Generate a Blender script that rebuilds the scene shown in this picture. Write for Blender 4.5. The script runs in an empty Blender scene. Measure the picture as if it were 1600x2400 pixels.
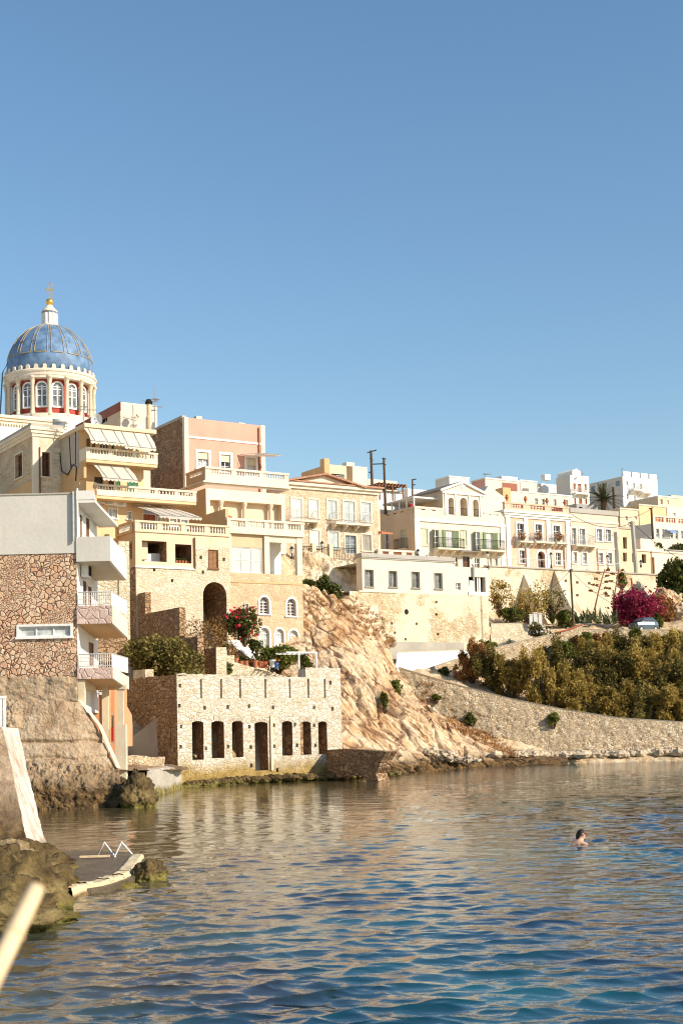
import bpy, math, random
import numpy as np
from mathutils import Vector, Matrix
R = math.radians
scene = bpy.context.scene
COL = scene.collection
random.seed(7); RNG = np.random.default_rng(11)

# ---------------------------------------------------------------- camera
FPX, PPY, PITCH, ROLL, CH = 3200.0, 1466.0, R(4.0), R(1.3), 3.5
CAM = Vector((0, 0, CH))
_f = Vector((0, math.cos(PITCH), math.sin(PITCH))); _u0 = Vector((0, -math.sin(PITCH), math.cos(PITCH))); _r0 = Vector((1, 0, 0))
_r = _r0*math.cos(ROLL) - _u0*math.sin(ROLL); _u = _r0*math.sin(ROLL) + _u0*math.cos(ROLL)
cd = bpy.data.cameras.new('camera'); cam = bpy.data.objects.new('camera', cd); COL.objects.link(cam)
cam.matrix_world = Matrix(((_r.x, _u.x, -_f.x, 0), (_r.y, _u.y, -_f.y, 0), (_r.z, _u.z, -_f.z, CH), (0, 0, 0, 1)))
cd.sensor_fit = 'VERTICAL'; cd.sensor_height = 36; cd.lens = 36*FPX/2400; cd.shift_y = (PPY-1200)/2400
cd.clip_start = .1; cd.clip_end = 6000
scene.cycles.pixel_filter_type = 'BLACKMAN_HARRIS'; scene.cycles.filter_width = 1.15
cd.dof.use_dof = True; cd.dof.focus_distance = 90; cd.dof.aperture_fstop = 5.6
scene.camera = cam

# ---------------------------------------------------------------- sky, sun, exposure
SUN_EL, SUN_H = R(30), (0.88, -0.475)          # horizontal direction towards the sun
SUN_AZ = math.atan2(SUN_H[0], SUN_H[1])
w = bpy.data.worlds.new('World'); scene.world = w; w.use_nodes = True
nt = w.node_tree; bg = nt.nodes['Background']
sk = nt.nodes.new('ShaderNodeTexSky'); sk.sky_type = 'NISHITA'; sk.sun_disc = False
sk.sun_elevation = SUN_EL; sk.sun_rotation = SUN_AZ; sk.altitude = 0; sk.air_density = 1.3; sk.dust_density = .35; sk.ozone_density = 3.0
hs = nt.nodes.new('ShaderNodeHueSaturation'); hs.inputs['Saturation'].default_value = 1.1; nt.links.new(sk.outputs[0], hs.inputs['Color'])
nt.links.new(hs.outputs[0], bg.inputs[0]); bg.inputs[1].default_value = .107
sl = bpy.data.lights.new('sun', 'SUN'); so = bpy.data.objects.new('sun', sl); COL.objects.link(so)
sl.energy = 4.5; sl.angle = R(.5); sl.color = (1, .875, .705)
sv = Vector((SUN_H[0]*math.cos(SUN_EL), SUN_H[1]*math.cos(SUN_EL), math.sin(SUN_EL)))
so.rotation_euler = sv.to_track_quat('Z', 'Y').to_euler(); so.location = (60, -40, 60)
scene.view_settings.view_transform = 'Standard'; scene.view_settings.look = 'None'
scene.view_settings.exposure = .54; scene.view_settings.gamma = 1

# ---------------------------------------------------------------- pixel (1600x2400 photograph) -> place
def ray(px, py):
    return _r*((px-800)/FPX) + _u*((PPY-py)/FPX) + _f
def P(px, py, Y):
    d = ray(px, py); return CAM + d*(Y/d.y)
def PZ(px, py, z=0.0):
    d = ray(px, py); return CAM + d*((z-CH)/d.z)
def zat(px, py, Y): return P(px, py, Y).z

# ---------------------------------------------------------------- materials
MATS = {}
class NG:
    def __init__(s, name):
        s.m = bpy.data.materials.new(name); s.m.use_nodes = True; s.t = s.m.node_tree; s.b = s.t.nodes['Principled BSDF']
        s.b.inputs['Specular IOR Level'].default_value = .25
        s.co = s.t.nodes.new('ShaderNodeTexCoord').outputs['Object']; MATS[name] = s.m
    def n(s, ty, **k):
        q = s.t.nodes.new(ty)
        for a, v in k.items(): setattr(q, a, v)
        return q
    def L(s, a, b): s.t.links.new(a, b)
    def val(s, sock, v):
        if hasattr(v, 'is_linked'): s.L(v, sock)
        else: sock.default_value = v
    def mp(s, scale=(1, 1, 1), rot=(0, 0, 0), loc=(0, 0, 0), v=None):
        q = s.n('ShaderNodeMapping'); q.inputs['Scale'].default_value = scale; q.inputs['Rotation'].default_value = rot; q.inputs['Location'].default_value = loc
        s.L(v or s.co, q.inputs['Vector']); return q.outputs[0]
    def noise(s, sc, v=None, det=4, rough=.55, dist=0, out=0):
        q = s.n('ShaderNodeTexNoise'); q.inputs['Scale'].default_value = sc; q.inputs['Detail'].default_value = det
        q.inputs['Roughness'].default_value = rough; q.inputs['Distortion'].default_value = dist
        s.L(v or s.co, q.inputs['Vector']); return q.outputs[out]
    def vor(s, sc, v=None, feat='F1', rnd=1.0):
        q = s.n('ShaderNodeTexVoronoi', feature=feat); q.inputs['Scale'].default_value = sc; q.inputs['Randomness'].default_value = rnd
        s.L(v or s.co, q.inputs['Vector']); return q
    def ramp(s, f, stops, const=False):
        q = s.n('ShaderNodeValToRGB'); e = q.color_ramp.elements
        if const: q.color_ramp.interpolation = 'CONSTANT'
        while len(e) < len(stops): e.new(.5)
        for i, (p, c) in enumerate(stops):
            e[i].position = p; e[i].color = (c, c, c, 1) if isinstance(c, (int, float)) else (*c, 1)
        s.L(f, q.inputs[0]); return q.outputs[0]
    def mix(s, f, a, b, mode='MIX'):
        q = s.n('ShaderNodeMix', data_type='RGBA', blend_type=mode)
        s.val(q.inputs[0], f)
        for i, c in ((6, a), (7, b)):
            if isinstance(c, tuple): q.inputs[i].default_value = (*c[:3], 1)
            else: s.L(c, q.inputs[i])
        return q.outputs[2]
    def math(s, op, a, b=0.0):
        q = s.n('ShaderNodeMath', operation=op); s.val(q.inputs[0], a); s.val(q.inputs[1], b); return q.outputs[0]
    def warp(s, amt, sc, v=None):
        nz = s.noise(sc, v, 2, .5, 0, 1); q = s.n('ShaderNodeVectorMath', operation='MULTIPLY_ADD')
        s.L(nz, q.inputs[0]); q.inputs[1].default_value = (amt,)*3; s.L(v or s.co, q.inputs[2]); return q.outputs[0]
    def bump(s, h, st, dist=.05):
        q = s.n('ShaderNodeBump'); q.inputs['Strength'].default_value = st; q.inputs['Distance'].default_value = dist; s.L(h, q.inputs['Height'])
        if s.b.inputs['Normal'].is_linked: s.L(s.b.inputs['Normal'].links[0].from_socket, q.inputs['Normal'])
        s.L(q.outputs[0], s.b.inputs['Normal'])
    def col(s, c):
        if isinstance(c, tuple): s.b.inputs['Base Color'].default_value = (*c[:3], 1)
        else: s.L(c, s.b.inputs['Base Color'])
    def rough(s, r): s.b.inputs['Roughness'].default_value = r

def mul(c, k): return tuple(min(1, x*k) for x in c)

def plaster(name, c, var=.16, stain=.4, stain_col=(.34, .24, .14), bump=.25):
    g = NG(name); g.rough(.85)
    big = g.noise(.55, None, 5, .6); fine = g.noise(9, None, 4, .65)
    a = g.mix(g.ramp(big, [(.3, 0), (.72, 1)]), mul(c, 1-var), mul(c, 1+var*.5))
    a = g.mix(g.ramp(fine, [(.35, .35), (.7, 0)]), a, mul(c, .78))
    st = g.noise(1.0, g.mp((2.6, 2.6, .22)), 4, .65); st2 = g.noise(.35, None, 3)
    m = g.math('MULTIPLY', g.ramp(st, [(.52, 0), (.78, 1)]), g.ramp(st2, [(.4, 0), (.65, 1)]))
    a = g.mix(g.math('MULTIPLY', m, stain), a, stain_col)
    g.col(a); g.bump(fine, bump, .03); g.bump(g.noise(1.7, None, 3), .2, .06); return g.m

def rubble(name, cols, mortar, sc=2.6, mw=.05, zs=1.45, bump=.7, patch=None, warp=.12, mdark=1.0, pscale=.33, pth=.5, dist=.07):
    g = NG(name); g.rough(.92)
    v = g.warp(warp, 2.3, g.mp((1, 1, zs)))
    c1 = g.vor(sc*.8, v); c2 = g.vor(sc*1.75, v); sel = g.ramp(g.noise(.9, v, 3, .6), [(.50, 0), (.54, 1)])      # big stones in some places, small filling stones in others
    ed = g.mix(sel, g.vor(sc*.8, v, 'DISTANCE_TO_EDGE').outputs['Distance'], g.math('MULTIPLY', g.vor(sc*1.75, v, 'DISTANCE_TO_EDGE').outputs['Distance'], 1.0))
    sep = g.n('ShaderNodeSeparateColor'); g.L(g.mix(sel, c1.outputs['Color'], c2.outputs['Color']), sep.inputs[0])
    st = g.ramp(sep.outputs[0], [(i/(len(cols)-1), c) for i, c in enumerate(cols)])
    fine = g.noise(11, None, 5, .68)
    st = g.mix(.45, st, g.ramp(fine, [(.25, .22), (.75, .95)]), 'OVERLAY')
    wear = g.noise(.5, None, 4, .6)
    jm = g.ramp(g.math('ADD', ed, g.math('MULTIPLY', g.math('SUBTRACT', fine, .5), mw*1.2)), [(mw*.35, 1), (mw*1.25, 0)])
    mt = g.mix(g.ramp(g.noise(3.1), [(.35, 0), (.65, 1)]), mul(mortar, mdark*.75), mortar)
    a = g.mix(jm, st, mt)
    a = g.mix(g.ramp(wear, [(.35, .3), (.7, 0)]), a, mul(cols[0], .7))
    h = g.math('ADD', g.ramp(ed, [(0, 0), (mw*2.6, 1)]), g.math('MULTIPLY', fine, .5))
    if patch:
        pm = g.ramp(g.math('ADD', g.noise(pscale, None, 4, .6), g.math('MULTIPLY', g.noise(5, None, 3), .12)), [(pth, 0), (pth+.05, 1)])
        pc = g.mix(g.ramp(g.noise(1.3, None, 5, .65), [(.3, 0), (.7, 1)]), mul(patch, .8), mul(patch, 1.08))
        a = g.mix(g.math('MULTIPLY', pm, .88), a, pc); h = g.math('MULTIPLY', h, g.math('SUBTRACT', 1.0, g.math('MULTIPLY', pm, .75)))
    g.col(a); g.bump(h, bump, dist); return g.m

def coursed(name, c1, c2, mortar, bw=.55, rh=.26):
    g = NG(name); g.rough(.9)
    sx = g.n('ShaderNodeSeparateXYZ'); g.L(g.warp(.05, 2.5), sx.inputs[0]); cb = g.n('ShaderNodeCombineXYZ')
    g.L(g.math('ADD', sx.outputs[0], sx.outputs[1]), cb.inputs[0]); g.L(sx.outputs[2], cb.inputs[1])
    br = g.n('ShaderNodeTexBrick'); br.inputs['Scale'].default_value = 1; br.inputs['Brick Width'].default_value = bw; br.inputs['Row Height'].default_value = rh
    br.inputs['Mortar Size'].default_value = .022; br.inputs['Mortar Smooth'].default_value = .4; br.inputs['Bias'].default_value = -.1
    br.inputs['Color1'].default_value = (*c1, 1); br.inputs['Color2'].default_value = (*c2, 1); br.inputs['Mortar'].default_value = (*mortar, 1)
    g.L(cb.outputs[0], br.inputs['Vector']); fine = g.noise(8, None, 5, .65); big = g.noise(.9, None, 3)
    a = g.mix(.5, br.outputs[0], g.ramp(fine, [(.3, .2), (.72, .95)]), 'OVERLAY'); a = g.mix(g.ramp(big, [(.4, .4), (.7, 0)]), a, mul(c2, .75))
    g.col(a); g.bump(g.math('SUBTRACT', g.math('MULTIPLY', fine, .6), br.outputs[1]), .5, .04); return g.m

def flat(name, c, rough=.6, metal=0, var=.1, vs=6):
    g = NG(name); g.rough(rough); g.b.inputs['Metallic'].default_value = metal
    g.col(g.mix(g.ramp(g.noise(vs, None, 3), [(.3, 0), (.7, 1)]), mul(c, 1-var), mul(c, 1+var))); return g.m

def louver(name, c, pitch=.09):
    g = NG(name); g.rough(.6)
    wv = g.n('ShaderNodeTexWave', bands_direction='Z'); wv.inputs['Scale'].default_value = .314/pitch; g.L(g.co, wv.inputs['Vector'])
    g.col(g.mix(g.ramp(g.noise(2, None, 4), [(.3, 0), (.7, 1)]), mul(c, .8), c)); g.bump(wv.outputs['Fac'], .6, .03); return g.m

def cloth(name, c, stripe=None):
    g = NG(name); g.rough(.9); a = g.mix(g.ramp(g.noise(1.2, None, 3), [(.3, 0), (.7, 1)]), mul(c, .88), c)
    g.col(a); tr = g.n('ShaderNodeBsdfTranslucent'); g.L(a, tr.inputs[0]); ms = g.n('ShaderNodeMixShader'); ms.inputs[0].default_value = .25
    g.L(g.b.outputs[0], ms.inputs[1]); g.L(tr.outputs[0], ms.inputs[2]); g.L(ms.outputs[0], g.t.nodes['Material Output'].inputs[0]); return g.m

def leaf(name, ca, cb, cc=None, trans=.3, sc=1.1):
    g = NG(name); g.rough(.7); gi = g.n('ShaderNodeNewGeometry').outputs['Random Per Island']; oi = g.n('ShaderNodeObjectInfo').outputs['Random']
    f = g.math('ADD', g.math('MULTIPLY', g.noise(sc, None, 3), .75), g.math('ADD', g.math('MULTIPLY', gi, .38), g.math('MULTIPLY', oi, .16)))
    a = g.ramp(f, [(.35, ca), (.72, cb), (.95, cc or cb)]); g.col(a)
    tr = g.n('ShaderNodeBsdfTranslucent'); g.L(a, tr.inputs[0]); ms = g.n('ShaderNodeMixShader'); ms.inputs[0].default_value = trans
    g.L(g.b.outputs[0], ms.inputs[1]); g.L(tr.outputs[0], ms.inputs[2]); g.L(ms.outputs[0], g.t.nodes['Material Output'].inputs[0]); return g.m

def glass(name, c, rough=.08):
    g = NG(name); g.rough(rough); g.b.inputs['Specular IOR Level'].default_value = .5
    g.col(g.mix(g.ramp(g.noise(1.5, None, 2), [(.4, 0), (.6, 1)]), mul(c, .6), mul(c, 1.3))); return g.m

ST = np.array(P(1080, 1770, 98)-P(740, 1430, 106)); ST /= np.linalg.norm(ST)      # fall line of the strata
SU = np.cross(ST, [0, 0, 1.0]); SU /= np.linalg.norm(SU); SW = np.cross(ST, SU)
def rockmat(name, cols, dark, rot=(0, 0, 0), st=(1, 1, 1), wet=None, bump=.9, axes=False):
    g = NG(name); g.rough(.9)
    if axes:
        cb = g.n('ShaderNodeCombineXYZ')
        for i, (ax, s_) in enumerate(((ST, .26), (SW, 1.1), (SU, .55))):
            dp = g.n('ShaderNodeVectorMath', operation='DOT_PRODUCT'); g.L(g.co, dp.inputs[0]); dp.inputs[1].default_value = tuple(float(q)*s_ for q in ax); g.L(dp.outputs['Value'], cb.inputs[i])
        base = cb.outputs[0]; v = g.warp(.22, .8, base)
    else: base = g.mp(st, rot); v = g.warp(.35, 1.2, base)
    s1 = g.noise(1.1, v, 7, .66); s2 = g.noise(.35, None, 4, .6); fine = g.noise(6, None, 6, .7)
    f = g.math('ADD', g.math('MULTIPLY', s1, .75), g.math('MULTIPLY', s2, .28))
    a = g.ramp(f, [(.33+.34*i/(len(cols)-1), c) for i, c in enumerate(cols)])
    cr = g.vor(1.2, g.warp(.3, 2, base), 'DISTANCE_TO_EDGE').outputs['Distance']
    a = g.mix(g.math('MULTIPLY', g.ramp(cr, [(0, 1), (.09 if axes else .04, 0)]), g.ramp(s1, [(.45, 1), (.68, 0)] if axes else [(.36, 1), (.5, 0)])), a, dark)
    a = g.mix(.4, a, g.ramp(fine, [(.25, .2), (.75, .95)]), 'OVERLAY')
    if wet:   # dark weed and damp zone just above the sea: a band at a height of its own
        ge = g.n('ShaderNodeNewGeometry'); sx = g.n('ShaderNodeSeparateXYZ'); g.L(ge.outputs['Position'], sx.inputs[0])
        zz = g.math('ADD', sx.outputs[2], g.math('MULTIPLY', g.math('SUBTRACT', g.noise(.9, None, 4), .5), wet[1]))
        a = g.mix(g.ramp(g.math('DIVIDE', zz, wet[0]), [(.35, 1), (1, 0)]), a, g.mix(g.ramp(g.noise(2.2, None, 4), [(.4, 0), (.6, 1)]), wet[2], wet[3]))
    g.col(a); g.bump(g.math('ADD', s1, g.math('MULTIPLY', fine, .35)), bump, .22); g.bump(g.noise(19, None, 4, .7), .5, .03); return g.m

def stained(name, base, wet):   # copy of a rubble recipe with a weed band near the sea
    m = base.copy(); m.name = name; t = m.node_tree; b = t.nodes['Principled BSDF']; src = b.inputs['Base Color'].links[0].from_socket
    ge = t.nodes.new('ShaderNodeNewGeometry'); sx = t.nodes.new('ShaderNodeSeparateXYZ'); t.links.new(ge.outputs['Position'], sx.inputs[0])
    no = t.nodes.new('ShaderNodeTexNoise'); no.inputs['Scale'].default_value = .8; no.inputs['Detail'].default_value = 5; t.links.new(ge.outputs['Position'], no.inputs['Vector'])
    ma = t.nodes.new('ShaderNodeMath'); ma.operation = 'MULTIPLY_ADD'; t.links.new(no.outputs[0], ma.inputs[0]); ma.inputs[1].default_value = wet[1]; t.links.new(sx.outputs[2], ma.inputs[2])
    mr = t.nodes.new('ShaderNodeMapRange'); mr.inputs[1].default_value = wet[0]+wet[1]*.5; mr.inputs[2].default_value = wet[0]*.45+wet[1]*.5; t.links.new(ma.outputs[0], mr.inputs[0])
    n2 = t.nodes.new('ShaderNodeTexNoise'); n2.inputs['Scale'].default_value = 3; n2.inputs['Detail'].default_value = 5; t.links.new(ge.outputs['Position'], n2.inputs['Vector'])
    rp = t.nodes.new('ShaderNodeValToRGB'); rp.color_ramp.elements[0].position = .4; rp.color_ramp.elements[1].position = .6
    rp.color_ramp.elements[0].color = (*wet[2], 1); rp.color_ramp.elements[1].color = (*wet[3], 1); t.links.new(n2.outputs[0], rp.inputs[0])
    mx = t.nodes.new('ShaderNodeMix'); mx.data_type = 'RGBA'; t.links.new(mr.outputs[0], mx.inputs[0]); t.links.new(src, mx.inputs[6]); t.links.new(rp.outputs[0], mx.inputs[7])
    t.links.new(mx.outputs[2], b.inputs['Base Color']); MATS[name] = m; return m
M = MATS

plaster('cream', (.74, .59, .41)); plaster('pale_cream', (.77, .67, .53), stain=.3); plaster('yellow', (.73, .53, .31), stain=.3)
plaster('tan', (.62, .41, .21), stain=.3); plaster('white', (.80, .78, .72), var=.06, stain=.12); plaster('grey_white', (.64, .61, .54), var=.10, stain=.22)
plaster('salmon', (.70, .375, .285), stain=.15); plaster('pink', (.72, .48, .35), stain=.2); plaster('beige', (.70, .55, .38), stain=.3)
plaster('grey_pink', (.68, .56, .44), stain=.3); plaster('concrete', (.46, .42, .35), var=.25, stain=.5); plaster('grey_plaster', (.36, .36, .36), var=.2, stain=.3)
plaster('ochre', (.66, .43, .22), stain=.3); plaster('orange', (.66, .33, .17), var=.25, stain=.5, stain_col=(.7, .6, .45)); plaster('red_wall', (.42, .075, .05), stain=.1)
plaster('red_brown', (.33, .13, .09), stain=.1); plaster('stone_trim', (.74, .66, .52), stain=.3); plaster('soffit', (.66, .60, .46), stain=.1)
plaster('roof_grey', (.42, .40, .36), stain=.4); plaster('stone_col', (.66, .56, .42), stain=.45)
coursed('ashlar', (.60, .47, .30), (.42, .31, .19), (.66, .56, .42))
coursed('ashlar_pale', (.72, .62, .45), (.52, .42, .29), (.74, .66, .52))
rubble('rubble_pale', [(.50, .38, .24), (.66, .55, .38), (.74, .65, .49), (.57, .44, .27)], (.66, .57, .42), 2.9, .06, 1.5, .65)
rubble('rubble_wall', [(.56, .45, .30), (.68, .58, .42), (.72, .64, .49), (.60, .49, .32)], (.58, .49, .35), 3.4, .06, 1.5, .55, patch=(.60, .52, .39), pth=.60)
rubble('rubble_patchy', [(.46, .31, .16), (.62, .46, .27), (.72, .60, .42), (.50, .34, .18)], (.70, .60, .44), 3.4, .06, 1.3, .7, patch=(.72, .63, .47), pth=.5, pscale=.22)
rubble('rubble_sea', [(.44, .32, .19), (.56, .44, .29), (.66, .55, .40), (.48, .36, .22), (.32, .22, .13)], (.44, .33, .21), 5.2, .05, 1.4, .75)
rubble('rubble_brown', [(.30, .175, .09), (.40, .26, .145), (.48, .34, .21), (.25, .14, .07)], (.15, .09, .05), 2.7, .06, 1.6, .9)  # browns deepened to put more shade into walls facing away from the sun
rubble('brick_house', [(.46, .34, .22), (.58, .46, .32), (.66, .55, .41), (.40, .29, .18)], (.62, .52, .38), 3.0, .06, 1.6, .5)
rubble('tan_rubble', [(.50, .36, .22), (.58, .44, .28), (.62, .49, .33), (.47, .33, .19)], (.58, .44, .28), 3.6, .05, 1.5, .35)
rubble('dark_rubble', [(.25, .145, .075), (.32, .19, .10), (.52, .36, .22), (.20, .11, .055)], (.20, .12, .065), 3.4, .05, 1.5, .7)  # darkened so flanks and interiors carry added shade in their colour
rubble('crazy_stone', [(.60, .36, .22), (.70, .47, .31), (.74, .55, .38), (.64, .38, .25), (.54, .31, .20)], (.20, .085, .05), 5.4, .05, 1.0, .9, warp=.1, dist=.08)
rubble('pink_stone', [(.58, .40, .33), (.64, .47, .40), (.56, .37, .32)], (.66, .52, .45), 3.4, .045, 1.0, .5, warp=.05)
rubble('ruin_raw', [(.56, .47, .34), (.70, .62, .49), (.78, .72, .60), (.46, .37, .25), (.66, .59, .48)], (.60, .52, .40), 4.0, .05, 1.5, .6)
stained('ruin_front', M['ruin_raw'], (1.5, 1.2, (.30, .20, .06), (.42, .30, .11)))
stained('sea_wall_stone', M['rubble_sea'], (.8, .7, (.16, .11, .05), (.34, .26, .14)))
stained('jetty_concrete', M['concrete'], (.45, .5, (.10, .08, .03), (.30, .24, .08))); rockmat('wet_deck', [(.05, .035, .02), (.10, .075, .045), (.15, .115, .07)], (.02, .015, .01)).node_tree.nodes['Principled BSDF'].inputs['Roughness'].default_value = .35
rockmat('cliff_rock', [(.22, .11, .045), (.42, .25, .12), (.56, .38, .22), (.64, .50, .34), (.46, .29, .15)], (.15, .075, .04), (0, R(38), R(-28)), (.28, 1.3, 2.1), (1.3, 1.3, (.05, .035, .015), (.20, .11, .04)), axes=True)
rockmat('shore_rock', [(.10, .065, .03), (.22, .15, .07), (.34, .25, .14), (.44, .35, .22)], (.03, .02, .012), wet=(.5, .5, (.05, .04, .015), (.22, .19, .05)))
rockmat('weedy_rock', [(.025, .016, .009), (.07, .045, .02), (.13, .09, .035), (.22, .165, .07)], (.02, .015, .01), wet=(.22, .3, (.10, .09, .018), (.24, .20, .05)))
rockmat('rough_concrete', [(.24, .15, .085), (.38, .265, .165), (.46, .345, .225), (.50, .39, .27)], (.14, .09, .05), wet=(2.1, 1.6, (.07, .042, .018), (.19, .12, .05)), bump=1.0)
rockmat('dry_earth', [(.34, .22, .12), (.48, .34, .19), (.58, .45, .29), (.64, .53, .37)], (.26, .17, .09))
rockmat('white_concrete', [(.30, .19, .12), (.48, .38, .30), (.60, .53, .45), (.66, .60, .53)], (.34, .18, .10), (0, 0, 0), (2.2, 2.2, .5), (.5, .7, (.13, .10, .04), (.30, .24, .12)), bump=.45)
flat('dark', (.02, .016, .012), .9); flat('black_metal', (.025, .022, .02), .5); flat('rail_metal', (.66, .64, .60), .4, .3); flat('white_paint', (.80, .79, .76), .5)
flat('grey_metal', (.42, .42, .41), .45, .6); flat('wood_brown', (.20, .085, .035), .6); flat('wood_red', (.34, .11, .06), .6); flat('pole_wood', (.10, .065, .04), .85)
flat('terracotta', (.46, .17, .085), .8); flat('roof_tile', (.40, .22, .14), .9, 0, .3, 3); flat('red_baluster', (.40, .10, .05), .7); flat('white_baluster', (.80, .75, .64), .7); flat('gold', (.72, .47, .13), .3, .75)
flat('dome_blue', (.12, .205, .335), .55, 0, .35, 1.1); flat('gold_rib', (.46, .35, .17), .5, .1); flat('bark', (.10, .07, .045), .9); flat('pale_bark', (.26, .19, .12), .9)
flat('blue_pot', (.08, .16, .42), .4); flat('skin', (.62, .36, .24), .5); flat('hair', (.012, .009, .008), .45); flat('red_cloth', (.55, .03, .025), .8); flat('dark_cloth', (.03, .025, .03), .8)
flat('car_paint', (.09, .12, .15), .25, .5); flat('tyre', (.02, .02, .02), .8); flat('awning_blue', (.20, .34, .60), .8); flat('reed', (.66, .50, .30), .6, 0, .2, 14); flat('slate', (.20, .17, .14), .8)
flat('plastic_white', (.74, .73, .70), .5); flat('asphalt', (.20, .18, .16), .9); flat('limewash', (.80, .78, .73), .9, 0, .08, 2)
louver('shutter_blue', (.50, .56, .56)); louver('shutter_white', (.78, .76, .70)); louver('shutter_green', (.20, .27, .14)); louver('shutter_pale', (.62, .64, .46)); louver('shutter_brown', (.30, .15, .065)); louver('shutter_red', (.36, .12, .06)); louver('shutter_grey', (.36, .33, .27))
louver('shutter_teal', (.07, .20, .12)); louver('roller', (.74, .66, .50), .07)
cloth('awning_cream', (.80, .74, .60)); cloth('awning_grey', (.66, .62, .54)); cloth('curtain', (.76, .76, .74)); cloth('awning_white', (.82, .80, .74))
glass('pane_dark', (.03, .028, .024)); glass('pane_grey', (.16, .18, .19)); glass('pane_pale', (.50, .52, .50)); glass('pane_brown', (.07, .03, .018))
leaf('olive_leaf', (.045, .038, .010), (.19, .15, .035), (.32, .26, .08)); leaf('green_leaf', (.025, .032, .007), (.09, .105, .02), (.20, .19, .04)); leaf('tamarisk_leaf', (.13, .088, .018), (.44, .31, .07), (.56, .44, .15), .4, 1.8)
leaf('dry_leaf', (.13, .075, .022), (.34, .20, .07), (.46, .31, .13)); leaf('magenta_leaf', (.06, .035, .02), (.30, .015, .06), (.46, .05, .13)); leaf('red_flower', (.42, .015, .03), (.62, .03, .06))
leaf('agave_leaf', (.05, .07, .035), (.15, .18, .09), (.26, .28, .16), .1); leaf('palm_leaf', (.025, .03, .01), (.10, .10, .035), (.22, .18, .07), .15); leaf('ivy_leaf', (.05, .06, .008), (.16, .18, .025), (.26, .26, .05)); leaf('rust_leaf', (.16, .07, .02), (.36, .17, .05), (.42, .25, .09))
# ---------------------------------------------------------------- mesh tools
class MB:
    def __init__(s): s.v = []; s.f = []; s.m = []
    def add(s, vs, fs, m=0):
        o = len(s.v); s.v += [tuple(v) for v in vs]; s.f += [tuple(i+o for i in f) for f in fs]; s.m += [m]*len(fs)
    def poly(s, pts, m=0): s.add(pts, [tuple(range(len(pts)))], m)
    def box(s, x0, x1, y0, y1, z0, z1, m=0):
        s.add([(x0,y0,z0),(x1,y0,z0),(x1,y1,z0),(x0,y1,z0),(x0,y0,z1),(x1,y0,z1),(x1,y1,z1),(x0,y1,z1)],
              [(0,3,2,1),(4,5,6,7),(0,1,5,4),(1,2,6,5),(2,3,7,6),(3,0,4,7)], m)
    def prism(s, A, B, m=0):          # two matching outlines joined
        n = len(A); s.add(list(A)+list(B), [tuple(range(n))[::-1], tuple(range(n, 2*n))]+[(i, (i+1) % n, n+(i+1) % n, n+i) for i in range(n)], m)
    def tube(s, pts, r, n=6, m=0, r1=None):
        pts = [Vector(p) for p in pts]; k = len(pts); r1 = r if r1 is None else r1; vs = []
        for i, p in enumerate(pts):
            t = (pts[min(i+1, k-1)]-pts[max(i-1, 0)]).normalized(); a = t.cross(Vector((0, 0, 1)) if abs(t.z) < .9 else Vector((1, 0, 0))).normalized(); b = t.cross(a)
            q = r+(r1-r)*i/max(1, k-1)
            vs += [p+a*q*math.cos(2*math.pi*j/n)+b*q*math.sin(2*math.pi*j/n) for j in range(n)]
        fs = [(i*n+j, i*n+(j+1) % n, (i+1)*n+(j+1) % n, (i+1)*n+j) for i in range(k-1) for j in range(n)]
        s.add(vs, fs+[tuple(range(n))[::-1], tuple(range((k-1)*n, k*n))], m)
    def lathe(s, prof, n=24, c=(0, 0, 0), m=0, cap=True):
        vs = [(c[0]+r*math.cos(2*math.pi*j/n), c[1]+r*math.sin(2*math.pi*j/n), c[2]+z) for r, z in prof for j in range(n)]; k = len(prof)
        fs = [(i*n+j, i*n+(j+1) % n, (i+1)*n+(j+1) % n, (i+1)*n+j) for i in range(k-1) for j in range(n)]
        if cap: fs += [tuple(range(n))[::-1], tuple(range((k-1)*n, k*n))]
        s.add(vs, fs, m)
    def build(s, name, mats, parent=None, smooth=False, label=None):
        me = bpy.data.meshes.new(name); me.from_pydata([tuple(map(float, v)) for v in s.v], [], s.f)
        for m in (mats if isinstance(mats, (list, tuple)) else [mats]): me.materials.append(M[m])
        if any(s.m): me.polygons.foreach_set('material_index', s.m)
        if smooth: me.polygons.foreach_set('use_smooth', [True]*len(s.f))
        me.update(); o = bpy.data.objects.new(name, me); COL.objects.link(o)
        if parent: o.parent = parent
        if label: o['label'] = label
        return o
def tag(o, label, cat, group=None, kind=None):
    if label: o['label'] = label
    if cat: o['category'] = cat
    if group: o['group'] = group
    if kind: o['kind'] = kind
    return o
def thing(name, label, cat, loc=(0, 0, 0), rz=0, group=None):
    o = bpy.data.objects.new(name, None); COL.objects.link(o); o.location = loc; o.rotation_euler = (0, 0, rz); o.empty_display_size = .2
    return tag(o, label, cat, group)
def struct(o): o['kind'] = 'structure'; return o
def dup(o, loc, rz=None, label=None, sc=None, parent=None):
    c = o.copy(); COL.objects.link(c)
    if parent: c.parent = parent
    else:
        c.location = loc
        if rz is not None: c.rotation_euler = (0, 0, rz)
        if sc: c.scale = (sc if isinstance(sc, tuple) else (sc,)*3)
        if label: c['label'] = label
    for ch in list(o.children): dup(ch, None, parent=c)
    return c

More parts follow.
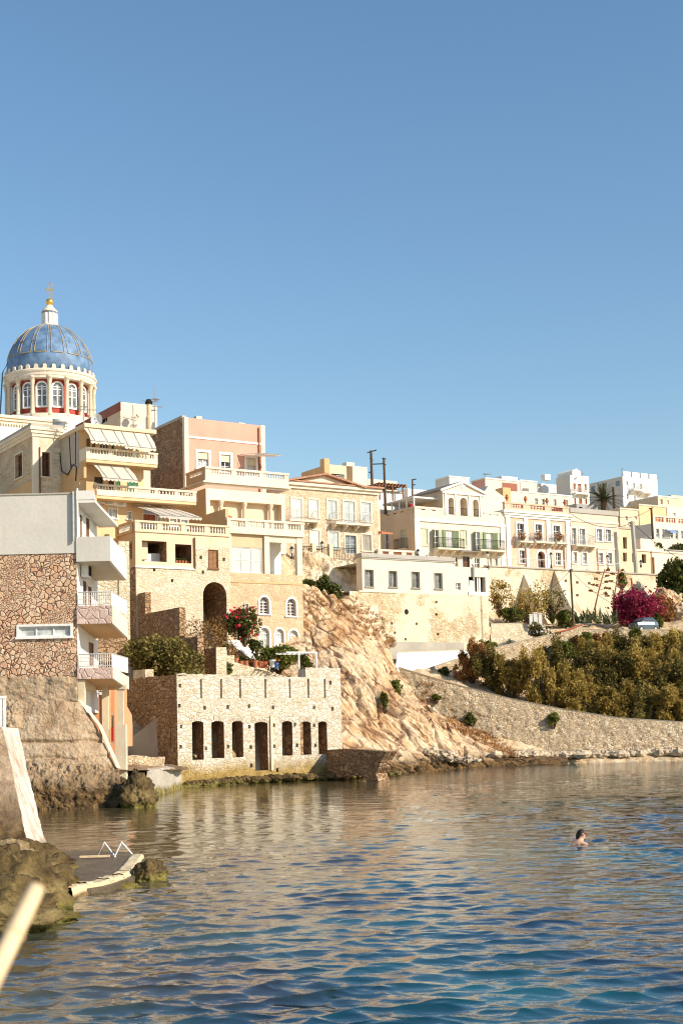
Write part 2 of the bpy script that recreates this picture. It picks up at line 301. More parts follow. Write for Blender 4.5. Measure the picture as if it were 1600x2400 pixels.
# numpy gradient noise
_PG = RNG.normal(size=(4096, 3)); _PG /= np.linalg.norm(_PG, axis=1)[:, None]
def gnoise(p):
    i = np.floor(p).astype(np.int64); f = p-i; u = f*f*f*(f*(f*6-15)+10); out = 0
    for dx in (0, 1):
        for dy in (0, 1):
            for dz in (0, 1):
                h = ((i[..., 0]+dx)*73856093 ^ (i[..., 1]+dy)*19349663 ^ (i[..., 2]+dz)*83492791) & 4095
                w = (u[..., 0] if dx else 1-u[..., 0])*(u[..., 1] if dy else 1-u[..., 1])*(u[..., 2] if dz else 1-u[..., 2])
                out = out+w*np.sum(_PG[h]*(f-np.array([dx, dy, dz])), axis=-1)
    return out*1.5
def fbm(p, o=5, g=.5, ridge=False):
    t = 0; a = 1
    for k in range(o):
        q = gnoise(p*2.0**k+17.3*k); t = t+a*((1-2*np.abs(q)) if ridge else q); a *= g
    return t
def npmesh(name, V, F, mats, parent=None, smooth=True):
    me = bpy.data.meshes.new(name); n = len(V); k = F.shape[1]
    me.vertices.add(n); me.vertices.foreach_set('co', np.asarray(V, np.float32).ravel())
    me.loops.add(F.size); me.loops.foreach_set('vertex_index', F.astype(np.int32).ravel())
    me.polygons.add(len(F)); me.polygons.foreach_set('loop_start', np.arange(0, F.size, k, dtype=np.int32))
    me.polygons.foreach_set('use_smooth', np.full(len(F), smooth))
    for m in (mats if isinstance(mats, (list, tuple)) else [mats]): me.materials.append(M[m])
    me.update(calc_edges=True); o = bpy.data.objects.new(name, me); COL.objects.link(o)
    if parent: o.parent = parent
    return o
def gridF(r, c):
    i = np.arange(r*c).reshape(r, c); return np.stack([i[:-1, :-1], i[:-1, 1:], i[1:, 1:], i[1:, :-1]], -1).reshape(-1, 4)
def crs(P0, n):   # resample a polyline of 3D points (n,3) smoothly to n points
    P0 = np.asarray(P0, float); d = np.r_[0, np.cumsum(np.linalg.norm(np.diff(P0, axis=0), axis=1))]; t = np.linspace(0, d[-1], n)
    return np.stack([np.interp(t, d, P0[:, k]) for k in range(3)], 1)
def sheet(name, rows, nu, nv, disp, mat, parent=None, smooth=True, loc=None):
    """surface through rows of points (top row to bottom row); disp(V, N) gives the relief along the normal"""
    A = np.stack([crs([tuple(p) for p in r], nu) for r in rows]); k = len(rows); t = np.linspace(0, k-1, nv); i = np.minimum(t.astype(int), k-2); f = (t-i)[:, None, None]
    V = A[i]*(1-f)+A[i+1]*f
    N = np.cross(np.gradient(V, axis=1), np.gradient(V, axis=0)); N /= np.linalg.norm(N, axis=2)[..., None]+1e-9
    N *= np.sign(np.sum(N*(np.array([0, 0, CH])-V), axis=2))[..., None]
    V = V+N*disp(V, N)[..., None]
    if loc is not None: V = V-np.array(loc)
    return npmesh(name, V.reshape(-1, 3), gridF(nv, nu), mat, parent, smooth)

# ---------------------------------------------------------------- buildings
class Face:
    """one wall plane of a building: 'x' runs along the front, 'y' runs back along a flank; n counts inwards"""
    def __init__(s, B, ax, at, sg): s.B, s.ax, s.at, s.sg = B, ax, at, sg
    def pt(s, a, z, n=0): return (a, s.at+n*s.sg, z) if s.ax == 'x' else (s.at+n*s.sg, a, z)
    def hit(s, px, py):
        o = s.B.inv @ CAM; d = s.B.inv.to_3x3() @ ray(px, py); k = 1 if s.ax == 'x' else 0
        t = (s.at-o[k])/d[k]; q = o+d*t; return (q[1-k], q.z)
    def rect(s, x0, y0, x1, y1):
        xm, ym = (x0+x1)/2, (y0+y1)/2; a = sorted((s.hit(x0, ym)[0], s.hit(x1, ym)[0])); z = sorted((s.hit(xm, y0)[1], s.hit(xm, y1)[1])); return (a[0], a[1], z[0], z[1])
    def box(s, mb, a0, a1, z0, z1, n0, n1, m=0):
        p = s.pt(a0, z0, n0); q = s.pt(a1, z1, n1)
        mb.box(min(p[0], q[0]), max(p[0], q[0]), min(p[1], q[1]), max(p[1], q[1]), min(p[2], q[2]), max(p[2], q[2]), m)
    def wall(s, mb, a0, a1, z0, z1, holes=(), m=0):
        H = [h for h in holes if h['r'][1] > a0 and h['r'][0] < a1]
        A = sorted({a0, a1, *[min(a1, max(a0, v)) for h in H for v in h['r'][:2]]}); Z = sorted({z0, z1, *[min(z1, max(z0, v)) for h in H for v in h['r'][2:]]})
        for i in range(len(A)-1):
            for j in range(len(Z)-1):
                ca, cz = (A[i]+A[i+1])/2, (Z[j]+Z[j+1])/2
                if not any(h['r'][0] < ca < h['r'][1] and h['r'][2] < cz < h['r'][3] for h in H):
                    mb.poly([s.pt(A[i], Z[j]), s.pt(A[i+1], Z[j]), s.pt(A[i+1], Z[j+1]), s.pt(A[i], Z[j+1])], m)
        for h in H:
            x0, x1, y0, y1 = h['r']; d = h.get('d', .25); mm = h.get('rm', m)
            if h.get('arch'):
                w = (x1-x0)/2; rise = min(h.get('rise', w), y1-y0); c = (x0+x1)/2; k = 10
                arc = [(c-w*math.cos(math.pi*i/k), y1-rise+rise*math.sin(math.pi*i/k)) for i in range(k+1)]
                for half, cx in ((arc[:k//2+1], x0), (arc[k//2:], x1)):
                    for i in range(len(half)-1):
                        mb.poly([s.pt(cx, y1), s.pt(*half[i]), s.pt(*half[i+1])], m)
                out = [(x0, y0)]+arc+[(x1, y0)]
            else: out = [(x0, y0), (x0, y1), (x1, y1), (x1, y0)]
            h['out'] = out
            for i in range(len(out)):
                p, q = out[i], out[(i+1) % len(out)]
                if i == len(out)-1 and h.get('nosill'): continue
                mb.poly([s.pt(*p), s.pt(*q), s.pt(*q, d), s.pt(*p, d)], mm)
            if h.get('back') is not None: mb.poly([s.pt(*p, d) for p in out], h['back'])
def H(r, d=.22, **k): return dict(r=r, d=d, **k)

class Bld:
    def __init__(s, name, label, cat, px, py, Y, a=58, zb=0.0, group=None):
        K = P(px, py, Y); s.a = a; s.root = thing(name, label, cat, (K.x, K.y, zb), R(90-a), group); s.zb = zb
        s.mat = Matrix.Translation((K.x, K.y, zb)) @ Matrix.Rotation(R(90-a), 4, 'Z'); s.inv = s.mat.inverted(); s.mb = MB(); s.mats = []
    def F(s, y=0): return Face(s, 'x', y, 1)
    def L(s, x=0): return Face(s, 'y', x, 1)
    def Rt(s, x=0): return Face(s, 'y', x, -1)
    def w(s, p): return s.mat @ Vector(p)
    def loc(s, wp): return s.inv @ Vector(wp)
    def shell(s, x0, x1, y0, y1, z0, z1, fh=(), lh=(), rh=(), m=0, roof=None, par=0, ml=None, mr=None):
        s.F(y0).wall(s.mb, x0, x1, z0, z1, fh, m); s.L(x0).wall(s.mb, y0, y1, z0, z1, lh, m if ml is None else ml); s.Rt(x1).wall(s.mb, y0, y1, z0, z1, rh, m if mr is None else mr)
        s.mb.poly([(x0, y1, z0), (x1, y1, z0), (x1, y1, z1), (x0, y1, z1)], m)
        s.mb.poly([(x0, y0, z1-par), (x1, y0, z1-par), (x1, y1, z1-par), (x0, y1, z1-par)], m if roof is None else roof)
    def done(s, *mats): return s.mb.build('wall', mats, s.root)
    def part(s, name, mats, fn, parent=None, smooth=False, label=None):
        mb = MB(); fn(mb); return mb.build(name, mats, parent or s.root, smooth, label)

def window(F, h, pane='pane_grey', frame='white_paint', cols=2, rows=3, surround=None, sw=.12, sill=True, at=None, name='window', fan=False):
    """frame, bars and panes set back in the opening h; optional raised surround; returns the window part"""
    x0, x1, z0, z1 = h['r']; d = h['d']; n = d-.07 if at is None else at; t = .055; mb = MB(); B = F.B
    arch = h.get('arch'); zt = z1-(min(h.get('rise', (x1-x0)/2), z1-z0) if arch else 0)
    for a0, a1 in ((x0, x0+t), (x1-t, x1)): F.box(mb, a0, a1, z0, zt, n, n+.06)
    F.box(mb, x0+t, x1-t, z0, z0+t, n, n+.06)
    if not arch: F.box(mb, x0+t, x1-t, z1-t, z1, n, n+.06)
    else:
        F.box(mb, x0+t, x1-t, zt-t/2, zt+t/2, n, n+.06); c = (x0+x1)/2; wv = (x1-x0)/2; rise = z1-zt; k = 8
        for i in range(k):
            A = [math.pi*i/k, math.pi*(i+1)/k]; o = [(c-wv*math.cos(q), zt+rise*math.sin(q)) for q in A]; ii = [(c-(wv-t)*math.cos(q), zt+(rise-t)*math.sin(q)) for q in A]
            mb.prism([F.pt(*o[0], n), F.pt(*o[1], n), F.pt(*ii[1], n), F.pt(*ii[0], n)], [F.pt(*o[0], n+.06), F.pt(*o[1], n+.06), F.pt(*ii[1], n+.06), F.pt(*ii[0], n+.06)])
        for q in (.25, .5, .75): mb.tube([F.pt(c, zt, n+.03), F.pt(c-(wv-t)*math.cos(math.pi*q), zt+(rise-t)*math.sin(math.pi*q), n+.03)], .014, 4)
    for i in range(1, cols): c = x0+(x1-x0)*i/cols; F.box(mb, c-.03, c+.03, z0+t, zt-t, n+.005, n+.055)
    for i in range(1, rows):
        c = z0+(zt-z0)*i/rows
        for j in range(cols):
            F.box(mb, x0+(x1-x0)*j/cols+.02, x0+(x1-x0)*(j+1)/cols-.02, c-.018, c+.018, n+.01, n+.05)
    o = mb.build(name, frame, B.root)
    B.part('pane', pane, lambda m: m.poly([F.pt(a, z, n+.045) for a, z in h.get('out', [(x0, z0), (x0, z1), (x1, z1), (x1, z0)])]), o)
    if surround: trim(F, h, surround, sw, o, sill)
    return o
def trim(F, h, mat, sw, parent, sill=True, pr=.05):
    x0, x1, z0, z1 = h['r']; mb = MB(); arch = h.get('arch'); zt = z1-(min(h.get('rise', (x1-x0)/2), z1-z0) if arch else 0)
    F.box(mb, x0-sw, x0, z0, zt, -pr, .03); F.box(mb, x1, x1+sw, z0, zt, -pr, .03)
    if not arch: F.box(mb, x0-sw, x1+sw, z1, z1+sw, -pr, .03)
    else:
        c = (x0+x1)/2; wv = (x1-x0)/2; rise = z1-zt; k = 10
        for i in range(k):
            A = [math.pi*i/k, math.pi*(i+1)/k]; o = [(c-(wv+sw)*math.cos(q), zt+(rise+sw)*math.sin(q)) for q in A]; ii = [(c-wv*math.cos(q), zt+rise*math.sin(q)) for q in A]
            mb.prism([F.pt(*o[0], -pr), F.pt(*o[1], -pr), F.pt(*ii[1], -pr), F.pt(*ii[0], -pr)], [F.pt(*o[0], .03), F.pt(*o[1], .03), F.pt(*ii[1], .03), F.pt(*ii[0], .03)])
    if sill: F.box(mb, x0-sw-.05, x1+sw+.05, z0-.1, z0, -pr-.06, .03)
    return mb.build('surround', mat, parent)
def shutters(F, h, mat, surround=None, sw=.12, n=.04, name='window', sill=True, gap=True):
    """closed pair of louvred shutters in the opening"""
    x0, x1, z0, z1 = h['r']; mb = MB(); F.box(mb, x0, x1, z0, z0+.05, n-.03, n+.06); F.box(mb, x0, x1, z1-.05, z1, n-.03, n+.06)
    F.box(mb, x0, x0+.05, z0+.05, z1-.05, n-.03, n+.06); F.box(mb, x1-.05, x1, z0+.05, z1-.05, n-.03, n+.06)
    o = mb.build(name, mat, F.B.root); xm = (x0+x1)/2
    for a0, a1 in ((x0+.055, xm-.012), (xm+.012, x1-.055)):
        m2 = MB(); F.box(m2, a0, a1, z0+.055, z1-.055, n+.012, n+.05)
        for q in (z0+.06, (z0+z1)/2-.04, z1-.14): F.box(m2, a0, a1, q, q+.08, n-.006, n+.01)
        m2.build('shutter', mat, o)
    F.B.part('recess', 'dark', lambda m: m.poly([F.pt(a, z, n+.07) for a, z in [(x0, z0), (x0, z1), (x1, z1), (x1, z0)]]), o)
    if surround: trim(F, h, surround, sw, o, sill)
    return o
def leaf_shutter(F, parent, a, z0, z1, wd, ang, mat, left=True):
    """one open shutter leaf hinged at a, swung out from the wall by ang"""
    c, s_ = math.cos(ang), math.sin(ang); sg = -1 if left else 1
    p = [(a, 0), (a+sg*wd*c, -wd*s_)]; t = .04; nx, nn = s_*t*sg, c*t; off = -.03
    A = [F.pt(p[0][0], z0, off), F.pt(p[1][0], z0, p[1][1]+off), F.pt(p[1][0], z1, p[1][1]+off), F.pt(p[0][0], z1, off)]
    B_ = [F.pt(p[0][0]-nx, z0, off-nn), F.pt(p[1][0]-nx, z0, p[1][1]+off-nn), F.pt(p[1][0]-nx, z1, p[1][1]+off-nn), F.pt(p[0][0]-nx, z1, off-nn)]
    mb = MB(); mb.prism(A, B_); return mb.build('shutter', mat, parent)
def balusters(F, mb, a0, a1, z0, z1, n, sp=.24, r=.075, m=0):
    k = max(1, int((a1-a0)/sp)); hgt = z1-z0
    for i in range(k):
        c = F.pt(a0+(i+.5)*(a1-a0)/k, z0, n); mb.lathe([(r*.8, 0), (r*.8, hgt*.1), (r*.5, hgt*.16), (r, hgt*.4), (r*.45, hgt*.8), (r*.8, hgt*.88), (r*.8, hgt)], 6, c, m, False)
def balustrade(F, a0, a1, z0, z1, n, posts, mat, bmat, th=.22, base=.2, cap=.16, pw=.3, sp=.24, r=.075, ends=True, name='balustrade', parent=None):
    """plinth, coping and piers, with the turned balusters as a part of it; posts = number of bays"""
    mb = MB(); F.box(mb, a0, a1, z0, z0+base, n, n+th); F.box(mb, a0-.03, a1+.03, z1-cap, z1, n-.04, n+th+.04)
    w_ = (a1-a0)/posts; cuts = [a0+i*w_ for i in range(posts+1)]; bb = []
    for i, c in enumerate(cuts):
        l, r_ = (c, c+pw) if i == 0 else ((c-pw, c) if i == posts else (c-pw/2, c+pw/2))
        if ends or 0 < i < posts: F.box(mb, l, r_, z0+base, z1-cap, n+.005, n+th-.005)
    for i in range(posts):
        bq = MB(); bb.append(bq); balusters(F, bq, cuts[i]+(pw if i == 0 else pw/2), cuts[i+1]-(pw if i == posts-1 else pw/2), z0+base, z1-cap, n+th/2, sp, r)
    o = mb.build(name, mat, parent or F.B.root); [q.build('baluster_row', bmat, o) for q in bb]; return o
def railing(F, mb, a0, a1, z0, z1, n, sp=.13, r=.014, mid=True):
    mb.tube([F.pt(a0, z1, n), F.pt(a1, z1, n)], r*1.7, 5); mb.tube([F.pt(a0, z0+.08, n), F.pt(a1, z0+.08, n)], r*1.3, 5)
    if mid: mb.tube([F.pt(a0, z1-.16, n), F.pt(a1, z1-.16, n)], r, 4)
    k = max(2, int(abs(a1-a0)/sp))
    for i in range(k+1): q = a0+(a1-a0)*i/k; mb.tube([F.pt(q, z0, n), F.pt(q, z1, n)], r, 4)
def iron_balcony(F, a0, a1, zs, out=.8, hgt=1.0, slab='stone_trim', iron='black_metal', consoles=4, thick=.16, parent=None, sp=.12):
    """stone slab on consoles with an iron railing on three sides"""
    mb = MB(); F.box(mb, a0, a1, zs-thick, zs, -out, .0)
    for i in range(consoles):
        c = a0+.12+(a1-a0-.24)*i/max(1, consoles-1)
        mb.prism([F.pt(c-.09, zs-thick, 0), F.pt(c-.09, zs-thick, -out*.8), F.pt(c-.09, zs-thick-.16, -out*.78), F.pt(c-.09, zs-thick-.5, 0)], [F.pt(c+.09, zs-thick, 0), F.pt(c+.09, zs-thick, -out*.8), F.pt(c+.09, zs-thick-.16, -out*.78), F.pt(c+.09, zs-thick-.5, 0)])
    o = mb.build('balcony', slab, parent or F.B.root); r = MB(); n = -out+.05; railing(F, r, a0+.05, a1-.05, zs, zs+hgt, n, sp)
    ot = 'y' if F.ax == 'x' else 'x'
    for a in (a0+.05, a1-.05):
        r.tube([F.pt(a, zs+hgt, n), F.pt(a, zs+hgt, 0)], .024, 5); r.tube([F.pt(a, zs+.08, n), F.pt(a, zs+.08, 0)], .018, 5)
        for i in range(1, int(out/sp)): r.tube([F.pt(a, zs, n+i*sp), F.pt(a, zs+hgt, n+i*sp)], .014, 4)
    r.build('railing', iron, o); return o
def awning(F, a0, a1, zt, zb, n0, n1, mat='awning_cream', val=.2, ribs=2, parent=None, skew=0.0):
    """sloping cloth with a scalloped valance and arms"""
    mb = MB(); k = 8; A = [F.pt(a0+(a1-a0)*i/k, zt, n0) for i in range(k+1)]; Bm = [F.pt(a0+(a1-a0)*i/k+skew, (zt+zb)/2-.05, (n0+n1)/2) for i in range(k+1)]; Bz = [F.pt(a0+(a1-a0)*i/k+skew, zb, n1) for i in range(k+1)]
    for X, Yv in ((A, Bm), (Bm, Bz)):
        for i in range(k): mb.poly([X[i], X[i+1], Yv[i+1], Yv[i]])
    m = max(4, int((a1-a0)/.28))
    for i in range(m):
        q = [a0+skew+(a1-a0)*(i+j/4)/m for j in range(5)]; dr = [val*.55+val*.45*math.sin(math.pi*j/4) for j in range(5)]
        for j in range(4): mb.poly([F.pt(q[j], zb, n1), F.pt(q[j+1], zb, n1), F.pt(q[j+1], zb-dr[j+1], n1), F.pt(q[j], zb-dr[j], n1)])
    o = mb.build('awning', mat, parent or F.B.root, True); a = MB()
    for i in range(ribs):
        q = a0+(a1-a0)*(.12+.76*i/max(1, ribs-1)); a.tube([F.pt(q, zt+.02, n0-.02), F.pt(q+skew, zb+.02, n1-.02)], .02, 5)
    a.tube([F.pt(a0+skew, zb, n1), F.pt(a1+skew, zb, n1)], .03, 5); a.build('awning_arm', 'grey_metal', o); return o
def cornice(B, x0, x1, y0, y1, z0, z1, out, mat, sides='fl', name='cornice', steps=2):
    """moulded band standing proud of the front, left and right walls"""
    def go(mb):
        for i in range(steps):
            o = out*(i+1)/steps; a, b = z0+(z1-z0)*i/steps, z0+(z1-z0)*(i+1)/steps
            xl = x0-(o if 'l' in sides else 0); xr = x1+(o if 'r' in sides else 0)
            mb.box(xl, xr, y0-o, y0+.02, a, b)
            if 'l' in sides: mb.box(xl, x0+.02, y0+.02, y1, a, b)
            if 'r' in sides: mb.box(x1-.02, xr, y0+.02, y1, a, b)
    return B.part(name, mat, go)
# ---------------------------------------------------------------- plants
def leafcloud(blobs, n, size, rng=None, thr=.0, freq=1.1, flat_=.0, elong=1.6, shell=.55, fuzz=.084):
    """leaf-sized faces spread through overlapping blobs (x,y,z,rx,ry,rz), thinned by noise so gaps show"""
    rng = rng or RNG; bl = np.array(blobs, float); vol = bl[:, 3]*bl[:, 4]*bl[:, 5]; idx = rng.choice(len(bl), n*2, p=vol/vol.sum())
    d = rng.normal(size=(n*2, 3)); d /= np.linalg.norm(d, axis=1)[:, None]; rr = (shell+(1-shell)*rng.random(n*2))**.7*(1+fuzz*rng.normal(size=n*2))
    c = bl[idx, :3]+d*bl[idx, 3:]*rr[:, None]; keep = (fbm(c*freq+3.1, 3)+.25*rng.normal(size=n*2)) > thr; c = c[keep][:n]; d = d[keep][:n]; k = len(c)
    a = rng.normal(size=(k, 3))+d*.3; a[:, 2] += flat_; a /= np.linalg.norm(a, axis=1)[:, None]; b = np.cross(a, rng.normal(size=(k, 3))); b /= np.linalg.norm(b, axis=1)[:, None]+1e-9
    s = (size*(.55+.9*rng.random(k)))[:, None]; V = np.stack([c-a*s*elong*.5, c+b*s*.5, c+a*s*elong*.5, c-b*s*.5], 1).reshape(-1, 3)
    return V, np.arange(4*k).reshape(-1, 4)
def limbs(mb, base, tips, r, wob=.25, n=5, r1=.02):
    for t in tips:
        p0, p1 = Vector(base), Vector(t); pts = [p0.lerp(p1, i/n)+Vector((random.uniform(-wob, wob), random.uniform(-wob, wob), random.uniform(-wob, wob)*.4))*(math.sin(math.pi*i/n)) for i in range(n+1)]
        mb.tube(pts, r, 5, 0, r1)
def plant(name, label, cat, loc, blobs, n, size, mat, trunk=None, bark='bark', group=None, thr=0.0, freq=1.1, flowers=None, crown='crown', rz=0, **k):
    t = thing(name, label, cat, loc, rz, group); V, F = leafcloud(blobs, n, size, thr=thr, freq=freq, **k); npmesh(crown, V, F, mat, t, False)
    if trunk:
        mb = MB()
        for base, r in trunk: limbs(mb, base, [b[:3] for b in blobs], r)
        mb.build('trunk', bark, t)
    if flowers:
        V, F = leafcloud(flowers[0], flowers[1], flowers[2], thr=.12, freq=1.6, shell=.85); npmesh('blossom', V, F, flowers[3], t, False)
    return t
# ================================================================ SEA
def make_sea():
    t = np.r_[np.linspace(-.9, -.34, 40)[:-1], np.linspace(-.34, .34, 700), np.linspace(.34, .9, 40)[1:]]
    inv = np.linspace(1/9.0, 1/150.0, 900)            # rows evenly spread in perspective, dense near the shore we stand on
    Y = 1/inv; X = Y[:, None]*t[None, :]; Yg = np.repeat(Y[:, None], len(t), 1)
    rg = np.random.default_rng(5); Z = np.zeros_like(X); DX = np.zeros_like(X); DY = np.zeros_like(X)
    for i in range(200):
        lam = .22*(7.5**rg.random()); th = R(-82)+rg.normal()*.62; k = 2*math.pi/lam; kx, ky = k*math.cos(th), k*math.sin(th)
        amp = .0027*lam*(.4+rg.random())*(1.25 if .45 < lam < 1.15 else .75); ph = rg.random()*6.28
        fade = np.clip(1.7-Yg*Yg*1.16e-4*3/lam, 0, 1)       # waves finer than the mesh rows are left to the bump
        q = kx*X+ky*Yg+ph; Z += amp*fade*np.sin(q); DX += amp*3.0*fade*math.cos(th)*np.cos(q); DY += amp*3.0*fade*math.sin(th)*np.cos(q)
    gust = np.clip(.9+.7*fbm(np.stack([X*.09, Yg*.045, X*0], -1), 3), .3, 1.4)
    gust = gust*(.62+.5*np.clip(.45+X*.035+(40-Yg)*.012, 0, 1.2))     # sheltered and calmer by the left shore
    Z *= gust
    ws = PZ(1361, 1972); rr = np.hypot(X-ws.x, (Yg-ws.y)); wk = np.exp(-rr/.9)      # rings and a short wake round the swimmer
    Z += .030*wk*np.sin(rr*11)+.022*np.exp(-((X-ws.x)/1.6)**2-((Yg-ws.y+.15*np.abs(X-ws.x))/.35)**2)*np.sin((X-ws.x)*7+2)
    V = np.stack([X+DX*gust, Yg+DY*gust, Z], -1).reshape(-1, 3)
    g = NG('sea_water'); g.rough(.012); g.b.inputs['IOR'].default_value = 1.75; g.b.inputs['Specular IOR Level'].default_value = .5
    # sea floor seen through the shallows: sandy brown close to the left shore, lightened to mimic the town's warm reflection, teal over deeper sand, dark blue over weed
    sx = g.n('ShaderNodeSeparateXYZ'); g.L(g.co, sx.inputs[0])
    sh = g.math('ADD', g.math('SUBTRACT', g.math('MULTIPLY', sx.outputs[0], .055), .05), g.math('MULTIPLY', g.math('SUBTRACT', g.noise(.12, None, 3), .5), .5))
    edge = g.math('ADD', sh, g.math('MULTIPLY', g.math('SUBTRACT', 75.0, sx.outputs[1]), .0085))
    deep = g.mix(g.ramp(g.noise(.16, None, 3), [(.42, 0), (.66, 1)]), (.0015, .012, .028), (.003, .085, .105))
    g.col(g.mix(g.ramp(edge, [(-.0, 0), (.0, 0), (.42, 1)]), (.085, .066, .030), deep))
    v = g.mp((.6, 1.35, 1)); b1 = g.noise(2.2, v, 4, .55, .3); b2 = g.noise(7.0, v, 3, .6)
    g.bump(g.math('ADD', b1, g.math('MULTIPLY', b2, .45)), .20, .06)
    v3 = g.mp((.75, 1.5, 1)); g.bump(g.noise(1.15, v3, 2, .5, .2), .30, .12)
    return npmesh('water', V, gridF(len(Y), len(t)), 'sea_water')
struct(make_sea())

# ================================================================ HILL under the town
PROF = {  # ground profiles: pixel column -> (distance, pixel row of the ground there), kept below what stands on it
 -300: [(64,1700),(66,1620),(95,1300),(104,1200),(125,1070),(180,1040)], 0: [(64,1700),(66,1620),(95,1300),(104,1200),(125,1070),(180,1040)],
 150: [(62,1850),(67,1700),(85,1640),(90,1580),(98,1320),(106,1230),(125,1070),(180,1050)], 300: [(66,1850),(74,1810),(84,1660),(90,1600),(95,1530),(102,1340),(112,1220),(125,1080),(180,1070)],
 450: [(79,1850),(81,1790),(84,1640),(88,1605),(98,1570),(105,1340),(112,1260),(125,1140),(180,1120)], 600: [(81,1850),(83,1700),(86,1605),(98,1580),(105,1420),(112,1270),(130,1200),(180,1160)],
 750: [(85,1850),(97,1760),(107,1580),(114,1460),(121,1345),(128,1335),(140,1270),(180,1180)], 900: [(90,1830),(100,1780),(108,1630),(112,1600),(117,1575),(125,1420),(128,1350),(136,1335),(150,1260),(190,1200)],
 1050: [(97,1810),(104,1750),(107.5,1650),(113,1610),(119,1560),(126,1420),(131,1355),(142,1340),(155,1240),(200,1200)], 1200: [(101,1800),(107,1700),(112,1650),(119,1570),(125,1510),(133,1480),(138,1430),(141,1355),(148,1342),(170,1240),(220,1200)],
 1350: [(103,1790),(107.5,1725),(112,1695),(122,1590),(129,1505),(139,1480),(144,1440),(146.5,1355),(152,1342),(180,1250),(250,1210)], 1500: [(103,1785),(107.5,1735),(112,1705),(124,1590),(131,1495),(141,1480),(147,1440),(150.5,1360),(162,1345),(180,1300),(200,1250),(260,1200)],
 1750: [(103,1785),(107.5,1735),(112,1705),(124,1590),(131,1495),(141,1480),(147,1440),(150.5,1360),(162,1345),(180,1300),(200,1250),(260,1200)]}
def hill():
    xs = np.r_[np.linspace(-4, -.4, 12)[:-1], np.linspace(-.4, .4, 110), np.linspace(.4, 4, 12)[1:]]; Ys = np.r_[np.linspace(50, 200, 170), np.linspace(200, 1500, 16)[1:]]
    cols = sorted(PROF); ct = [(c-800)/FPX for c in cols]; G = []
    for c in cols:
        pr = PROF[c]; y = [pr[0][0]-4]+[q[0] for q in pr]+[500, 1500]; z = [-3]+[P(c, q[1], q[0]).z-.45 for q in pr]; z += [z[-1], 0]; G.append(np.interp(Ys, y, z))
    G = np.array(G); Z = np.stack([np.interp(xs, ct, G[:, j]) for j in range(len(Ys))]); X = Ys[:, None]*xs[None, :]; Y = np.repeat(Ys[:, None], len(xs), 1)
    return npmesh('hillside', np.stack([X, Y, Z], -1).reshape(-1, 3), gridF(len(Ys), len(xs)), 'dry_earth')
struct(hill())
FLOOR = MB(); FLOOR.add([(-3000, -200, -4), (3000, -200, -4), (3000, 5000, -4), (-3000, 5000, -4)], [(0, 1, 2, 3)]); struct(FLOOR.build('sea_floor', 'dry_earth'))

# ================================================================ ROCK SLOPE right of the ruin
def strata(amp, fine, along=8.5, across=1.25):
    def fn(V, N):
        q = np.stack([V@ST/along, V@SW/across, V@SU/(across*1.6)], -1); wob = .35*fbm(V*.25, 3)
        r = fbm(q+wob[..., None], 5, .55); saw = q[..., 1]*1.1+1.6*fbm(q*.6+5, 3); saw = saw-np.floor(saw)
        q2 = q*np.array([1.6, 1.3, 1.5])+wob[..., None]*1.4; c1 = np.abs(gnoise(q2)); c2 = np.abs(gnoise(q2*2.7+9)); blk = np.round(3*gnoise(q*np.array([2.2, 1.1, 1.2])+4))/3
        nu = V.shape[1]; fd = np.clip((1-np.linspace(0, 1, nu))/.22, .04, 1)[None, :]
        mk = np.clip(.5+1.6*gnoise(V*np.array([.11, .11, .14])+7), .12, 1.15)
        return fd*(mk*(amp*(r*.6+saw*.6-.3)+.35*blk)-.45*np.exp(-(c1/.05)**2)-.2*mk*np.exp(-(c2/.07)**2)+fine*fbm(V*1.3, 4, .55)+.8*gnoise(V*.13))
    return fn
def DN(px, Y, z=-.6): p = P(px, 1800, Y); return Vector((p.x, p.y, z))
cliff_rows = [
 [P(640,1372,108),P(700,1378,109),P(760,1390,110),P(825,1404,111),P(868,1452,110),P(905,1502,109),P(935,1562,107.5),P(962,1628,106.5),P(1020,1668,105.5),P(1100,1708,104),P(1210,1768,102),P(1330,1776,101)],
 [P(640,1440,105),P(720,1450,105),P(790,1465,105),P(850,1500,105),P(890,1550,104.5),P(925,1610,104),P(965,1660,103.5),P(1040,1695,103),P(1120,1735,101.5),P(1220,1775,100.5),P(1330,1780,100.2)],
 [P(640,1540,101),P(720,1545,100),P(800,1560,99),P(850,1590,99),P(895,1630,99),P(940,1665,99.5),P(1000,1700,100),P(1070,1735,100),P(1140,1765,99.8),P(1235,1782,99.5),P(1330,1784,99.4)],
 [P(640,1650,96),P(720,1660,95),P(790,1680,93.5),P(840,1705,94),P(900,1730,95),P(960,1745,96),P(1030,1762,97.5),P(1090,1775,98.4),P(1150,1786,98.8),P(1240,1788,98.8),P(1330,1788,98.8)],
 [P(640,1760,92),P(720,1770,90),P(790,1775,88.5),P(850,1780,89.5),P(910,1788,91.5),P(970,1790,93.5),P(1040,1790,95.5),P(1100,1790,97.2),P(1160,1793,98),P(1245,1793,97.8),P(1330,1791,97.5)],
 [PZ(700,1850,-.6),PZ(760,1850,-.6),PZ(830,1842,-.6),PZ(890,1836,-.6),PZ(950,1838,-.6),PZ(1020,1832,-.6),DN(1080,96.0),DN(1140,96.4),DN(1190,96.6),DN(1260,96.6),DN(1340,96.4)]]
struct(sheet('rock_slope', cliff_rows, 420, 420, strata(.8, .10), 'cliff_rock'))
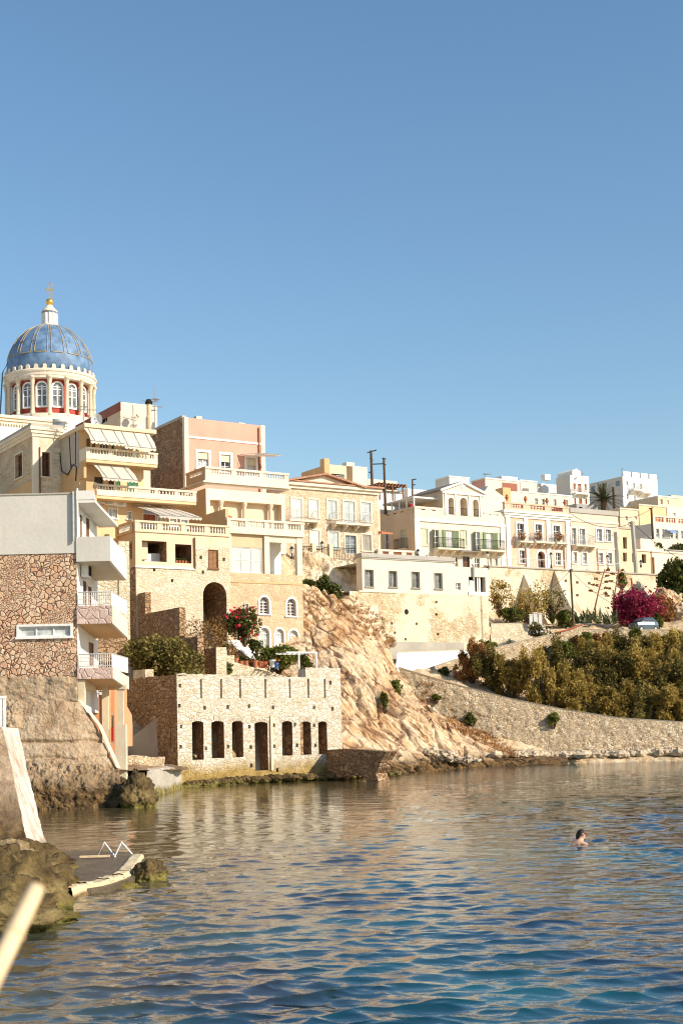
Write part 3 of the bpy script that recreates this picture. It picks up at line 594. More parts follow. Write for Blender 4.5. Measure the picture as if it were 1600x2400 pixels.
# rubble and rock face below the street
face_rows = [[P(640,1300,121),P(720,1300,121),P(800,1303,121),P(880,1306,121)],[P(640,1350,118),P(720,1352,118),P(800,1355,117.5),P(880,1360,117.2)],[P(640,1400,112),P(720,1405,112),P(800,1415,113),P(890,1440,114)],[P(640,1460,108),P(740,1470,108),P(830,1490,110),P(900,1530,111)]]
struct(sheet('street_rock_face', face_rows, 140, 110, lambda V, N: .5*fbm(V*.45, 5, .55)+.12*fbm(V*2.2, 3), 'rubble_patchy'))
# beach strip below the sea wall
beach = [[P(1180,1766,103.5),P(1300,1766,104.5),P(1450,1764,105),P(1700,1758,105)],[P(1180,1782,101.5),P(1300,1776,102.5),P(1450,1774,103),P(1700,1768,103)],[DN(1180,99.5,-.4),DN(1300,100.2,-.4),DN(1450,100.6,-.4),DN(1700,100.5,-.4)]]
struct(sheet('beach', beach, 160, 40, lambda V, N: .10*fbm(V*1.6, 4)+.12*gnoise(V*.5), 'dry_earth'))
# shingle at the foot of the ruin
shingle = [[P(400,1838,78.4),P(560,1822,80.5),P(760,1812,83.5),P(900,1800,87)],[P(400,1845,77.4),P(560,1832,79.3),P(760,1824,82),P(900,1815,86)],[PZ(400,1866,-.3),PZ(560,1848,-.3),PZ(760,1838,-.3),PZ(900,1830,-.3)]]
struct(sheet('shingle', shingle, 260, 40, lambda V, N: .13*fbm(V*2.4, 4)+.1, 'shore_rock'))
# banks behind the sea wall and below the upper road
bank = [[P(960,1570,113),P(1100,1560,118),P(1250,1540,121),P(1400,1530,124),P(1700,1530,126)],[P(960,1590,110),P(1100,1610,111),P(1250,1650,111),P(1400,1690,110),P(1700,1710,108)],[P(940,1580,107.5),P(1100,1630,107),P(1250,1672,106.6),P(1400,1700,106.3),P(1700,1720,106)]]
struct(sheet('tree_bank', bank, 120, 50, lambda V, N: .25*fbm(V*.8, 4), 'dry_earth'))
terr = [[P(1140,1440,135),P(1300,1452,138),P(1440,1458,141),P(1560,1420,145),P(1700,1380,146)],[P(1140,1470,130),P(1300,1465,133),P(1440,1464,136),P(1560,1440,140),P(1700,1420,141)],[P(1140,1500,124),P(1300,1485,126),P(1440,1484,128.5),P(1560,1484,130),P(1700,1484,131)]]
struct(sheet('upper_terrace', terr, 120, 60, lambda V, N: .3*fbm(V*.6, 4), 'dry_earth'))

# ================================================================ STONE WALLS of the shore
def wallsheet(name, label, top, bot, mat, th=.6, amp=.07, n=(240, 70), fr=1.8, cat='wall'):
    """free-standing wall: rough front, coping surface and back"""
    back = [p+Vector((0, th, 0)) for p in top]; bb = [p+Vector((0, th, 0)) for p in bot]; c = sum((Vector(p) for p in top+bot), Vector())/(len(top)+len(bot)); c = Vector((c.x, c.y, min(p.z for p in bot)))
    t = thing(name, label, cat, c); cc = tuple(c)
    o = sheet('wall_face', [[p for p in top], [p for p in bot]], n[0], n[1], lambda V, N: amp*fbm(V*fr, 4)*np.sin(np.linspace(0, math.pi, V.shape[0]))[:, None]**.3, mat, t, True, cc)
    k = 80; A = crs([tuple(p) for p in top], k)-np.array(c); Bk = crs([tuple(p) for p in back], k)-np.array(c); D = crs([tuple(p) for p in bb], k)-np.array(c); U = np.stack([A, A+[0, -.06, .1], Bk+[0, 0, .1], Bk, D])
    npmesh('coping', U.reshape(-1, 3), gridF(5, k), 'stone_trim' if 'coping' not in label else 'concrete', t, False); return t
wallsheet('sea_wall', 'long rubble sea wall sloping down to the beach below the tamarisk trees', [P(935,1566,107.2),P(1060,1604,106.8),P(1200,1640,106.5),P(1320,1664,106.2),P(1450,1684,105.8),P(1600,1694,105.5),P(1760,1696,105.3)],
          [P(950,1640,107),P(1060,1700,106.5),P(1200,1775,105.2),P(1320,1780,104.8),P(1450,1778,104.6),P(1600,1774,104.4),P(1760,1768,104.2)], 'rubble_sea', .8, .09, (420, 90))
rw = wallsheet('ramp_wall', 'rubble wall with thin red coping rising along the ramp to the road', [P(985,1574,113.5),P(1060,1549,116),P(1150,1522,118.5),P(1250,1497,120.5),P(1335,1477,122),P(1364,1466,122.5)],
          [P(985,1585,113),P(1060,1590,115),P(1150,1590,117.5),P(1250,1590,119.5),P(1335,1600,121.5),P(1366,1605,122)], 'rubble_sea', .5, .12)
wallsheet('road_wall', 'long rubble wall holding the road where the grey car is parked', [P(1362,1476,127),P(1450,1478,127.5),P(1540,1477,128),P(1700,1474,129)], [P(1362,1640,126.5),P(1450,1640,127),P(1540,1640,127.5),P(1700,1640,128.5)], 'rubble_sea', .5, .12)
wallsheet('limewashed_wall', 'white limewashed wall at the head of the ramp beside the rock slope', [P(930,1531,114.5),P(1010,1528,116.5),P(1100,1524,118.5)], [P(925,1590,113.5),P(1010,1590,115),P(1100,1590,117)], 'limewash', .4, .05)
mb = MB(); o0 = rw.location
for a, b in ((P(1300,1486,121.4), P(1335,1477,122)), (P(1335,1477,122), P(1364,1466,122.5))): mb.tube([a-o0+Vector((0, -.05, .1)), b-o0+Vector((0, -.05, .1))], .07, 6)
mb.build('red_coping', 'red_baluster', rw)
# loose boulders
def boulder(loc, r, mat, label, grp=None, seed=0, name='boulder', flat_=1.0):
    n, k = 84, 60; u = np.linspace(0, 2*math.pi, n); v = np.linspace(.02, math.pi-.02, k); U, Vv = np.meshgrid(u, v)
    D = np.stack([np.cos(U)*np.sin(Vv), np.sin(U)*np.sin(Vv), np.cos(Vv)], -1); q = D*1.3+seed*7.7; s = 1+.30*fbm(q, 5)+.10*fbm(q*2.2, 5, .6, True)-.12-.10*np.exp(-(np.abs(gnoise(q*1.3+3))/.05)**2)+.03*fbm(q*7, 3)
    Pn = D*s[..., None]*np.array(r); Pn[:, -1] = Pn[:, 0]
    o = npmesh(name, Pn.reshape(-1, 3), gridF(k, n), mat); o.location = loc; return tag(o, label, 'rock', grp)

def rubble_heap(name, label, line, n, r0, r1, spread, mat, seed):
    """loose stones nobody could count, lying along a line of ground points"""
    rg_ = np.random.default_rng(seed); L_n = crs([tuple(p) for p in line], 200); mbh = MB()
    for i in range(n):
        p = L_n[rg_.integers(200)]+np.array([rg_.normal()*spread, rg_.normal()*spread*.6, 0]); r_ = r0+(r1-r0)*rg_.random()**2.5; k, l = 7, 4; vs = []
        for a in range(l+1):
            for b in range(k): th, ph = math.pi*a/l, 2*math.pi*b/k; s_ = r_*(.75+.5*rg_.random()); vs.append((p[0]+s_*math.sin(th)*math.cos(ph)*1.2, p[1]+s_*math.sin(th)*math.sin(ph), p[2]+r_*.3+s_*.75*math.cos(th)))
        mbh.add(vs, [(a*k+b, a*k+(b+1) % k, (a+1)*k+(b+1) % k, (a+1)*k+b) for a in range(l) for b in range(k)])
    return tag(mbh.build(name, mat), label, 'stones', None, 'stuff')
rubble_heap('loose_stones', 'loose stones along the foot of the long sea wall', [P(1150, 1772, 101.4), P(1300, 1772, 103), P(1450, 1770, 103.6), P(1640, 1765, 103.4)], 900, .10, .45, .8, 'shore_rubble' if 'shore_rubble' in M else flat('shore_rubble', (.46, .37, .26), .95, 0, .35, 1.5).name, 2)
rubble_heap('loose_stones', 'loose stones and weed at the waterline below the ruin', [P(420, 1846, 77.2), P(560, 1830, 79.6), P(760, 1822, 82.3), P(890, 1815, 86)], 700, .06, .3, .5, 'weedy_rock', 3)
rubble_heap('loose_stones', 'whitish stone rubble lying low on the rock slope above the sea', [P(990, 1758, 96.2), P(1040, 1775, 96.0), P(1075, 1786, 96.6)], 260, .08, .3, .55, 'shore_rubble', 4)
# ================================================================ RED STONE HOUSE with balconies (nearest, left)
W = Bld('balcony_house', 'tall house of red rubble stone under a plain grey upper wall with white balconies', 'house', 183, 1600, 62, 90, 0.0)
F, Rr = W.F(), W.Rt()
zt, zm, zb, zp = F.hit(175, 1158)[1], F.hit(150, 1297)[1], F.hit(90, 1588)[1], F.hit(90, 1640)[1]
win1 = H(F.rect(45, 1468, 166, 1492), .18)
def pw(name, mat, z0, z1, holes=(), y=0.0, par=None, rh=()):
    mb = MB(); Face(W, 'x', y, 1).wall(mb, -16, 0, z0, z1, holes); mb.poly([(-16, y, z1), (0, y, z1), (0, 8, z1), (-16, 8, z1)]); return mb.build(name, mat, W.root)
pw('stone_wall', 'crazy_stone', zb, zm, [win1]); pw('upper_wall', 'grey_white', zm, zt, y=-.04)
W.part('parapet_cap', 'concrete', lambda m: m.box(-16, .06, -.08, .3, zt, zt+.07))
# flank with doors on every floor
za = Rr.hit(200, 1212)[1]
doors = []
for (x0, y0, x1, y1) in ((186,1207,192,1258),(200,1214,209,1258),(193,1362,202,1418),(205,1375,214,1418),(206,1506,219,1560)):
    r = Rr.rect(x0, y0, x1, y1); doors.append(H(r, .18))
mb = MB(); Rr.wall(mb, 0, 5.2, zp-.6, zt-.1, doors); mb.poly([(0, 5.2, zp), (-16, 5.2, zp), (-16, 5.2, zt), (0, 5.2, zt)]); mb.build('flank_wall', 'white', W.root)
for h in doors: shutters(Rr, h, 'wood_brown', 'white_paint', .06, name='door', sill=False)
window(F, win1, 'pane_pale', 'white_paint', 3, 1, 'white_paint', .1, at=.05)
# upper canopy on the terrace
def canopy(m):
    zc = F.hit(196, 1172)[1]; zc2 = zc-.3
    m.prism([(.02, -.1, zc), (.88, -.1, zc-.02), (.88, -.1, zc-.14), (.02, -.1, zc-.14)], [(.02, 5.6, zc2), (1.0, 5.6, zc2-.05), (1.0, 5.6, zc2-.17), (.02, 5.6, zc2-.17)])
    m.prism([(.02, -.12, zc+.42), (.80, -.12, zc+.42), (.88, -.12, zc), (.02, -.12, zc)], [(.02, .05, zc+.42), (.80, .05, zc+.42), (.88, .05, zc), (.02, .05, zc)])
W.part('canopy', ['white'], canopy)
W.part('drainpipe', 'grey_metal', lambda m: m.tube([(-.12, -.14, zt+.1), (-.12, -.14, F.hit(175, 1270)[1])], .055, 8))
W.part('corner_post', 'white_paint', lambda m: m.tube([(.06, -.06, zt+.25), (.06, -.06, F.hit(175, 1262)[1])], .05, 8))
# top parapet balcony (solid)
def solid_balcony(name, ytop, ybot, mats, out=1.55, y1=4.6, tilt=0, th=.14, sof=True, deep=.0):
    z1, z0 = F.hit(220, ytop)[1], F.hit(220, ybot)[1]; mb = MB(); drop = .0
    mb.box(0, out, -.1, -.1+th, z0, z1, 0)                                   # end panel facing us
    mb.prism([(out-th, -.1+th, z0), (out, -.1+th, z0), (out, -.1+th, z1), (out-th, -.1+th, z1)], [(out-th, y1, z0-.4), (out, y1, z0-.4), (out, y1, z1-.3), (out-th, y1, z1-.3)], 1)
    mb.prism([(0, -.1+th, z0), (out-th, -.1+th, z0), (out-th, -.1+th, z0+.14), (0, -.1+th, z0+.14)], [(0, y1, z0-.4), (out-th, y1, z0-.4), (out-th, y1, z0-.26), (0, y1, z0-.26)], 2)
    return mb.build(name, mats, W.root), z0, z1
b0, z00, z01 = solid_balcony('terrace_parapet', 1258, 1316, ['grey_white', 'white', 'soffit'])
def railed(ytop, yfl, ybot, y1):
    o, z0, z1 = solid_balcony('balcony', yfl, ybot, ['pink_stone', 'pale_cream', 'ochre'], 1.6, y1)
    zr = F.hit(220, ytop)[1]; r = MB(); railing(F, r, .06, 1.56, z1, zr, -.05, .1, .017); r.tube([F.pt(.06, z1+.3, -.05), F.pt(1.56, z1+.3, -.05)], .014, 4)
    S2 = Face(W, 'y', 1.56, -1); railing(S2, r, .05, y1-.05, z1-.1, zr, 0, .1, .017); S2.box(r, .1, y1-.1, z1+.12, zr-.22, .015, .03)
    r.build('railing', 'rail_metal', o); return o, z0, z1
b1, z10, z11 = railed(1388, 1420, 1462, 4.4); b2, z20, z21 = railed(1533, 1565, 1591, 4.6)
# ground floor under the lowest balcony
def porch(m):
    zc = z20-.02
    m.box(0.0, .3, -.0, .35, zp-3.6, zc); m.box(.0, .25, .35, 3.2, zc-.45, zc); m.box(.55, .85, 3.0, 3.3, zc-5.5, zc)
W.part('porch_frame', 'cream', porch)
pil = W.part('pillar', 'stone_col', lambda m: (m.box(1.28, 1.56, 3.0, 3.28, zp-1.2, z20-.2), m.box(1.18, 1.68, 2.9, 3.4, zp-3.9, zp-1.2), m.box(1.2, 1.7, 2.95, 3.35, z20-.42, z20-.2)))
ac = thing('air_conditioner', 'white air conditioner under the grey top balcony of the red stone house', 'air conditioner', W.w((.05, 1.2, Rr.hit(197, 1341)[1])), 0)
mb = MB(); mb.box(0, .32, -.4, .4, -.32, .3); mb.build('case', 'plastic_white', ac); mb = MB(); mb.box(.33, .345, -.3, .3, -.24, .24); [mb.box(.345, .36, -.3, .3, q, q+.02) for q in np.arange(-.24, .25, .07)]; mb.build('grille', 'dark', ac)
# plaster band, battered retaining wall and its footing
band = [[P(-60, 1586, 61.85), P(60, 1586, 61.85), P(183, 1586, 61.85)], [P(-60, 1645, 61.8), P(60, 1645, 61.8), P(183, 1642, 61.8)]]
o = sheet('plaster_band', [[W.inv @ p for p in r] for r in band], 150, 40, lambda V, N: -.05+.1*fbm(V*1.5, 4), 'rough_concrete', W.root)
RT = thing('retaining_wall', 'crumbling battered concrete retaining wall under the red stone house', 'wall', PZ(150, 1890))
rt = lambda p: p-RT.location
rows = [[P(-80, 1640, 61.5), P(60, 1640, 61.4), P(140, 1642, 61.3), P(188, 1645, 61.6)], [P(-80, 1700, 61), P(70, 1700, 60.9), P(160, 1700, 60.8), P(226, 1702, 61.2)], [P(-80, 1790, 60.2), P(90, 1790, 60), P(190, 1795, 60), P(272, 1800, 60.6)]]
def crust(V, N): return .05*fbm(V*.6, 3, .5)+.03*fbm(V*4.2, 4, .6)+.06*np.maximum(0, np.sin(V[..., 2]*2.6+1.2*gnoise(V*.5)))**4*-1-.16*np.exp(-((V[..., 2]-P(150, 1737, 60.9).z+.12*gnoise(V*.8))/.07)**2)-.10*np.exp(-((V[..., 2]-P(150, 1775, 60.5).z+.15*gnoise(V*.7))/.06)**2)+.22*np.clip((P(150, 1760, 60.6).z-V[..., 2]), 0, 1)*np.maximum(0, fbm(V*2.4, 3))
sheet('wall_face', rows, 300, 160, crust, 'rough_concrete', RT, True, tuple(RT.location))
rows = [[P(-80, 1788, 60.2), P(90, 1788, 60), P(190, 1793, 60), P(276, 1798, 60.6)], [P(-80, 1850, 59), P(95, 1850, 58.6), P(200, 1845, 59.2), P(285, 1850, 60)], [Vector((p.x, p.y, -.5)) for p in (P(-80, 1850, 58.6), P(95, 1850, 58.3), P(210, 1845, 58.9), P(300, 1850, 59.8))]]
sheet('footing', rows, 300, 120, lambda V, N: .16*fbm(V*.9, 5, .6)+.13*fbm(V*3.0, 4, .6), 'rough_concrete', RT, True, tuple(RT.location))
edge = [P(183, 1640, 61.8), P(205, 1665, 61.4), P(232, 1700, 61.1), P(256, 1755, 60.8), P(276, 1800, 60.5)]
mb = MB(); A = [rt(p) for p in edge]
for a, b in zip(A[:-1], A[1:]): mb.prism([a+Vector((-.02, -.05, 0)), a+Vector((.09, -.03, 0)), a+Vector((.07, .35, 0)), a+Vector((-.02, .35, 0))], [b+Vector((-.02, -.05, 0)), b+Vector((.09, -.03, 0)), b+Vector((.07, .35, 0)), b+Vector((-.02, .35, 0))])
mb.build('edge_coping', 'stone_trim', RT)
# quay between the house and the ruin
QY = thing('quay', 'low concrete quay stained with yellow weed between the retaining wall and the ruin', 'quay', PZ(385, 1872))
q = lambda p: p-QY.location
rows = [[P(345, 1800, 70), P(385, 1797, 73), P(424, 1800, 76.5)], [P(345, 1808, 66.5), P(385, 1800, 70), P(424, 1802, 75.5)], [PZ(343, 1882, -.3), PZ(390, 1874, -.3), PZ(430, 1858, -.3)]]
sheet('quay_face', rows, 90, 70, lambda V, N: .06*fbm(V*1.6, 4), 'jetty_concrete', QY, True, tuple(QY.location))
sheet('quay_top', [[P(225, 1790, 72), P(330, 1788, 74), P(440, 1795, 80)], [P(225, 1802, 62), P(330, 1806, 66), P(440, 1804, 74)]], 60, 20, lambda V, N: .05*fbm(V, 3), 'rough_concrete', QY, True, tuple(QY.location))
boulder(PZ(322, 1868, .42), (.75, .8, .95), 'weedy_rock', 'big dark boulder at the foot of the quay below the balcony pillar', seed=1)
boulder(PZ(296, 1868, .35), (.8, .8, .8), 'weedy_rock', 'dark rounded boulder at the water between the retaining wall and a bigger boulder', seed=2)
mb = MB(); A, Bv = P(288, 1778, 71), P(386, 1778, 74)
low = thing('low_rubble_wall', 'low broken rubble wall on the quay beside the balcony pillar', 'wall', A)
sheet('wall_face', [[A+Vector((0, .5, .15)), Bv+Vector((0, .5, .1))], [A+Vector((0, 0, .1)), Bv+Vector((0, 0, .05))], [A+Vector((0, -.1, -.9)), Bv+Vector((0, -.1, -.9))]], 60, 20, lambda V, N: .12*fbm(V*1.5, 4), 'rubble_sea', low, True, tuple(A))
# orange house under the balconies
OH = Bld('orange_house', 'faded orange plaster house with a grey door under the lowest balcony', 'house', 222, 1700, 67.5, 88)
F = OH.F(); dr = H(F.rect(252, 1676, 268, 1740), .12); wn = H(F.rect(224, 1602, 243, 1624), .1)
zz = F.hit(240, 1590)[1]; OH.shell(-2, 1.0, 0, 5, F.hit(240, 1810)[1], zz, [dr, wn]); OH.done('orange'); shutters(F, dr, 'shutter_grey', None, name='door', sill=False); window(F, wn, 'pane_grey', 'white_paint', 2, 1, 'white_paint', .05)
OH.part('door_panel', 'red_cloth', lambda m: F.box(m, dr['r'][0]+.06, dr['r'][1]-.02, dr['r'][2]+.05, dr['r'][2]+.75, .03, .05))
OH.part('window_guard', 'white_paint', lambda m: (m.tube([F.pt(wn['r'][0], wn['r'][2], -.05), F.pt(wn['r'][1], wn['r'][3], -.05)], .025, 5), m.tube([F.pt(wn['r'][0], wn['r'][3], -.05), F.pt(wn['r'][1], wn['r'][2], -.05)], .025, 5), m.tube([F.pt(wn['r'][0], wn['r'][2], -.05), F.pt(wn['r'][1], wn['r'][2], -.05)], .025, 5)))
def curved(m):
    pts = [(250,1606,67.3),(262,1618,68),(276,1638,69),(290,1656,70),(301,1676,70.6),(303,1700,70.8),(300,1722,70.8)]; bt = [(250,1745,67.3),(262,1745,68),(276,1748,69),(290,1750,70),(300,1750,70.6),(303,1750,70.8),(301,1750,70.8)]
    for i in range(len(pts)-1):
        a, b, c, d = (OH.loc(P(*v)) for v in (pts[i], pts[i+1], bt[i+1], bt[i])); e = Vector((.16, .16, .02)); m.prism([a, b, c, d], [a+e, b+e, c+e, d+e])
OH.part('stair_parapet', 'orange', curved)
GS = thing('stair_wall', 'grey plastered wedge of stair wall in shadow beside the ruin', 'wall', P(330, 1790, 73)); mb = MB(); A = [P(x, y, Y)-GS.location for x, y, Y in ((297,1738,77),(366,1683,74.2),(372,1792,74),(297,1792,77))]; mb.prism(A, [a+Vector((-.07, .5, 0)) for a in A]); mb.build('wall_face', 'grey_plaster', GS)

# ================================================================ DOME CHURCH
DX, DY_ = 119, 165; c0 = P(DX, 972, DY_); px = DY_/FPX  # metres per pixel there
CH_ = thing('domed_church', 'church with a ribbed blue dome and a ring of columns topped by a gold cross', 'church', (c0.x, c0.y, c0.z), R(11))
zc = lambda y: zat(DX, y, DY_)-c0.z
rc, rw_, rd = 107*px, 88*px, 101*px; zcb, zct = zc(905), zc(889); zd0 = zct
mb = MB(); n = 64; mb.lathe([(rc*.985, zcb-.25), (rc*.985, zcb), (rc, zcb+.1), (rc, zcb+(zct-zcb)*.55), (rc*1.02, zcb+(zct-zcb)*.6), (rc*1.025, zct-.15), (rc*1.0, zct)], n); mb.lathe([(rc*1.0, -2.4), (rc, -1.0), (rw_, -.95)], n); mb.build('entablature', 'pale_cream', CH_)
mb = MB(); mb.lathe([(rw_, -2.0), (rw_, zcb)], n); mb.build('drum', 'red_wall', CH_)
for i in range(16):
    th = 2*math.pi*i/16; cx, cy = (rc*.945)*math.cos(th), (rc*.945)*math.sin(th); mb = MB(); q = .25
    mb.lathe([(q*1.35, -1.3), (q*1.35, -.85), (q*1.05, -.75), (q, -.6), (q*.86, zcb-1.0), (q*1.05, zcb-.9), (q*1.0, zcb-.75), (q*1.5, zcb-.25), (q*1.7, zcb-.22), (q*1.7, zcb)], 12, (cx, cy, 0)); mb.build('column', 'stone_col', CH_, True)
    tw = th+math.pi/16; ww, z0, z1 = .74, -.1, zcb-.5; fr = MB(); pn = MB(); k = 8; o_ = Vector((math.cos(tw), math.sin(tw), 0)); s_ = Vector((-math.sin(tw), math.cos(tw), 0)); base = o_*(rw_-.02)
    def pt(a, z, n_=0): return base+s_*a+o_*n_+Vector((0, 0, z))
    def arch(w_, top): zt_ = top-w_; return [(-w_, z0)]+[(-w_*math.cos(math.pi*j/k), zt_+w_*math.sin(math.pi*j/k)) for j in range(k+1)]+[(w_, z0)]
    A, Bv = arch(ww, z1), arch(ww-.2, z1-.2)
    for j in range(len(A)-1): fr.prism([pt(*A[j], 0), pt(*A[j+1], 0), pt(*Bv[j+1], 0), pt(*Bv[j], 0)], [pt(*A[j], .2), pt(*A[j+1], .2), pt(*Bv[j+1], .2), pt(*Bv[j], .2)])
    for a0, a1, b0_, b1_ in [(-ww, ww, z0-.05, z0+.15), (-.08, .08, z0+.15, z1-.5)]+[(-ww+.15, -.05, z, z+.09) for z in (z0+1.35, z0+2.4, z1-1.05)]+[(.05, ww-.15, z, z+.09) for z in (z0+1.35, z0+2.4, z1-1.05)]:
        fr.prism([pt(a0, b0_, .02), pt(a1, b0_, .02), pt(a1, b1_, .02), pt(a0, b1_, .02)], [pt(a0, b0_, .15), pt(a1, b0_, .15), pt(a1, b1_, .15), pt(a0, b1_, .15)])
    wo = fr.build('window', 'white_paint', CH_); pn.poly([pt(a, z, .08) for a, z in Bv]); pn.build('pane', 'pane_grey', wo)
zl = zc(766); hd = zl-zd0; prof = [(rd, zd0-.2), (rd, zd0+.9)]+[(rd*math.cos(a), zd0+.9+(hd-.9+.12)*math.sin(a)) for a in np.linspace(.08, math.asin(.985), 22)]
mb = MB(); mb.lathe(prof, 96); mb.build('dome', 'dome_blue', CH_, True)
for i in range(16):
    th = 2*math.pi*i/16+math.pi/16*0; mb = MB()
    for dth in (-.045, .045):
        pts = [Vector(((r+.05)*math.cos(th+dth*min(1, r/2+.25)), (r+.05)*math.sin(th+dth*min(1, r/2+.25)), z)) for r, z in prof[4:]]; mb.tube(pts, .033, 5)
    mb.tube([Vector(((prof[4][0]+.05)*math.cos(th+q), (prof[4][0]+.05)*math.sin(th+q), prof[4][1])) for q in np.linspace(.045, 2*math.pi/16-.045, 7)], .045, 5); mb.build('rib', 'gold_rib', CH_, True)
for i in range(32):
    mb = MB(); th = 2*math.pi*(i+.5)/32; o_ = Vector((math.cos(th), math.sin(th), 0)); s_ = Vector((-math.sin(th), math.cos(th), 0)); A = [(-.3, 0), (-.22, .2), (-.22, .42), (-.12, .56), (.12, .56), (.22, .42), (.22, .2), (.3, 0)]
    mb.prism([o_*(rc*.985)+s_*a+Vector((0, 0, zct-.02+z)) for a, z in A], [o_*(rc*.985-.2)+s_*a+Vector((0, 0, zct-.02+z)) for a, z in A])
    mb.build('parapet_merlon', 'pale_cream', CH_)
rl = 17.5*px; LN = MB(); LN.lathe([(rl*1.25, zl-.25), (rl*1.25, zl+.15), (rl, zl+.25), (rl, zc(735)), (rl*1.1, zc(734))], 24)
for i in range(12): th = 2*math.pi*i/12; LN.tube([(rl*math.cos(th), rl*math.sin(th), zl+.25), (rl*math.cos(th), rl*math.sin(th), zc(736))], .11, 6)
ln = LN.build('lantern', 'white', CH_); mb = MB(); mb.lathe([(rl*1.08, zc(735.5)), (rl*1.08, zc(732.5))], 24); mb.build('lantern_band', 'dome_blue', ln)
mb = MB(); mb.lathe([(rl*1.15, zc(733)), (rl*1.05, zc(729)), (rl*.55, zc(721)), (rl*.4, zc(716))], 24); mb.build('lantern_cap', 'pale_cream', ln, True)
mb = MB(); rb = 9*px; mb.lathe([(rb*math.cos(a)+.01, zc(708)+rb*math.sin(a)) for a in np.linspace(-1.5, 1.5, 12)], 20); mb.build('orb', 'gold', CH_, True)
mb = MB(); mb.box(-.09, .09, -.09, .09, zc(700), zc(664)); zx = zc(679); mb.box(-.42, .42, -.07, .07, zx-.08, zx+.08)
for p in ((-.42, zx), (.42, zx), (0, zc(664))): mb.lathe([(.02, -.13), (.13, 0), (.02, .13)], 8, (p[0], 0, p[1]))
mb.build('cross', 'gold', CH_); mb = MB(); mb.tube([(.38, -.1, zc(722)), (.38, -.1, zc(662))], .035, 5); mb.build('lightning_rod', 'grey_metal', CH_)
mb = MB(); a0 = R(195); pos = lambda r, z, d: (r*math.cos(a0)-d*math.sin(a0), r*math.sin(a0)+d*math.cos(a0), z)
for d in (-.22, .22): mb.tube([pos(rc*1.12, -1.5, d), pos(rc*1.05, zct+.3, d), pos(rd*.99, zct+1.6, d)], .04, 5)
for z in np.arange(-1.2, zct+.2, .35): mb.tube([pos(rc*1.12-.05*(z/3), z, -.22), pos(rc*1.12-.05*(z/3), z, .22)], .03, 4)
mb.build('ladder', 'black_metal', CH_)
CR = Bld('church_body', 'white church body with a dentilled cornice running out of the picture below the blue dome', 'church', 117, 985, 150, 60)
F = CR.F(); z1 = F.hit(117, 984)[1]
CR.shell(-16, 2.0, 0, 14, 20, z1-.9); CR.done('white'); cornice(CR, -16, 2.0, 0, 14, z1-.9, z1, .5, 'pale_cream', 'f', steps=3)
CR.part('dentil_row', 'pale_cream', lambda m: [m.box(-16+i*.3, -16+i*.3+.15, -.2, .01, z1-1.08, z1-.9) for i in range(59)])
CR.part('drum_base', 'white', lambda m: m.box(-3.3, 5.2, 3.0, 9.0, z1-3, z1+.9))

# ================================================================ OLD STONE HOUSE behind the grey wall
C = Bld('stone_house', 'coursed ashlar house with white cornice and two tall windows left of the yellow flats', 'house', 78, 1080, 100, 58, 8.0)
F, L = C.F(), C.L(); zt = F.hit(78, 1000)[1]; zc_ = F.hit(78, 1022)[1]; xe = F.hit(148, 1080)[0]; ve = L.hit(-40, 1090)[0]
fh = H(F.rect(99, 1060, 118, 1117), .3); lh = H(L.rect(37, 1064, 54, 1120), .3); lz = L.hit(40, 1143)[1]
C.shell(0, xe, 0, ve, 0, zt, [fh], [lh], m=0, ml=1); C.done('ashlar_pale', 'ashlar')
cornice(C, 0, xe, 0, ve, zc_, zt, .28, 'stone_trim', 'fl', steps=3); C.part('roof_slab', 'concrete', lambda m: m.box(-.2, xe, -.2, ve, zt, zt+.25))
C.part('quoin', 'stone_trim', lambda m: m.box(-.03, .42, -.03, .2, 0, zc_)); C.part('plinth', 'ochre', lambda m: m.box(-.05, .0, .2, ve, 0, lz))
for Fc, h in ((F, fh), (L, lh)): window(Fc, h, 'pane_brown', 'wood_brown', 2, 3, 'stone_trim', .14)
C.part('drainpipe', 'wood_brown', lambda m: m.tube([(.5, -.08, zc_-.8), (.52, -.08, 0)], .05, 6))

# ================================================================ YELLOW FLATS with awnings
D = Bld('yellow_flats', 'yellow block of flats with stacked balustraded balconies and cream awnings', 'building', 186, 1080, 98, 58, 6.0)
F, L, O = D.F(), D.L(), D.F(-1.4); zt = O.hit(203, 992)[1]; zs = O.hit(203, 1001)[1]; xr = O.hit(366, 1030)[0]; ve = 9.0
z_b1t, z_b1b = O.hit(205, 1047)[1], O.hit(205, 1078)[1]; z_b2t, z_b2b = O.hit(224, 1133)[1], O.hit(224, 1163)[1]
d1 = [H(F.rect(x0, y0, x1, y1), .2) for x0, y0, x1, y1 in ((203,1028,212,1052),(216,1034,224,1056),(235,1040,256,1064),(262,1044,268,1066),(286,1048,300,1072),(304,1050,312,1074),(318,1054,326,1078))]
d2 = [H(F.rect(x0, y0, x1, y1), .2) for x0, y0, x1, y1 in ((222,1118,242,1142),(255,1124,268,1146),(270,1126,283,1148),(298,1128,324,1154))]
d3 = [H(F.rect(x0, y0, x1, y1), .2) for x0, y0, x1, y1 in ((255,1192,275,1214),(299,1200,308,1216),(336,1206,364,1228),(370,1212,388,1234),(398,1216,414,1232),(424,1218,440,1236))]
xw = F.hit(470, 1150)[0]
D.shell(0, xr-.4, 0, ve, 0, zs, d1+d2+d3, ml=1); D.L(0); D.done('yellow', 'tan')
D.part('upper_side_render', 'concrete', lambda m: m.box(-.03, 0, .0, 4.6, z_b1b-.3, zs))
D.part('roof_slab', 'cream', lambda m: m.box(-.15, xr, -1.5, ve, zs, zt))
D.part('end_wall', 'yellow', lambda m: m.box(0, .25, -1.35, 0, z_b1b, zs-.02)) if False else None
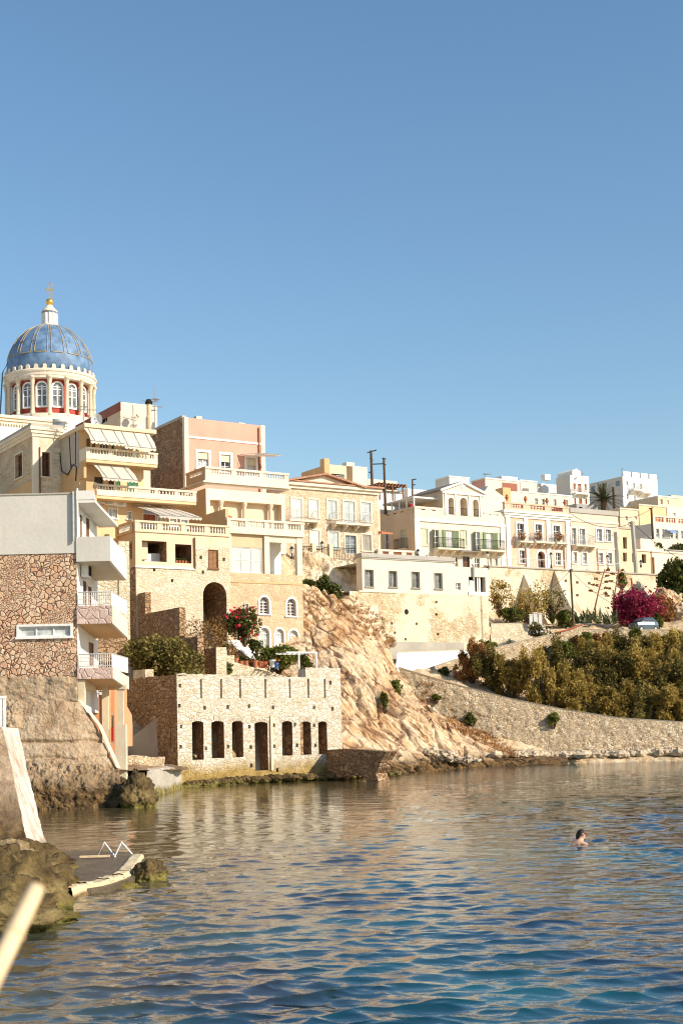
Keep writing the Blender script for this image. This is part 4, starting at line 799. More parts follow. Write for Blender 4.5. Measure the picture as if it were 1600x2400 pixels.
for i, h in enumerate(d1): (shutters(F, h, ['shutter_brown', 'shutter_brown', 'shutter_teal', 'shutter_teal', 'shutter_teal', 'wood_brown', 'shutter_teal'][i], name='door') if i not in (2, 4) else window(F, h, 'pane_dark', 'white_paint', 3, 1, name='door'))
for i, h in enumerate(d2): (window(F, h, 'pane_dark', 'wood_brown', 2, 1, name='door') if i in (0, 1) else shutters(F, h, 'shutter_teal' if i != 0 else 'wood_brown', name='window'))
for i, h in enumerate(d3): (window(F, h, 'pane_pale', 'white_paint', 2, 1, 'white_paint', .06) if i in (0, 1, 3, 4, 5) else shutters(F, h, 'wood_red', 'white_paint', .05, name='door'))
def flat_balcony(x0, x1, zb, zt_, bays, out=1.4, extra=None):
    o = balustrade(F, x0, x1, zb+.1, zt_, -out, bays, 'pale_cream', 'white_baluster', .22, .42, .14, .3, .22, .07, name='balcony')
    D.part('balcony_slab', 'yellow', lambda m: m.box(x0, x1, -out+.05, 0, zb-.12, zb+.1), o)
    D.part('balcony_end', 'pale_cream', lambda m: (m.box(x0, x0+.2, -out+.22, 0, zb+.1, zt_)), o); return o
flat_balcony(O.hit(203, 1060)[0], O.hit(370, 1090)[0], z_b1b, z_b1t, 3); xb2 = O.hit(222, 1140)[0]; flat_balcony(xb2, O.hit(461, 1190)[0], z_b2b, z_b2t, 5)
D.part('balcony_cheek', 'tan', lambda m: m.box(-.02, xb2+.18, -1.4, -.0, 0, z_b2t+.1)); D.part('balcony_cheek_upper', 'tan', lambda m: m.box(-.0, .2, -.9, .0, z_b1b-1.2, z_b1b))
for x0, y0, x1, y1, xb0, yb0, xb1, yb1 in ((197,1001,276,1019,216,1034,291,1046),(276,1014,350,1032,292,1046,365,1058)):
    a0, a1 = O.hit(x0, y0)[0], O.hit(x1, y1)[0]; On = D.F(-2.0); awning(F, a0, a1, zs-.05, (On.hit(xb0, yb0)[1]+On.hit(xb1, yb1)[1])/2+.1, -1.38, -2.1, 'awning_cream', .22, 3, skew=.25)
a0, a1 = O.hit(222, 1085)[0], O.hit(304, 1100)[0]; awning(F, a0, a1, z_b1b-.15, D.F(-2.2).hit(280, 1127)[1]+.15, -1.0, -2.2, 'awning_grey', .22, 3, skew=.3)
a0, a1 = F.hit(300, 1172)[0], F.hit(398, 1185)[0]; awning(F, a0, a1, z_b2b-.2, D.F(-3.4).hit(400, 1213)[1]+.1, -.1, -3.6, 'awning_grey', .22, 4, skew=.9)
for i, (x, y) in enumerate(((237, 1172), (255, 1176), (280, 1179))):
    p = D.w((*F.pt(F.hit(x, y)[0], F.hit(x, y)[1], -.02)[:2], F.hit(x, y)[1])); t = thing('air_conditioner', ['leftmost', 'middle', 'rightmost'][i]+' of three white air conditioners in a row on the yellow flats', 'air conditioner', p, R(32), 'air conditioners on the yellow flats')
    mb = MB(); mb.box(-.42, .42, -.34, 0, -.3, .3); mb.build('case', 'plastic_white', t); mb = MB(); cc = [(.23*math.cos(q), -.35, .23*math.sin(q)) for q in np.linspace(0, 2*math.pi, 15)[:-1]]; mb.prism(cc, [(a-.06, b+.008, c) for a, b, c in cc]); mb.build('fan_grille', 'grey_metal', t)
D.part('cable', 'black_metal', lambda m: (m.tube([(-.06, 1.8, zs-.1), (-.06, 1.5, zs-2.6), (-.06, 1.4, z_b1b+.2)], .03, 4), m.tube([(-.06, 3.9, zs-.2), (-.06, 3.4, zs-2.4), (-.06, 2.2, zs-2.9), (-.06, 1.0, zs-2.3), (-.06, .4, zs-2.6), (-.06, .6, zs-3.6)], .04, 5), m.tube([(-.06, .5, zs), (-.06, .6, z_b1b)], .025, 4)))

# beige house with the red-brown parapet
Bh = Bld('beige_house', 'beige house with a red-brown parapet band beside the dome', 'house', 284, 970, 118, 58, 10.0)
F, L = Bh.F(), Bh.L(); zt = F.hit(284, 942)[1]; xe = F.hit(369, 985)[0]; ve = L.hit(178, 972)[0]; zr = zt-.75
lh = H(L.rect(234, 977, 252, 992), .25); Bh.shell(0, xe, 0, ve, 0, zt, [H(F.rect(319.5, 971, 322, 975), .2, back=0)], [lh], par=.6, ml=1); Bh.done('pale_cream', 'beige')
Bh.part('parapet_band', 'red_brown', lambda m: m.box(-.05, 0, 0, ve, zr, zt+.04)); Bh.part('quoin', 'stone_trim', lambda m: [m.box(-.04, .0, 0, .5 if i % 2 else .28, zr-.55*(i+1), zr-.55*i-.03) for i in range(8)])
window(L, lh, 'pane_dark', 'white_paint', 2, 1)
t = thing('chimney_pipe', 'tall brown flue pipe on the beige house roof below the dome', 'chimney', P(350, 1012, 117)); mb = MB(); zh = zat(350, 947, 117)-t.location.z; mb.lathe([(.3, -1), (.3, 1.2), (.2, 1.4), (.2, zh)], 12); mb.build('pipe', 'beige', t); mb = MB(); mb.lathe([(.3, zh), (.34, zh+.12), (.2, zh+.4), (.02, zh+.45)], 12); mb.build('cowl', 'dark', t)
def antenna(px_, y0, y1, Y, label, arms, wob=0):
    t = thing('roof_antenna', label, 'antenna', P(px_, y0, Y)); hz = zat(px_, y1, Y)-t.location.z; m = MB(); m.tube([(0, 0, -1), (0, 0, hz)], .04, 5); m.build('mast', 'grey_metal', t); m = MB()
    for z, l, a in arms:
        d = Vector((math.cos(a), math.sin(a), 0)); e = Vector((-d.y, d.x, 0)); m.tube([d*-l*.3+Vector((0, 0, hz*z)), d*l+Vector((0, 0, hz*z))], .03, 4)
        for q in np.linspace(-.25, 1, 6): m.tube([d*l*q+e*.28+Vector((0, 0, hz*z)), d*l*q-e*.28+Vector((0, 0, hz*z))], .02, 4)
    m.build('aerial', 'grey_metal', t); return t
antenna(363, 985, 905, 117.5, 'tall thin aerial mast rising beside the flue pipe on the beige house', [(.55, 1.1, R(200)), (.62, .5, R(60)), (.4, .7, R(20)), (.3, .5, R(150))]); antenna(197, 992, 950, 99.5, 'short aerial on the yellow flats roof in front of the church drum', [(.75, .9, R(10)), (.92, .7, R(195))])
def dish(px_, py_, Y, r, label, az=-120):
    t = thing('satellite_dish', label, 'satellite dish', P(px_, py_, Y), R(az), 'satellite dishes on the roofs'); m = MB(); k = 18
    prof = [(r*q, r*.28*(q*q)) for q in np.linspace(.02, 1, 6)]; vs = [(-z_+.25*r, rr*math.cos(2*math.pi*j/k), rr*1.08*math.sin(2*math.pi*j/k)) for rr, z_ in prof for j in range(k)]; vs = [(-x+.2*r, y, z) for x, y, z in vs]
    m.add(vs, [(i*k+j, i*k+(j+1) % k, (i+1)*k+(j+1) % k, (i+1)*k+j) for i in range(5) for j in range(k)]); m.build('reflector', 'plastic_white', t, True)
    m = MB(); m.tube([(0, 0, -.1), (-.15*r, 0, -r*.9), (-.15*r, 0, -r*1.6)], .035, 5); m.tube([(r*.5, 0, -r*.9), (r*1.05, 0, 0)], .02, 4); m.box(r*1.0, r*1.12, -.05, .05, -.05, .05); m.build('bracket', 'grey_metal', t); return t
dish(228, 985, 104, .47, 'largest satellite dish, turned left on the edge of the yellow flats roof', -100); dish(330, 1006, 108, .38, 'dark rimmed satellite dish left of the flue pipe', -60); dish(362, 1001, 109, .4, 'satellite dish right of the flue pipe', -150)
sh = thing('solar_water_heater', 'solar water heater with steel tank on the roof below the church drum', 'water heater', P(140, 1003, 103)); mb = MB(); A = [Vector((-.5, 0, .55)), Vector((.55, .0, .55))]; mb.tube(A, .16, 14); mb.build('tank', 'rail_metal', sh, True); mb = MB(); mb.prism([(-.5, -.1, .4), (.55, -.1, .4), (.45, -.7, -.25), (-.4, -.7, -.25)], [(-.5, -.04, .38), (.55, -.04, .38), (.45, -.64, -.28), (-.4, -.64, -.28)]); mb.build('collector', 'pane_grey', sh); mb = MB()
for x in (-.4, .45): mb.tube([(x, 0, -.6), (x, 0, .45)], .03, 4)
mb.build('stand', 'grey_metal', sh)
# ================================================================ THE CREAM TALL HOUSE and the storeys below it
G = Bld('cream_house', 'tall cream house with arched white windows below and a columned balcony in the middle', 'house', 535, 1400, 100, 58, 4.0)
F, L = G.F(), G.L(); VB = L.hit(483, 1180)[0]; U = G.F(VB)               # U: the upper front, set back
zE = F.hit(620, 1345)[1]; xr = F.hit(710, 1420)[0]; zg = F.hit(620, 1275)[1]
ah = [H(F.rect(609, 1399, 630, 1439), .25, arch=1), H(F.rect(673, 1403, 693, 1444), .25, arch=1), H(F.rect(608, 1471, 631, 1530), .22, arch=1, nosill=1), H(F.rect(645, 1474, 665, 1512), .22, arch=1), H(F.rect(677, 1477, 698, 1513), .22, arch=1), H(F.rect(573, 1415, 582, 1432), .15)]
mb = G.mb; F.wall(mb, 0, xr, 0, zE, ah); mb.poly([(0, 0, zE), (xr, 0, zE), (xr, 9, zE), (0, 9, zE)]); G.Rt(xr).wall(mb, 0, 9, 0, zE); G.L().wall(mb, 0, 9, 0, zE+3)
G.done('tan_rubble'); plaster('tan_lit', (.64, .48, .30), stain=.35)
for i, h in enumerate(ah[:2]): window(F, h, 'pane_brown', 'white_paint', 2, 4, 'white', .15)
window(F, ah[2], 'pane_pale', 'white_paint', 2, 4, 'white', .15, False, name='door', fan=1)
for h in ah[3:5]: window(F, h, 'pane_pale', 'white_paint', 3, 4, 'white', .14)
window(F, ah[5], 'pane_pale', 'white_paint', 1, 1, 'stone_trim', .05)
zb_ = F.hit(620, 1366)[1]; G.part('string_course', 'ochre', lambda m: m.box(.0, xr, -.05, .0, zb_-.06, zb_+.06))
# open ground storey with pillars
zf = zE; zc_ = F.hit(620, 1254)[1]
def ground(m):
    for x0, x1 in ((538, 545), (621, 633), (697, 709)): a, b = F.hit(x0, 1300)[0], F.hit(x1, 1300)[0]; m.box(a, b, .05, .05+(b-a), zf, zc_)
pl = [G.part('pillar', 'stone_trim', lambda m, x0=x0, x1=x1: m.box(F.hit(x0, 1300)[0], F.hit(x1, 1300)[0], .05, .4, zf, zc_)) for x0, x1 in ((537, 544), (621, 633), (697, 709))]
bw = H((.5, F.hit(617, 1300)[0], zf+.05, F.hit(580, 1281)[1]), .1); mb = MB()
Face(G, 'x', .22, 1).wall(mb, F.hit(544, 1300)[0], F.hit(621, 1300)[0], zf, zc_, [H((F.hit(546, 1310)[0], F.hit(617, 1310)[0], zf+.05, F.hit(580, 1282)[1]), .12)]); mb.build('infill_wall', 'tan_lit', G.root)
hb = H((F.hit(546, 1310)[0], F.hit(617, 1310)[0], zf+.05, F.hit(580, 1282)[1]), .12); window(Face(G, 'x', .22, 1), hb, 'curtain', 'white_paint', 3, 2)
G.part('back_wall', 'white', lambda m: (m.box(F.hit(621, 1300)[0], F.hit(663, 1300)[0]+1.2, 2.4, 2.7, zf, zc_), m.box(F.hit(633, 1300)[0]-.1, F.hit(633, 1300)[0]+.1, .4, 2.4, zf, zc_)))
G.part('door', 'dark', lambda m: m.box(F.hit(640, 1300)[0]+.5, F.hit(648, 1300)[0]+.75, 2.35, 2.4, zf, zf+2.1))
G.part('blind', 'awning_cream', lambda m: m.box(F.hit(633, 1300)[0], F.hit(696, 1300)[0], .1, .16, zc_-.5, zc_))
# balcony over it
zs = zc_; zt_ = F.hit(540, 1214)[1]; xo = F.hit(712, 1240)[0]
G.part('balcony_slab', 'pale_cream', lambda m: m.box(-.05, xo, -.1, VB+.1, zs, zs+.3)); balustrade(F, -.02, xo, zs+.25, zt_, -.08, 4, 'pale_cream', 'white_baluster', .25, .25, .16, .32, .21, .075)
zc2 = L.hit(510, 1198)[1]; G.part('balcony_cheek', 'tan', lambda m: (m.box(-.04, .22, .16, VB, zs+.3, zc2), m.box(-.04, .22, -.0, .16, zs+.3, zt_+.05)))
# upper storey with loggia
zu0 = zs+.3; zu1 = U.hit(560, 1150)[1]; zlt = U.hit(590, 1178)[1]; xu = U.hit(668, 1170)[0]; cols_ = [U.hit(x, 1200)[0] for x in (521, 526, 576, 582, 637, 643)]
lo = [H((.35, xu-.35, zu0, zlt), .6, back=1, rm=1)]
mb = MB(); U.wall(mb, 0, xu, zu0-1.2, zu1, lo); G.L().wall(mb, VB, VB+8, zu0-1.2, zu1, m=2); G.Rt(xu).wall(mb, VB, VB+8, zu0-1.2, zu1); mb.poly([(0, VB, zu1-.02), (xu, VB, zu1-.02), (xu, VB+8, zu1-.02), (0, VB+8, zu1-.02)]); mb.build('upper_wall', ['pale_cream', 'cream', 'tan'], G.root)
for i in range(3): a = cols_[2*i]; G.part('column', 'stone_col', lambda m: m.lathe([(.22, zu0), (.22, zu0+.2), (.16, zu0+.3), (.15, zlt-.4), (.24, zlt-.1), (.24, zlt)], 12, (a, VB+.22, 0)))
zr0, zr1 = U.hit(560, 1163)[1], U.hit(484, 1094)[1]; zr2 = U.hit(484, 1128)[1]
cornice(G, 0, xu, VB, VB+8, zr2-.25, zr2, .35, 'pale_cream', 'flr'); balustrade(U, -.1, xu+.25, zr2+.0, zr1, -.2, 3, 'pale_cream', 'white_baluster', .26, .62, .16, .4, .22, .08); balustrade(G.L(), VB+.1, VB+3.2, zr2+.0, zr1, -.1, 1, 'tan', 'white_baluster', .24, .62, .16, .35, .22, .08)
G.part('flower_box', 'terracotta', lambda m: m.box(.5, 1.9, VB-.5, VB-.2, zu0+.9, zu0+1.15))
V, Fc = leafcloud([(1.2, VB-.35, zu0+1.3, .9, .3, .35)], 260, .1, thr=-.3); npmesh('flower', V, Fc, 'red_flower', G.root, False)
# ---------------- pink top house
E = Bld('pink_house', 'pink plastered house with a brown rubble flank rising above the cream house', 'house', 433, 1050, 106.5, 58, 18.0)
F, L = E.F(), E.L(); zt = F.hit(433, 978)[1]; xe = F.hit(620, 1040)[0]; ve = L.hit(352, 1040)[0]; z0 = F.hit(560, 1125)[1]-1.5
wh = [H(F.rect(464, 1060, 489, 1098), .2), H(F.rect(518, 1066, 540, 1106), .2), H(F.rect(578, 1074, 599, 1116), .2)]
E.shell(0, xe, 0, ve, z0, zt, wh, par=.5, ml=1); E.done('salmon', 'dark_rubble')
for i, h in enumerate(wh):
    o = window(F, h, ['pane_pale', 'pane_dark', 'curtain'][i], 'white_paint', 2, 3, 'white', .2); E.part('roller_blind', 'roller', lambda m: F.box(m, h['r'][0], h['r'][1], h['r'][3]-(h['r'][3]-h['r'][2])*.42, h['r'][3], .05, .09), o)
E.part('string_course', 'white', lambda m: m.box(.35, xe-.35, -.06, .02, F.hit(450, 1024)[1]-.1, F.hit(450, 1024)[1]+.06))
E.part('quoin', 'stone_trim', lambda m: m.box(-.03, .33, -.05, .3, z0, zt+.03)); E.part('quoin', 'stone_trim', lambda m: m.box(xe-.36, xe+.03, -.05, .3, z0, zt+.03))
E.part('drainpipe', 'wood_red', lambda m: m.tube([(xe-.55, -.08, zt-.2), (xe-.55, -.08, z0)], .06, 6)); E.part('roof_coping', 'concrete', lambda m: m.box(-.05, .3, .3, ve, zt, zt+.22))
E.part('roof_vent', 'stone_trim', lambda m: m.box(1.2, 1.7, .3, .8, zt, zt+.3)); E.part('roof_vent', 'stone_trim', lambda m: m.box(5.0, 5.6, .3, .8, zt, zt+.14))
a0, a1 = F.hit(556, 1070)[0], F.hit(606, 1075)[0]; awning(F, a0, a1, F.hit(560, 1066)[1], F.hit(575, 1074)[1]+.05, -.05, -2.2, 'awning_grey', .08, 2, skew=.9)
# ---------------- arched terrace building
T = Bld('terrace_building', 'stone terrace building with two dark open bays, a brown shutter and a tall arch', 'building', 318, 1290, 95.8, 58, 3.0)
F, L = T.F(), T.L(); xe = T.loc(G.w((0, 0, 0))).x+.02; zt_ = F.hit(320, 1219)[1]; zd = F.hit(322, 1246)[1]; zm = F.hit(330, 1328)[1]; xm = F.hit(457, 1290)[0]
bay = [H(F.rect(333, 1268, 391, 1316), 5.0, back=1, rm=1), H(F.rect(411, 1276, 449, 1320), 4.5, back=1, rm=1)]; sh_ = H(F.rect(490, 1290, 510, 1332), .14); ar = H(F.rect(477, 1364, 532, 1560), 4.2, arch=1, back=1, nosill=1, rm=1)  # bay and arch interiors take darker rubble, their shade put into the colour
holes_ = [H(F.rect(x-3, y-4, x+3, y+4), .3, back=3) for x, y in ((471, 1306), (525, 1311), (476, 1341), (362, 1335), (404, 1361))]
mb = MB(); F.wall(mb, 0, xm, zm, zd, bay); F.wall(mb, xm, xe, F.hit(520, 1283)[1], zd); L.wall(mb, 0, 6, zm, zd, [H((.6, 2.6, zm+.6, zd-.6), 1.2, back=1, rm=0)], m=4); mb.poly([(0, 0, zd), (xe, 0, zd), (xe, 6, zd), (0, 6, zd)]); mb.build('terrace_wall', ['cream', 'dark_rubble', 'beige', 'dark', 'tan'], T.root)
mb = MB(); F.wall(mb, 0, xm, 0, zm, holes_+[ar]); F.wall(mb, xm, xe, 0, F.hit(520, 1283)[1], holes_+[sh_, ar]); L.wall(mb, 0, 6, 0, zm, m=1); mb.build('wall', ['rubble_wall', 'rubble_brown', 'dark', 'dark'], T.root)
T.part('string_course', 'white', lambda m: m.box(-.05, xm, -.09, .0, zm-.07, zm+.07)); shutters(F, sh_, 'shutter_brown', 'wood_brown', .05)
T.part('cupboard', 'white_paint', lambda m: F.box(m, bay[0]['r'][0]+.3, bay[0]['r'][0]+2.0, bay[0]['r'][2], bay[0]['r'][2]+.75, 1.2, 1.8)); T.part('drainpipe', 'wood_brown', lambda m: m.tube([(xm-.05, -.1, zd-.2), (xm-.05, -.1, zm)], .06, 6))
balustrade(F, -.05, xe, zd, zt_, -.1, 4, 'cream', 'white_baluster', .24, .2, .14, .36, .2, .075); balustrade(L, .3, 3.4, zd, zt_, -.1, 1, 'tan', 'white_baluster', .24, .2, .14, .4, .2, .075)
for i in range(5):
    p = T.w((bay[1]['r'][0]+.25+.24*i, .35, bay[1]['r'][2])); t = thing('flower_pot', 'small terracotta pot on the sill of the smaller dark terrace bay', 'plant pot', p, 0, 'pots on the terrace bay sill'); mb = MB(); mb.lathe([(.06, 0), (.1, .18), (.11, .18), (.11, .22)], 8); mb.build('pot', 'terracotta', t)
    V, Fc = leafcloud([(0, 0, .32, .11, .11, .13)], 26, .07, thr=-9); npmesh('leaves', V, Fc, 'green_leaf', t, False)
# ---------------- shaded stepped wall and the garden walls
SW = Bld('stepped_wall', 'rubble wall in shadow stepping down towards the round bush', 'wall', 283, 1480, 98.6, 148, 3.0); F = SW.F()
xs = [F.hit(x, 1450)[0] for x in (283, 341, 421, 433, 462)]; zs_ = [F.hit(a, b)[1] for a, b in ((312, 1394), (380, 1431), (427, 1490), (445, 1494))]
def stp(m):
    for i in range(4): m.box(xs[i] if i else -2.5, xs[i+1], 0, .45, -1, zs_[i])
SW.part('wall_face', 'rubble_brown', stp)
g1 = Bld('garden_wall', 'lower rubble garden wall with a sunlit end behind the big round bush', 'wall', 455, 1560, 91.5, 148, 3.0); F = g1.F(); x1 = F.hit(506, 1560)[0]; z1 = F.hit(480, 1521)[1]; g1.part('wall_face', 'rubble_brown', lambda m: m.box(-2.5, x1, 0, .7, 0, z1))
g1.part('lit_end', 'rubble_pale', lambda m: m.box(x1, x1+.12, -.02, .72, 0, z1+.03));  # pale rubble slab puts the sunlight on the wall end into colour
g2 = Bld('garden_wall', 'pale rubble garden wall carrying the row of flower pots', 'wall', 518, 1565, 90.2, 62, 3.0); F = g2.F(); zz = [F.hit(x, y)[1] for x, y in ((550, 1536), (552, 1552), (650, 1580), (690, 1590))]; xx = [F.hit(x, 1560)[0] for x in (550, 552, 650, 700)]
def gw(m): m.box(0, xx[0], 0, .5, 0, zz[0]); m.prism([(xx[0], .02, 0), (xx[0], .02, zz[1]), (xx[2], .02, zz[2]), (xx[3], .02, zz[3]), (xx[3], .02, 0)], [(xx[0], .52, 0), (xx[0], .52, zz[1]), (xx[2], .52, zz[2]), (xx[3], .52, zz[3]), (xx[3], .52, 0)])
g2.part('wall_face', 'rubble_pale', gw)
g3 = Bld('garden_wall', 'pale rubble pier standing between the stepped wall and the top white balcony', 'wall', 279, 1330, 92, 62, 6.0); F = g3.F(); g3.part('wall_face', 'rubble_pale', lambda m: m.box(0, F.hit(304, 1330)[0], 0, .8, 0, F.hit(290, 1268)[1]))
g4 = Bld('garden_wall', 'sunlit rubble wall seen through the upper white balcony railing', 'wall', 212, 1400, 88, 70, 3.0); F = g4.F(); g4.part('wall_face', 'rubble_pale', lambda m: m.box(-1.5, F.hit(276, 1400)[0], 0, .6, F.hit(240, 1480)[1], F.hit(240, 1352)[1]))
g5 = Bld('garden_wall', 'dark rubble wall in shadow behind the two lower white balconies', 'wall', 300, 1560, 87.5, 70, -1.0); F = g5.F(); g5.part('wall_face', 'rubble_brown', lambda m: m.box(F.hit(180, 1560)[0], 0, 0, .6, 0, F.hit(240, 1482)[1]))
# white stair with its wall, door terrace, pots
wsr = Bld('white_stair', 'limewashed stair wall dropping from the bougainvillea to the pot terrace', 'stair', 536, 1540, 95.5, 62, 4.0); F = wsr.F(); c = [F.hit(x, y) for x, y in ((536, 1501), (562, 1501), (567, 1516), (600, 1546), (640, 1549), (640, 1556), (598, 1556), (562, 1524), (536, 1510))]
wsr.part('stair_wall', 'limewash', lambda m: m.prism([F.pt(a, z, 0) for a, z in c], [F.pt(a, z, 1.0) for a, z in c])); q = [F.hit(x, y) for x, y in ((566, 1515), (612, 1512), (612, 1546), (600, 1545))]; wsr.part('landing_wall', 'limewash', lambda m: m.prism([F.pt(a, z, 1.02) for a, z in q], [F.pt(a, z, 1.8) for a, z in q]))
q = [F.hit(x, y) for x, y in ((536, 1512), (562, 1526), (600, 1558), (600, 1600), (536, 1600))]; wsr.part('stair_base', 'rubble_brown', lambda m: m.prism([F.pt(a, z, .05) for a, z in q], [F.pt(a, z, .9) for a, z in q]))
pots = [(554,1549,'terracotta',1.0),(566,1552,'terracotta',.8),(578,1553,'terracotta',.9),(589,1556,'dark',.8),(599,1556,'terracotta',1.15),(611,1556,'terracotta',1.0),(616,1557,'terracotta',1.0),(621,1557,'red_baluster',1.05),(639,1555,'plastic_white',1.2),(648,1558,'blue_pot',.9)]
pl_ = ['first terracotta pot on the garden wall beside the pale pier top','small terracotta pot, second along the garden wall','dull terracotta pot, third along the garden wall','black pot between the terracotta pots on the garden wall','biggest terracotta pot, right of the black pot','first of three terracotta pots standing close together','middle pot of three close together on the garden wall','red pot at the right of three close together','tall white pot at the end of the garden wall','blue pot beside the tall white pot']
for i, (x, y, m_, s_) in enumerate(pots):
    t = thing('flower_pot', pl_[i], 'plant pot', P(x, y+9, 91.5-.0), 0, 'pots in a row on the garden wall'); mb = MB(); mb.lathe([(.13*s_, 0), (.19*s_, .34*s_), (.21*s_, .34*s_), (.21*s_, .42*s_), (.15*s_, .42*s_)], 12); mb.build('pot', m_, t)
    V, Fc = leafcloud([(0, 0, .58*s_, .2*s_, .2*s_, .22*s_)], 70, .1, thr=-9); npmesh('leaves', V, Fc, 'green_leaf' if i % 3 else 'rust_leaf', t, False)
t = thing('flower_pot', 'white tin pot with a plant on top of the pale garden pier', 'plant pot', P(527, 1536, 90.6)); mb = MB(); mb.lathe([(.13, 0), (.13, .34)], 12); mb.build('pot', 'plastic_white', t); V, Fc = leafcloud([(0, 0, .5, .17, .17, .2)], 60, .1, thr=-9); npmesh('leaves', V, Fc, 'green_leaf', t, False)
pg = Bld('pergola', 'white metal pergola frame on the terrace at the foot of the rock slope', 'pergola', 701, 1545, 89.5, 62, 5.5); F = pg.F(); x2 = F.hit(742, 1545)[0]; zt = F.hit(720, 1531)[1]
for x in (0, x2): pg.part('post', 'white_paint', lambda m: m.box(x-.04, x+.04, 0, .08, 0, zt))
pg.part('roof_frame', 'white_paint', lambda m: [m.box(-.9, x2+.05, y, y+.09, zt, zt+.1) for y in (0, 1.6)]+[m.box(-.8+.35*i, -.74+.35*i, .05, 1.68, zt+.04, zt+.09) for i in range(8)])

# ================================================================ THE RUIN at the water
Q = Bld('ruin', 'roofless rubble ruin at the water with seven tall black openings', 'ruin', 416, 1700, 78, 58, -1.5)
F, L = Q.F(), Q.L(); xe = F.hit(800, 1680)[0]; zt = F.hit(430, 1581)[1]; ve = L.hit(284, 1690)[0]; xs = F.hit(716, 1580)[0]; zs = F.hit(750, 1567)[1]; zt2 = F.hit(700, 1591)[1]
op = [(450.5,1690,477.5,1781),(496,1690,525.5,1777),(544,1690,570,1775),(597.5,1692,628,1806),(661,1690,685.5,1771),(704,1691,729,1769),(746,1691,766.5,1768)]
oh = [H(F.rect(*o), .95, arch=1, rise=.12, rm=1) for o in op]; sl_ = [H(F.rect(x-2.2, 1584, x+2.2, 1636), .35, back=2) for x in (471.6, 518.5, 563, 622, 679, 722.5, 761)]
pt_ = [H(F.rect(x-3, y-4.5, x+3, y+4.5), .4, back=2) for x, y in ((421,1654),(425,1703),(424,1750),(480,1659),(534,1657),(584,1655),(640,1658),(736,1658),(779,1661),(483,1754),(535,1750),(585,1703),(588,1751),(589,1794),(642,1700),(643,1749),(650,1805),(691,1698),(696,1747),(736,1700),(739,1747),(422,1607),(774,1600))]
mb = MB(); F.wall(mb, 0, xe, 0, zt2, oh+sl_+pt_)
n = 46; RNG2 = np.random.default_rng(3); xt = np.linspace(0, xs, n); jt = .1*RNG2.random(n)+.02; 
for i in range(n-1): a = zt2+(zt-zt2)*(1-xt[i]/xs); mb.poly([F.pt(xt[i], zt2), F.pt(xt[i+1], zt2), F.pt(xt[i+1], a+jt[i+1]), F.pt(xt[i], a+jt[i])]); mb.poly([F.pt(xt[i], a+jt[i]), F.pt(xt[i+1], a+jt[i+1]), F.pt(xt[i+1], a+jt[i+1], .8), F.pt(xt[i], a+jt[i], .8)])
xt = np.linspace(xs, xe, 14); jt = .1*RNG2.random(14)
for i in range(13): mb.poly([F.pt(xt[i], zt2), F.pt(xt[i+1], zt2), F.pt(xt[i+1], zs+jt[i+1]), F.pt(xt[i], zs+jt[i])]); mb.poly([F.pt(xt[i], zs+jt[i]), F.pt(xt[i+1], zs+jt[i+1]), F.pt(xt[i+1], zs+jt[i+1], .9), F.pt(xt[i], zs+jt[i], .9)])
mb.poly([(xs, 0, zt2), (xs, 0, zs), (xs, .9, zs), (xs, .9, zt2)]); mb.poly([(0, 4.4, 0), (xe, 4.4, 0), (xe, 4.4, zt), (0, 4.4, zt)], 1); mb.poly([(.0, .95, zt2-.3), (xe, .95, zt2-.3), (xe, 4.4, zt2-.3), (0, 4.4, zt2-.3)], 1); Q.Rt(xe).wall(mb, 0, 3.0, 0, zt2); F2 = Q.F(.95)  # inner flat roof added out of sight to keep the openings dark
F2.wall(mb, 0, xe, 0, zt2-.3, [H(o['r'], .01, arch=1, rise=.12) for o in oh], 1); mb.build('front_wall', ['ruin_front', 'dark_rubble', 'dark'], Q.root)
zl = L.hit(290, 1592)[1]; rows_ = [[Q.w((0, y, zt+.06*math.sin(7*y)+(zl-zt)*y/ve)) for y in np.linspace(0, ve, 18)], [Q.w((0, y, 0)) for y in np.linspace(0, ve, 18)]]
sd = sheet('side_wall', [[Q.inv @ p for p in r] for r in rows_], 110, 90, lambda V, N: V[..., 0]*0+.09*fbm(V*1.7, 4)*np.clip(V[..., 1]*2, 0, 1), 'rubble_brown', Q.root); Q.part('side_wall_top', 'rubble_brown', lambda m: m.prism([(.05, 0, zt-.1), (.6, 0, zt-.1), (.6, ve, zl-.1), (.05, ve, zl-.1)], [(.05, 0, zt+.0), (.6, 0, zt+.0), (.6, ve, zl+.02), (.05, ve, zl+.02)]))
Q.part('quoin', 'stone_trim', lambda m: None) if False else None
def lint(m, o): a0, a1, z0, z1 = o['r']; k = 7; [m.prism([F.pt(a0-.12+(a1-a0+.24)*i/k+.012, z1+.01, -.02), F.pt(a0-.12+(a1-a0+.24)*(i+1)/k-.012, z1+.01, -.02), F.pt(a0-.2+(a1-a0+.4)*(i+1)/k-.012, z1+.33, -.02), F.pt(a0-.2+(a1-a0+.4)*i/k+.012, z1+.33, -.02)], [F.pt(a0-.12+(a1-a0+.24)*i/k+.012, z1+.01, .1), F.pt(a0-.12+(a1-a0+.24)*(i+1)/k-.012, z1+.01, .1), F.pt(a0-.2+(a1-a0+.4)*(i+1)/k-.012, z1+.33, .1), F.pt(a0-.2+(a1-a0+.4)*i/k+.012, z1+.33, .1)]) for i in range(k)]
for o in oh: Q.part('lintel', 'ruin_raw', lambda m: lint(m, o))
xd = F.hit(633, 1740)[0]; Q.part('door_jamb', 'stone_col', lambda m: m.box(xd, xd+.16, -.1, .02, F.hit(633, 1806)[1], F.hit(633, 1678)[1]))
Q.part('rubble_lump', 'rubble_pale', lambda m: m.box(.0, .55, 4.4, 6.2, zt-.05, zt+.5))
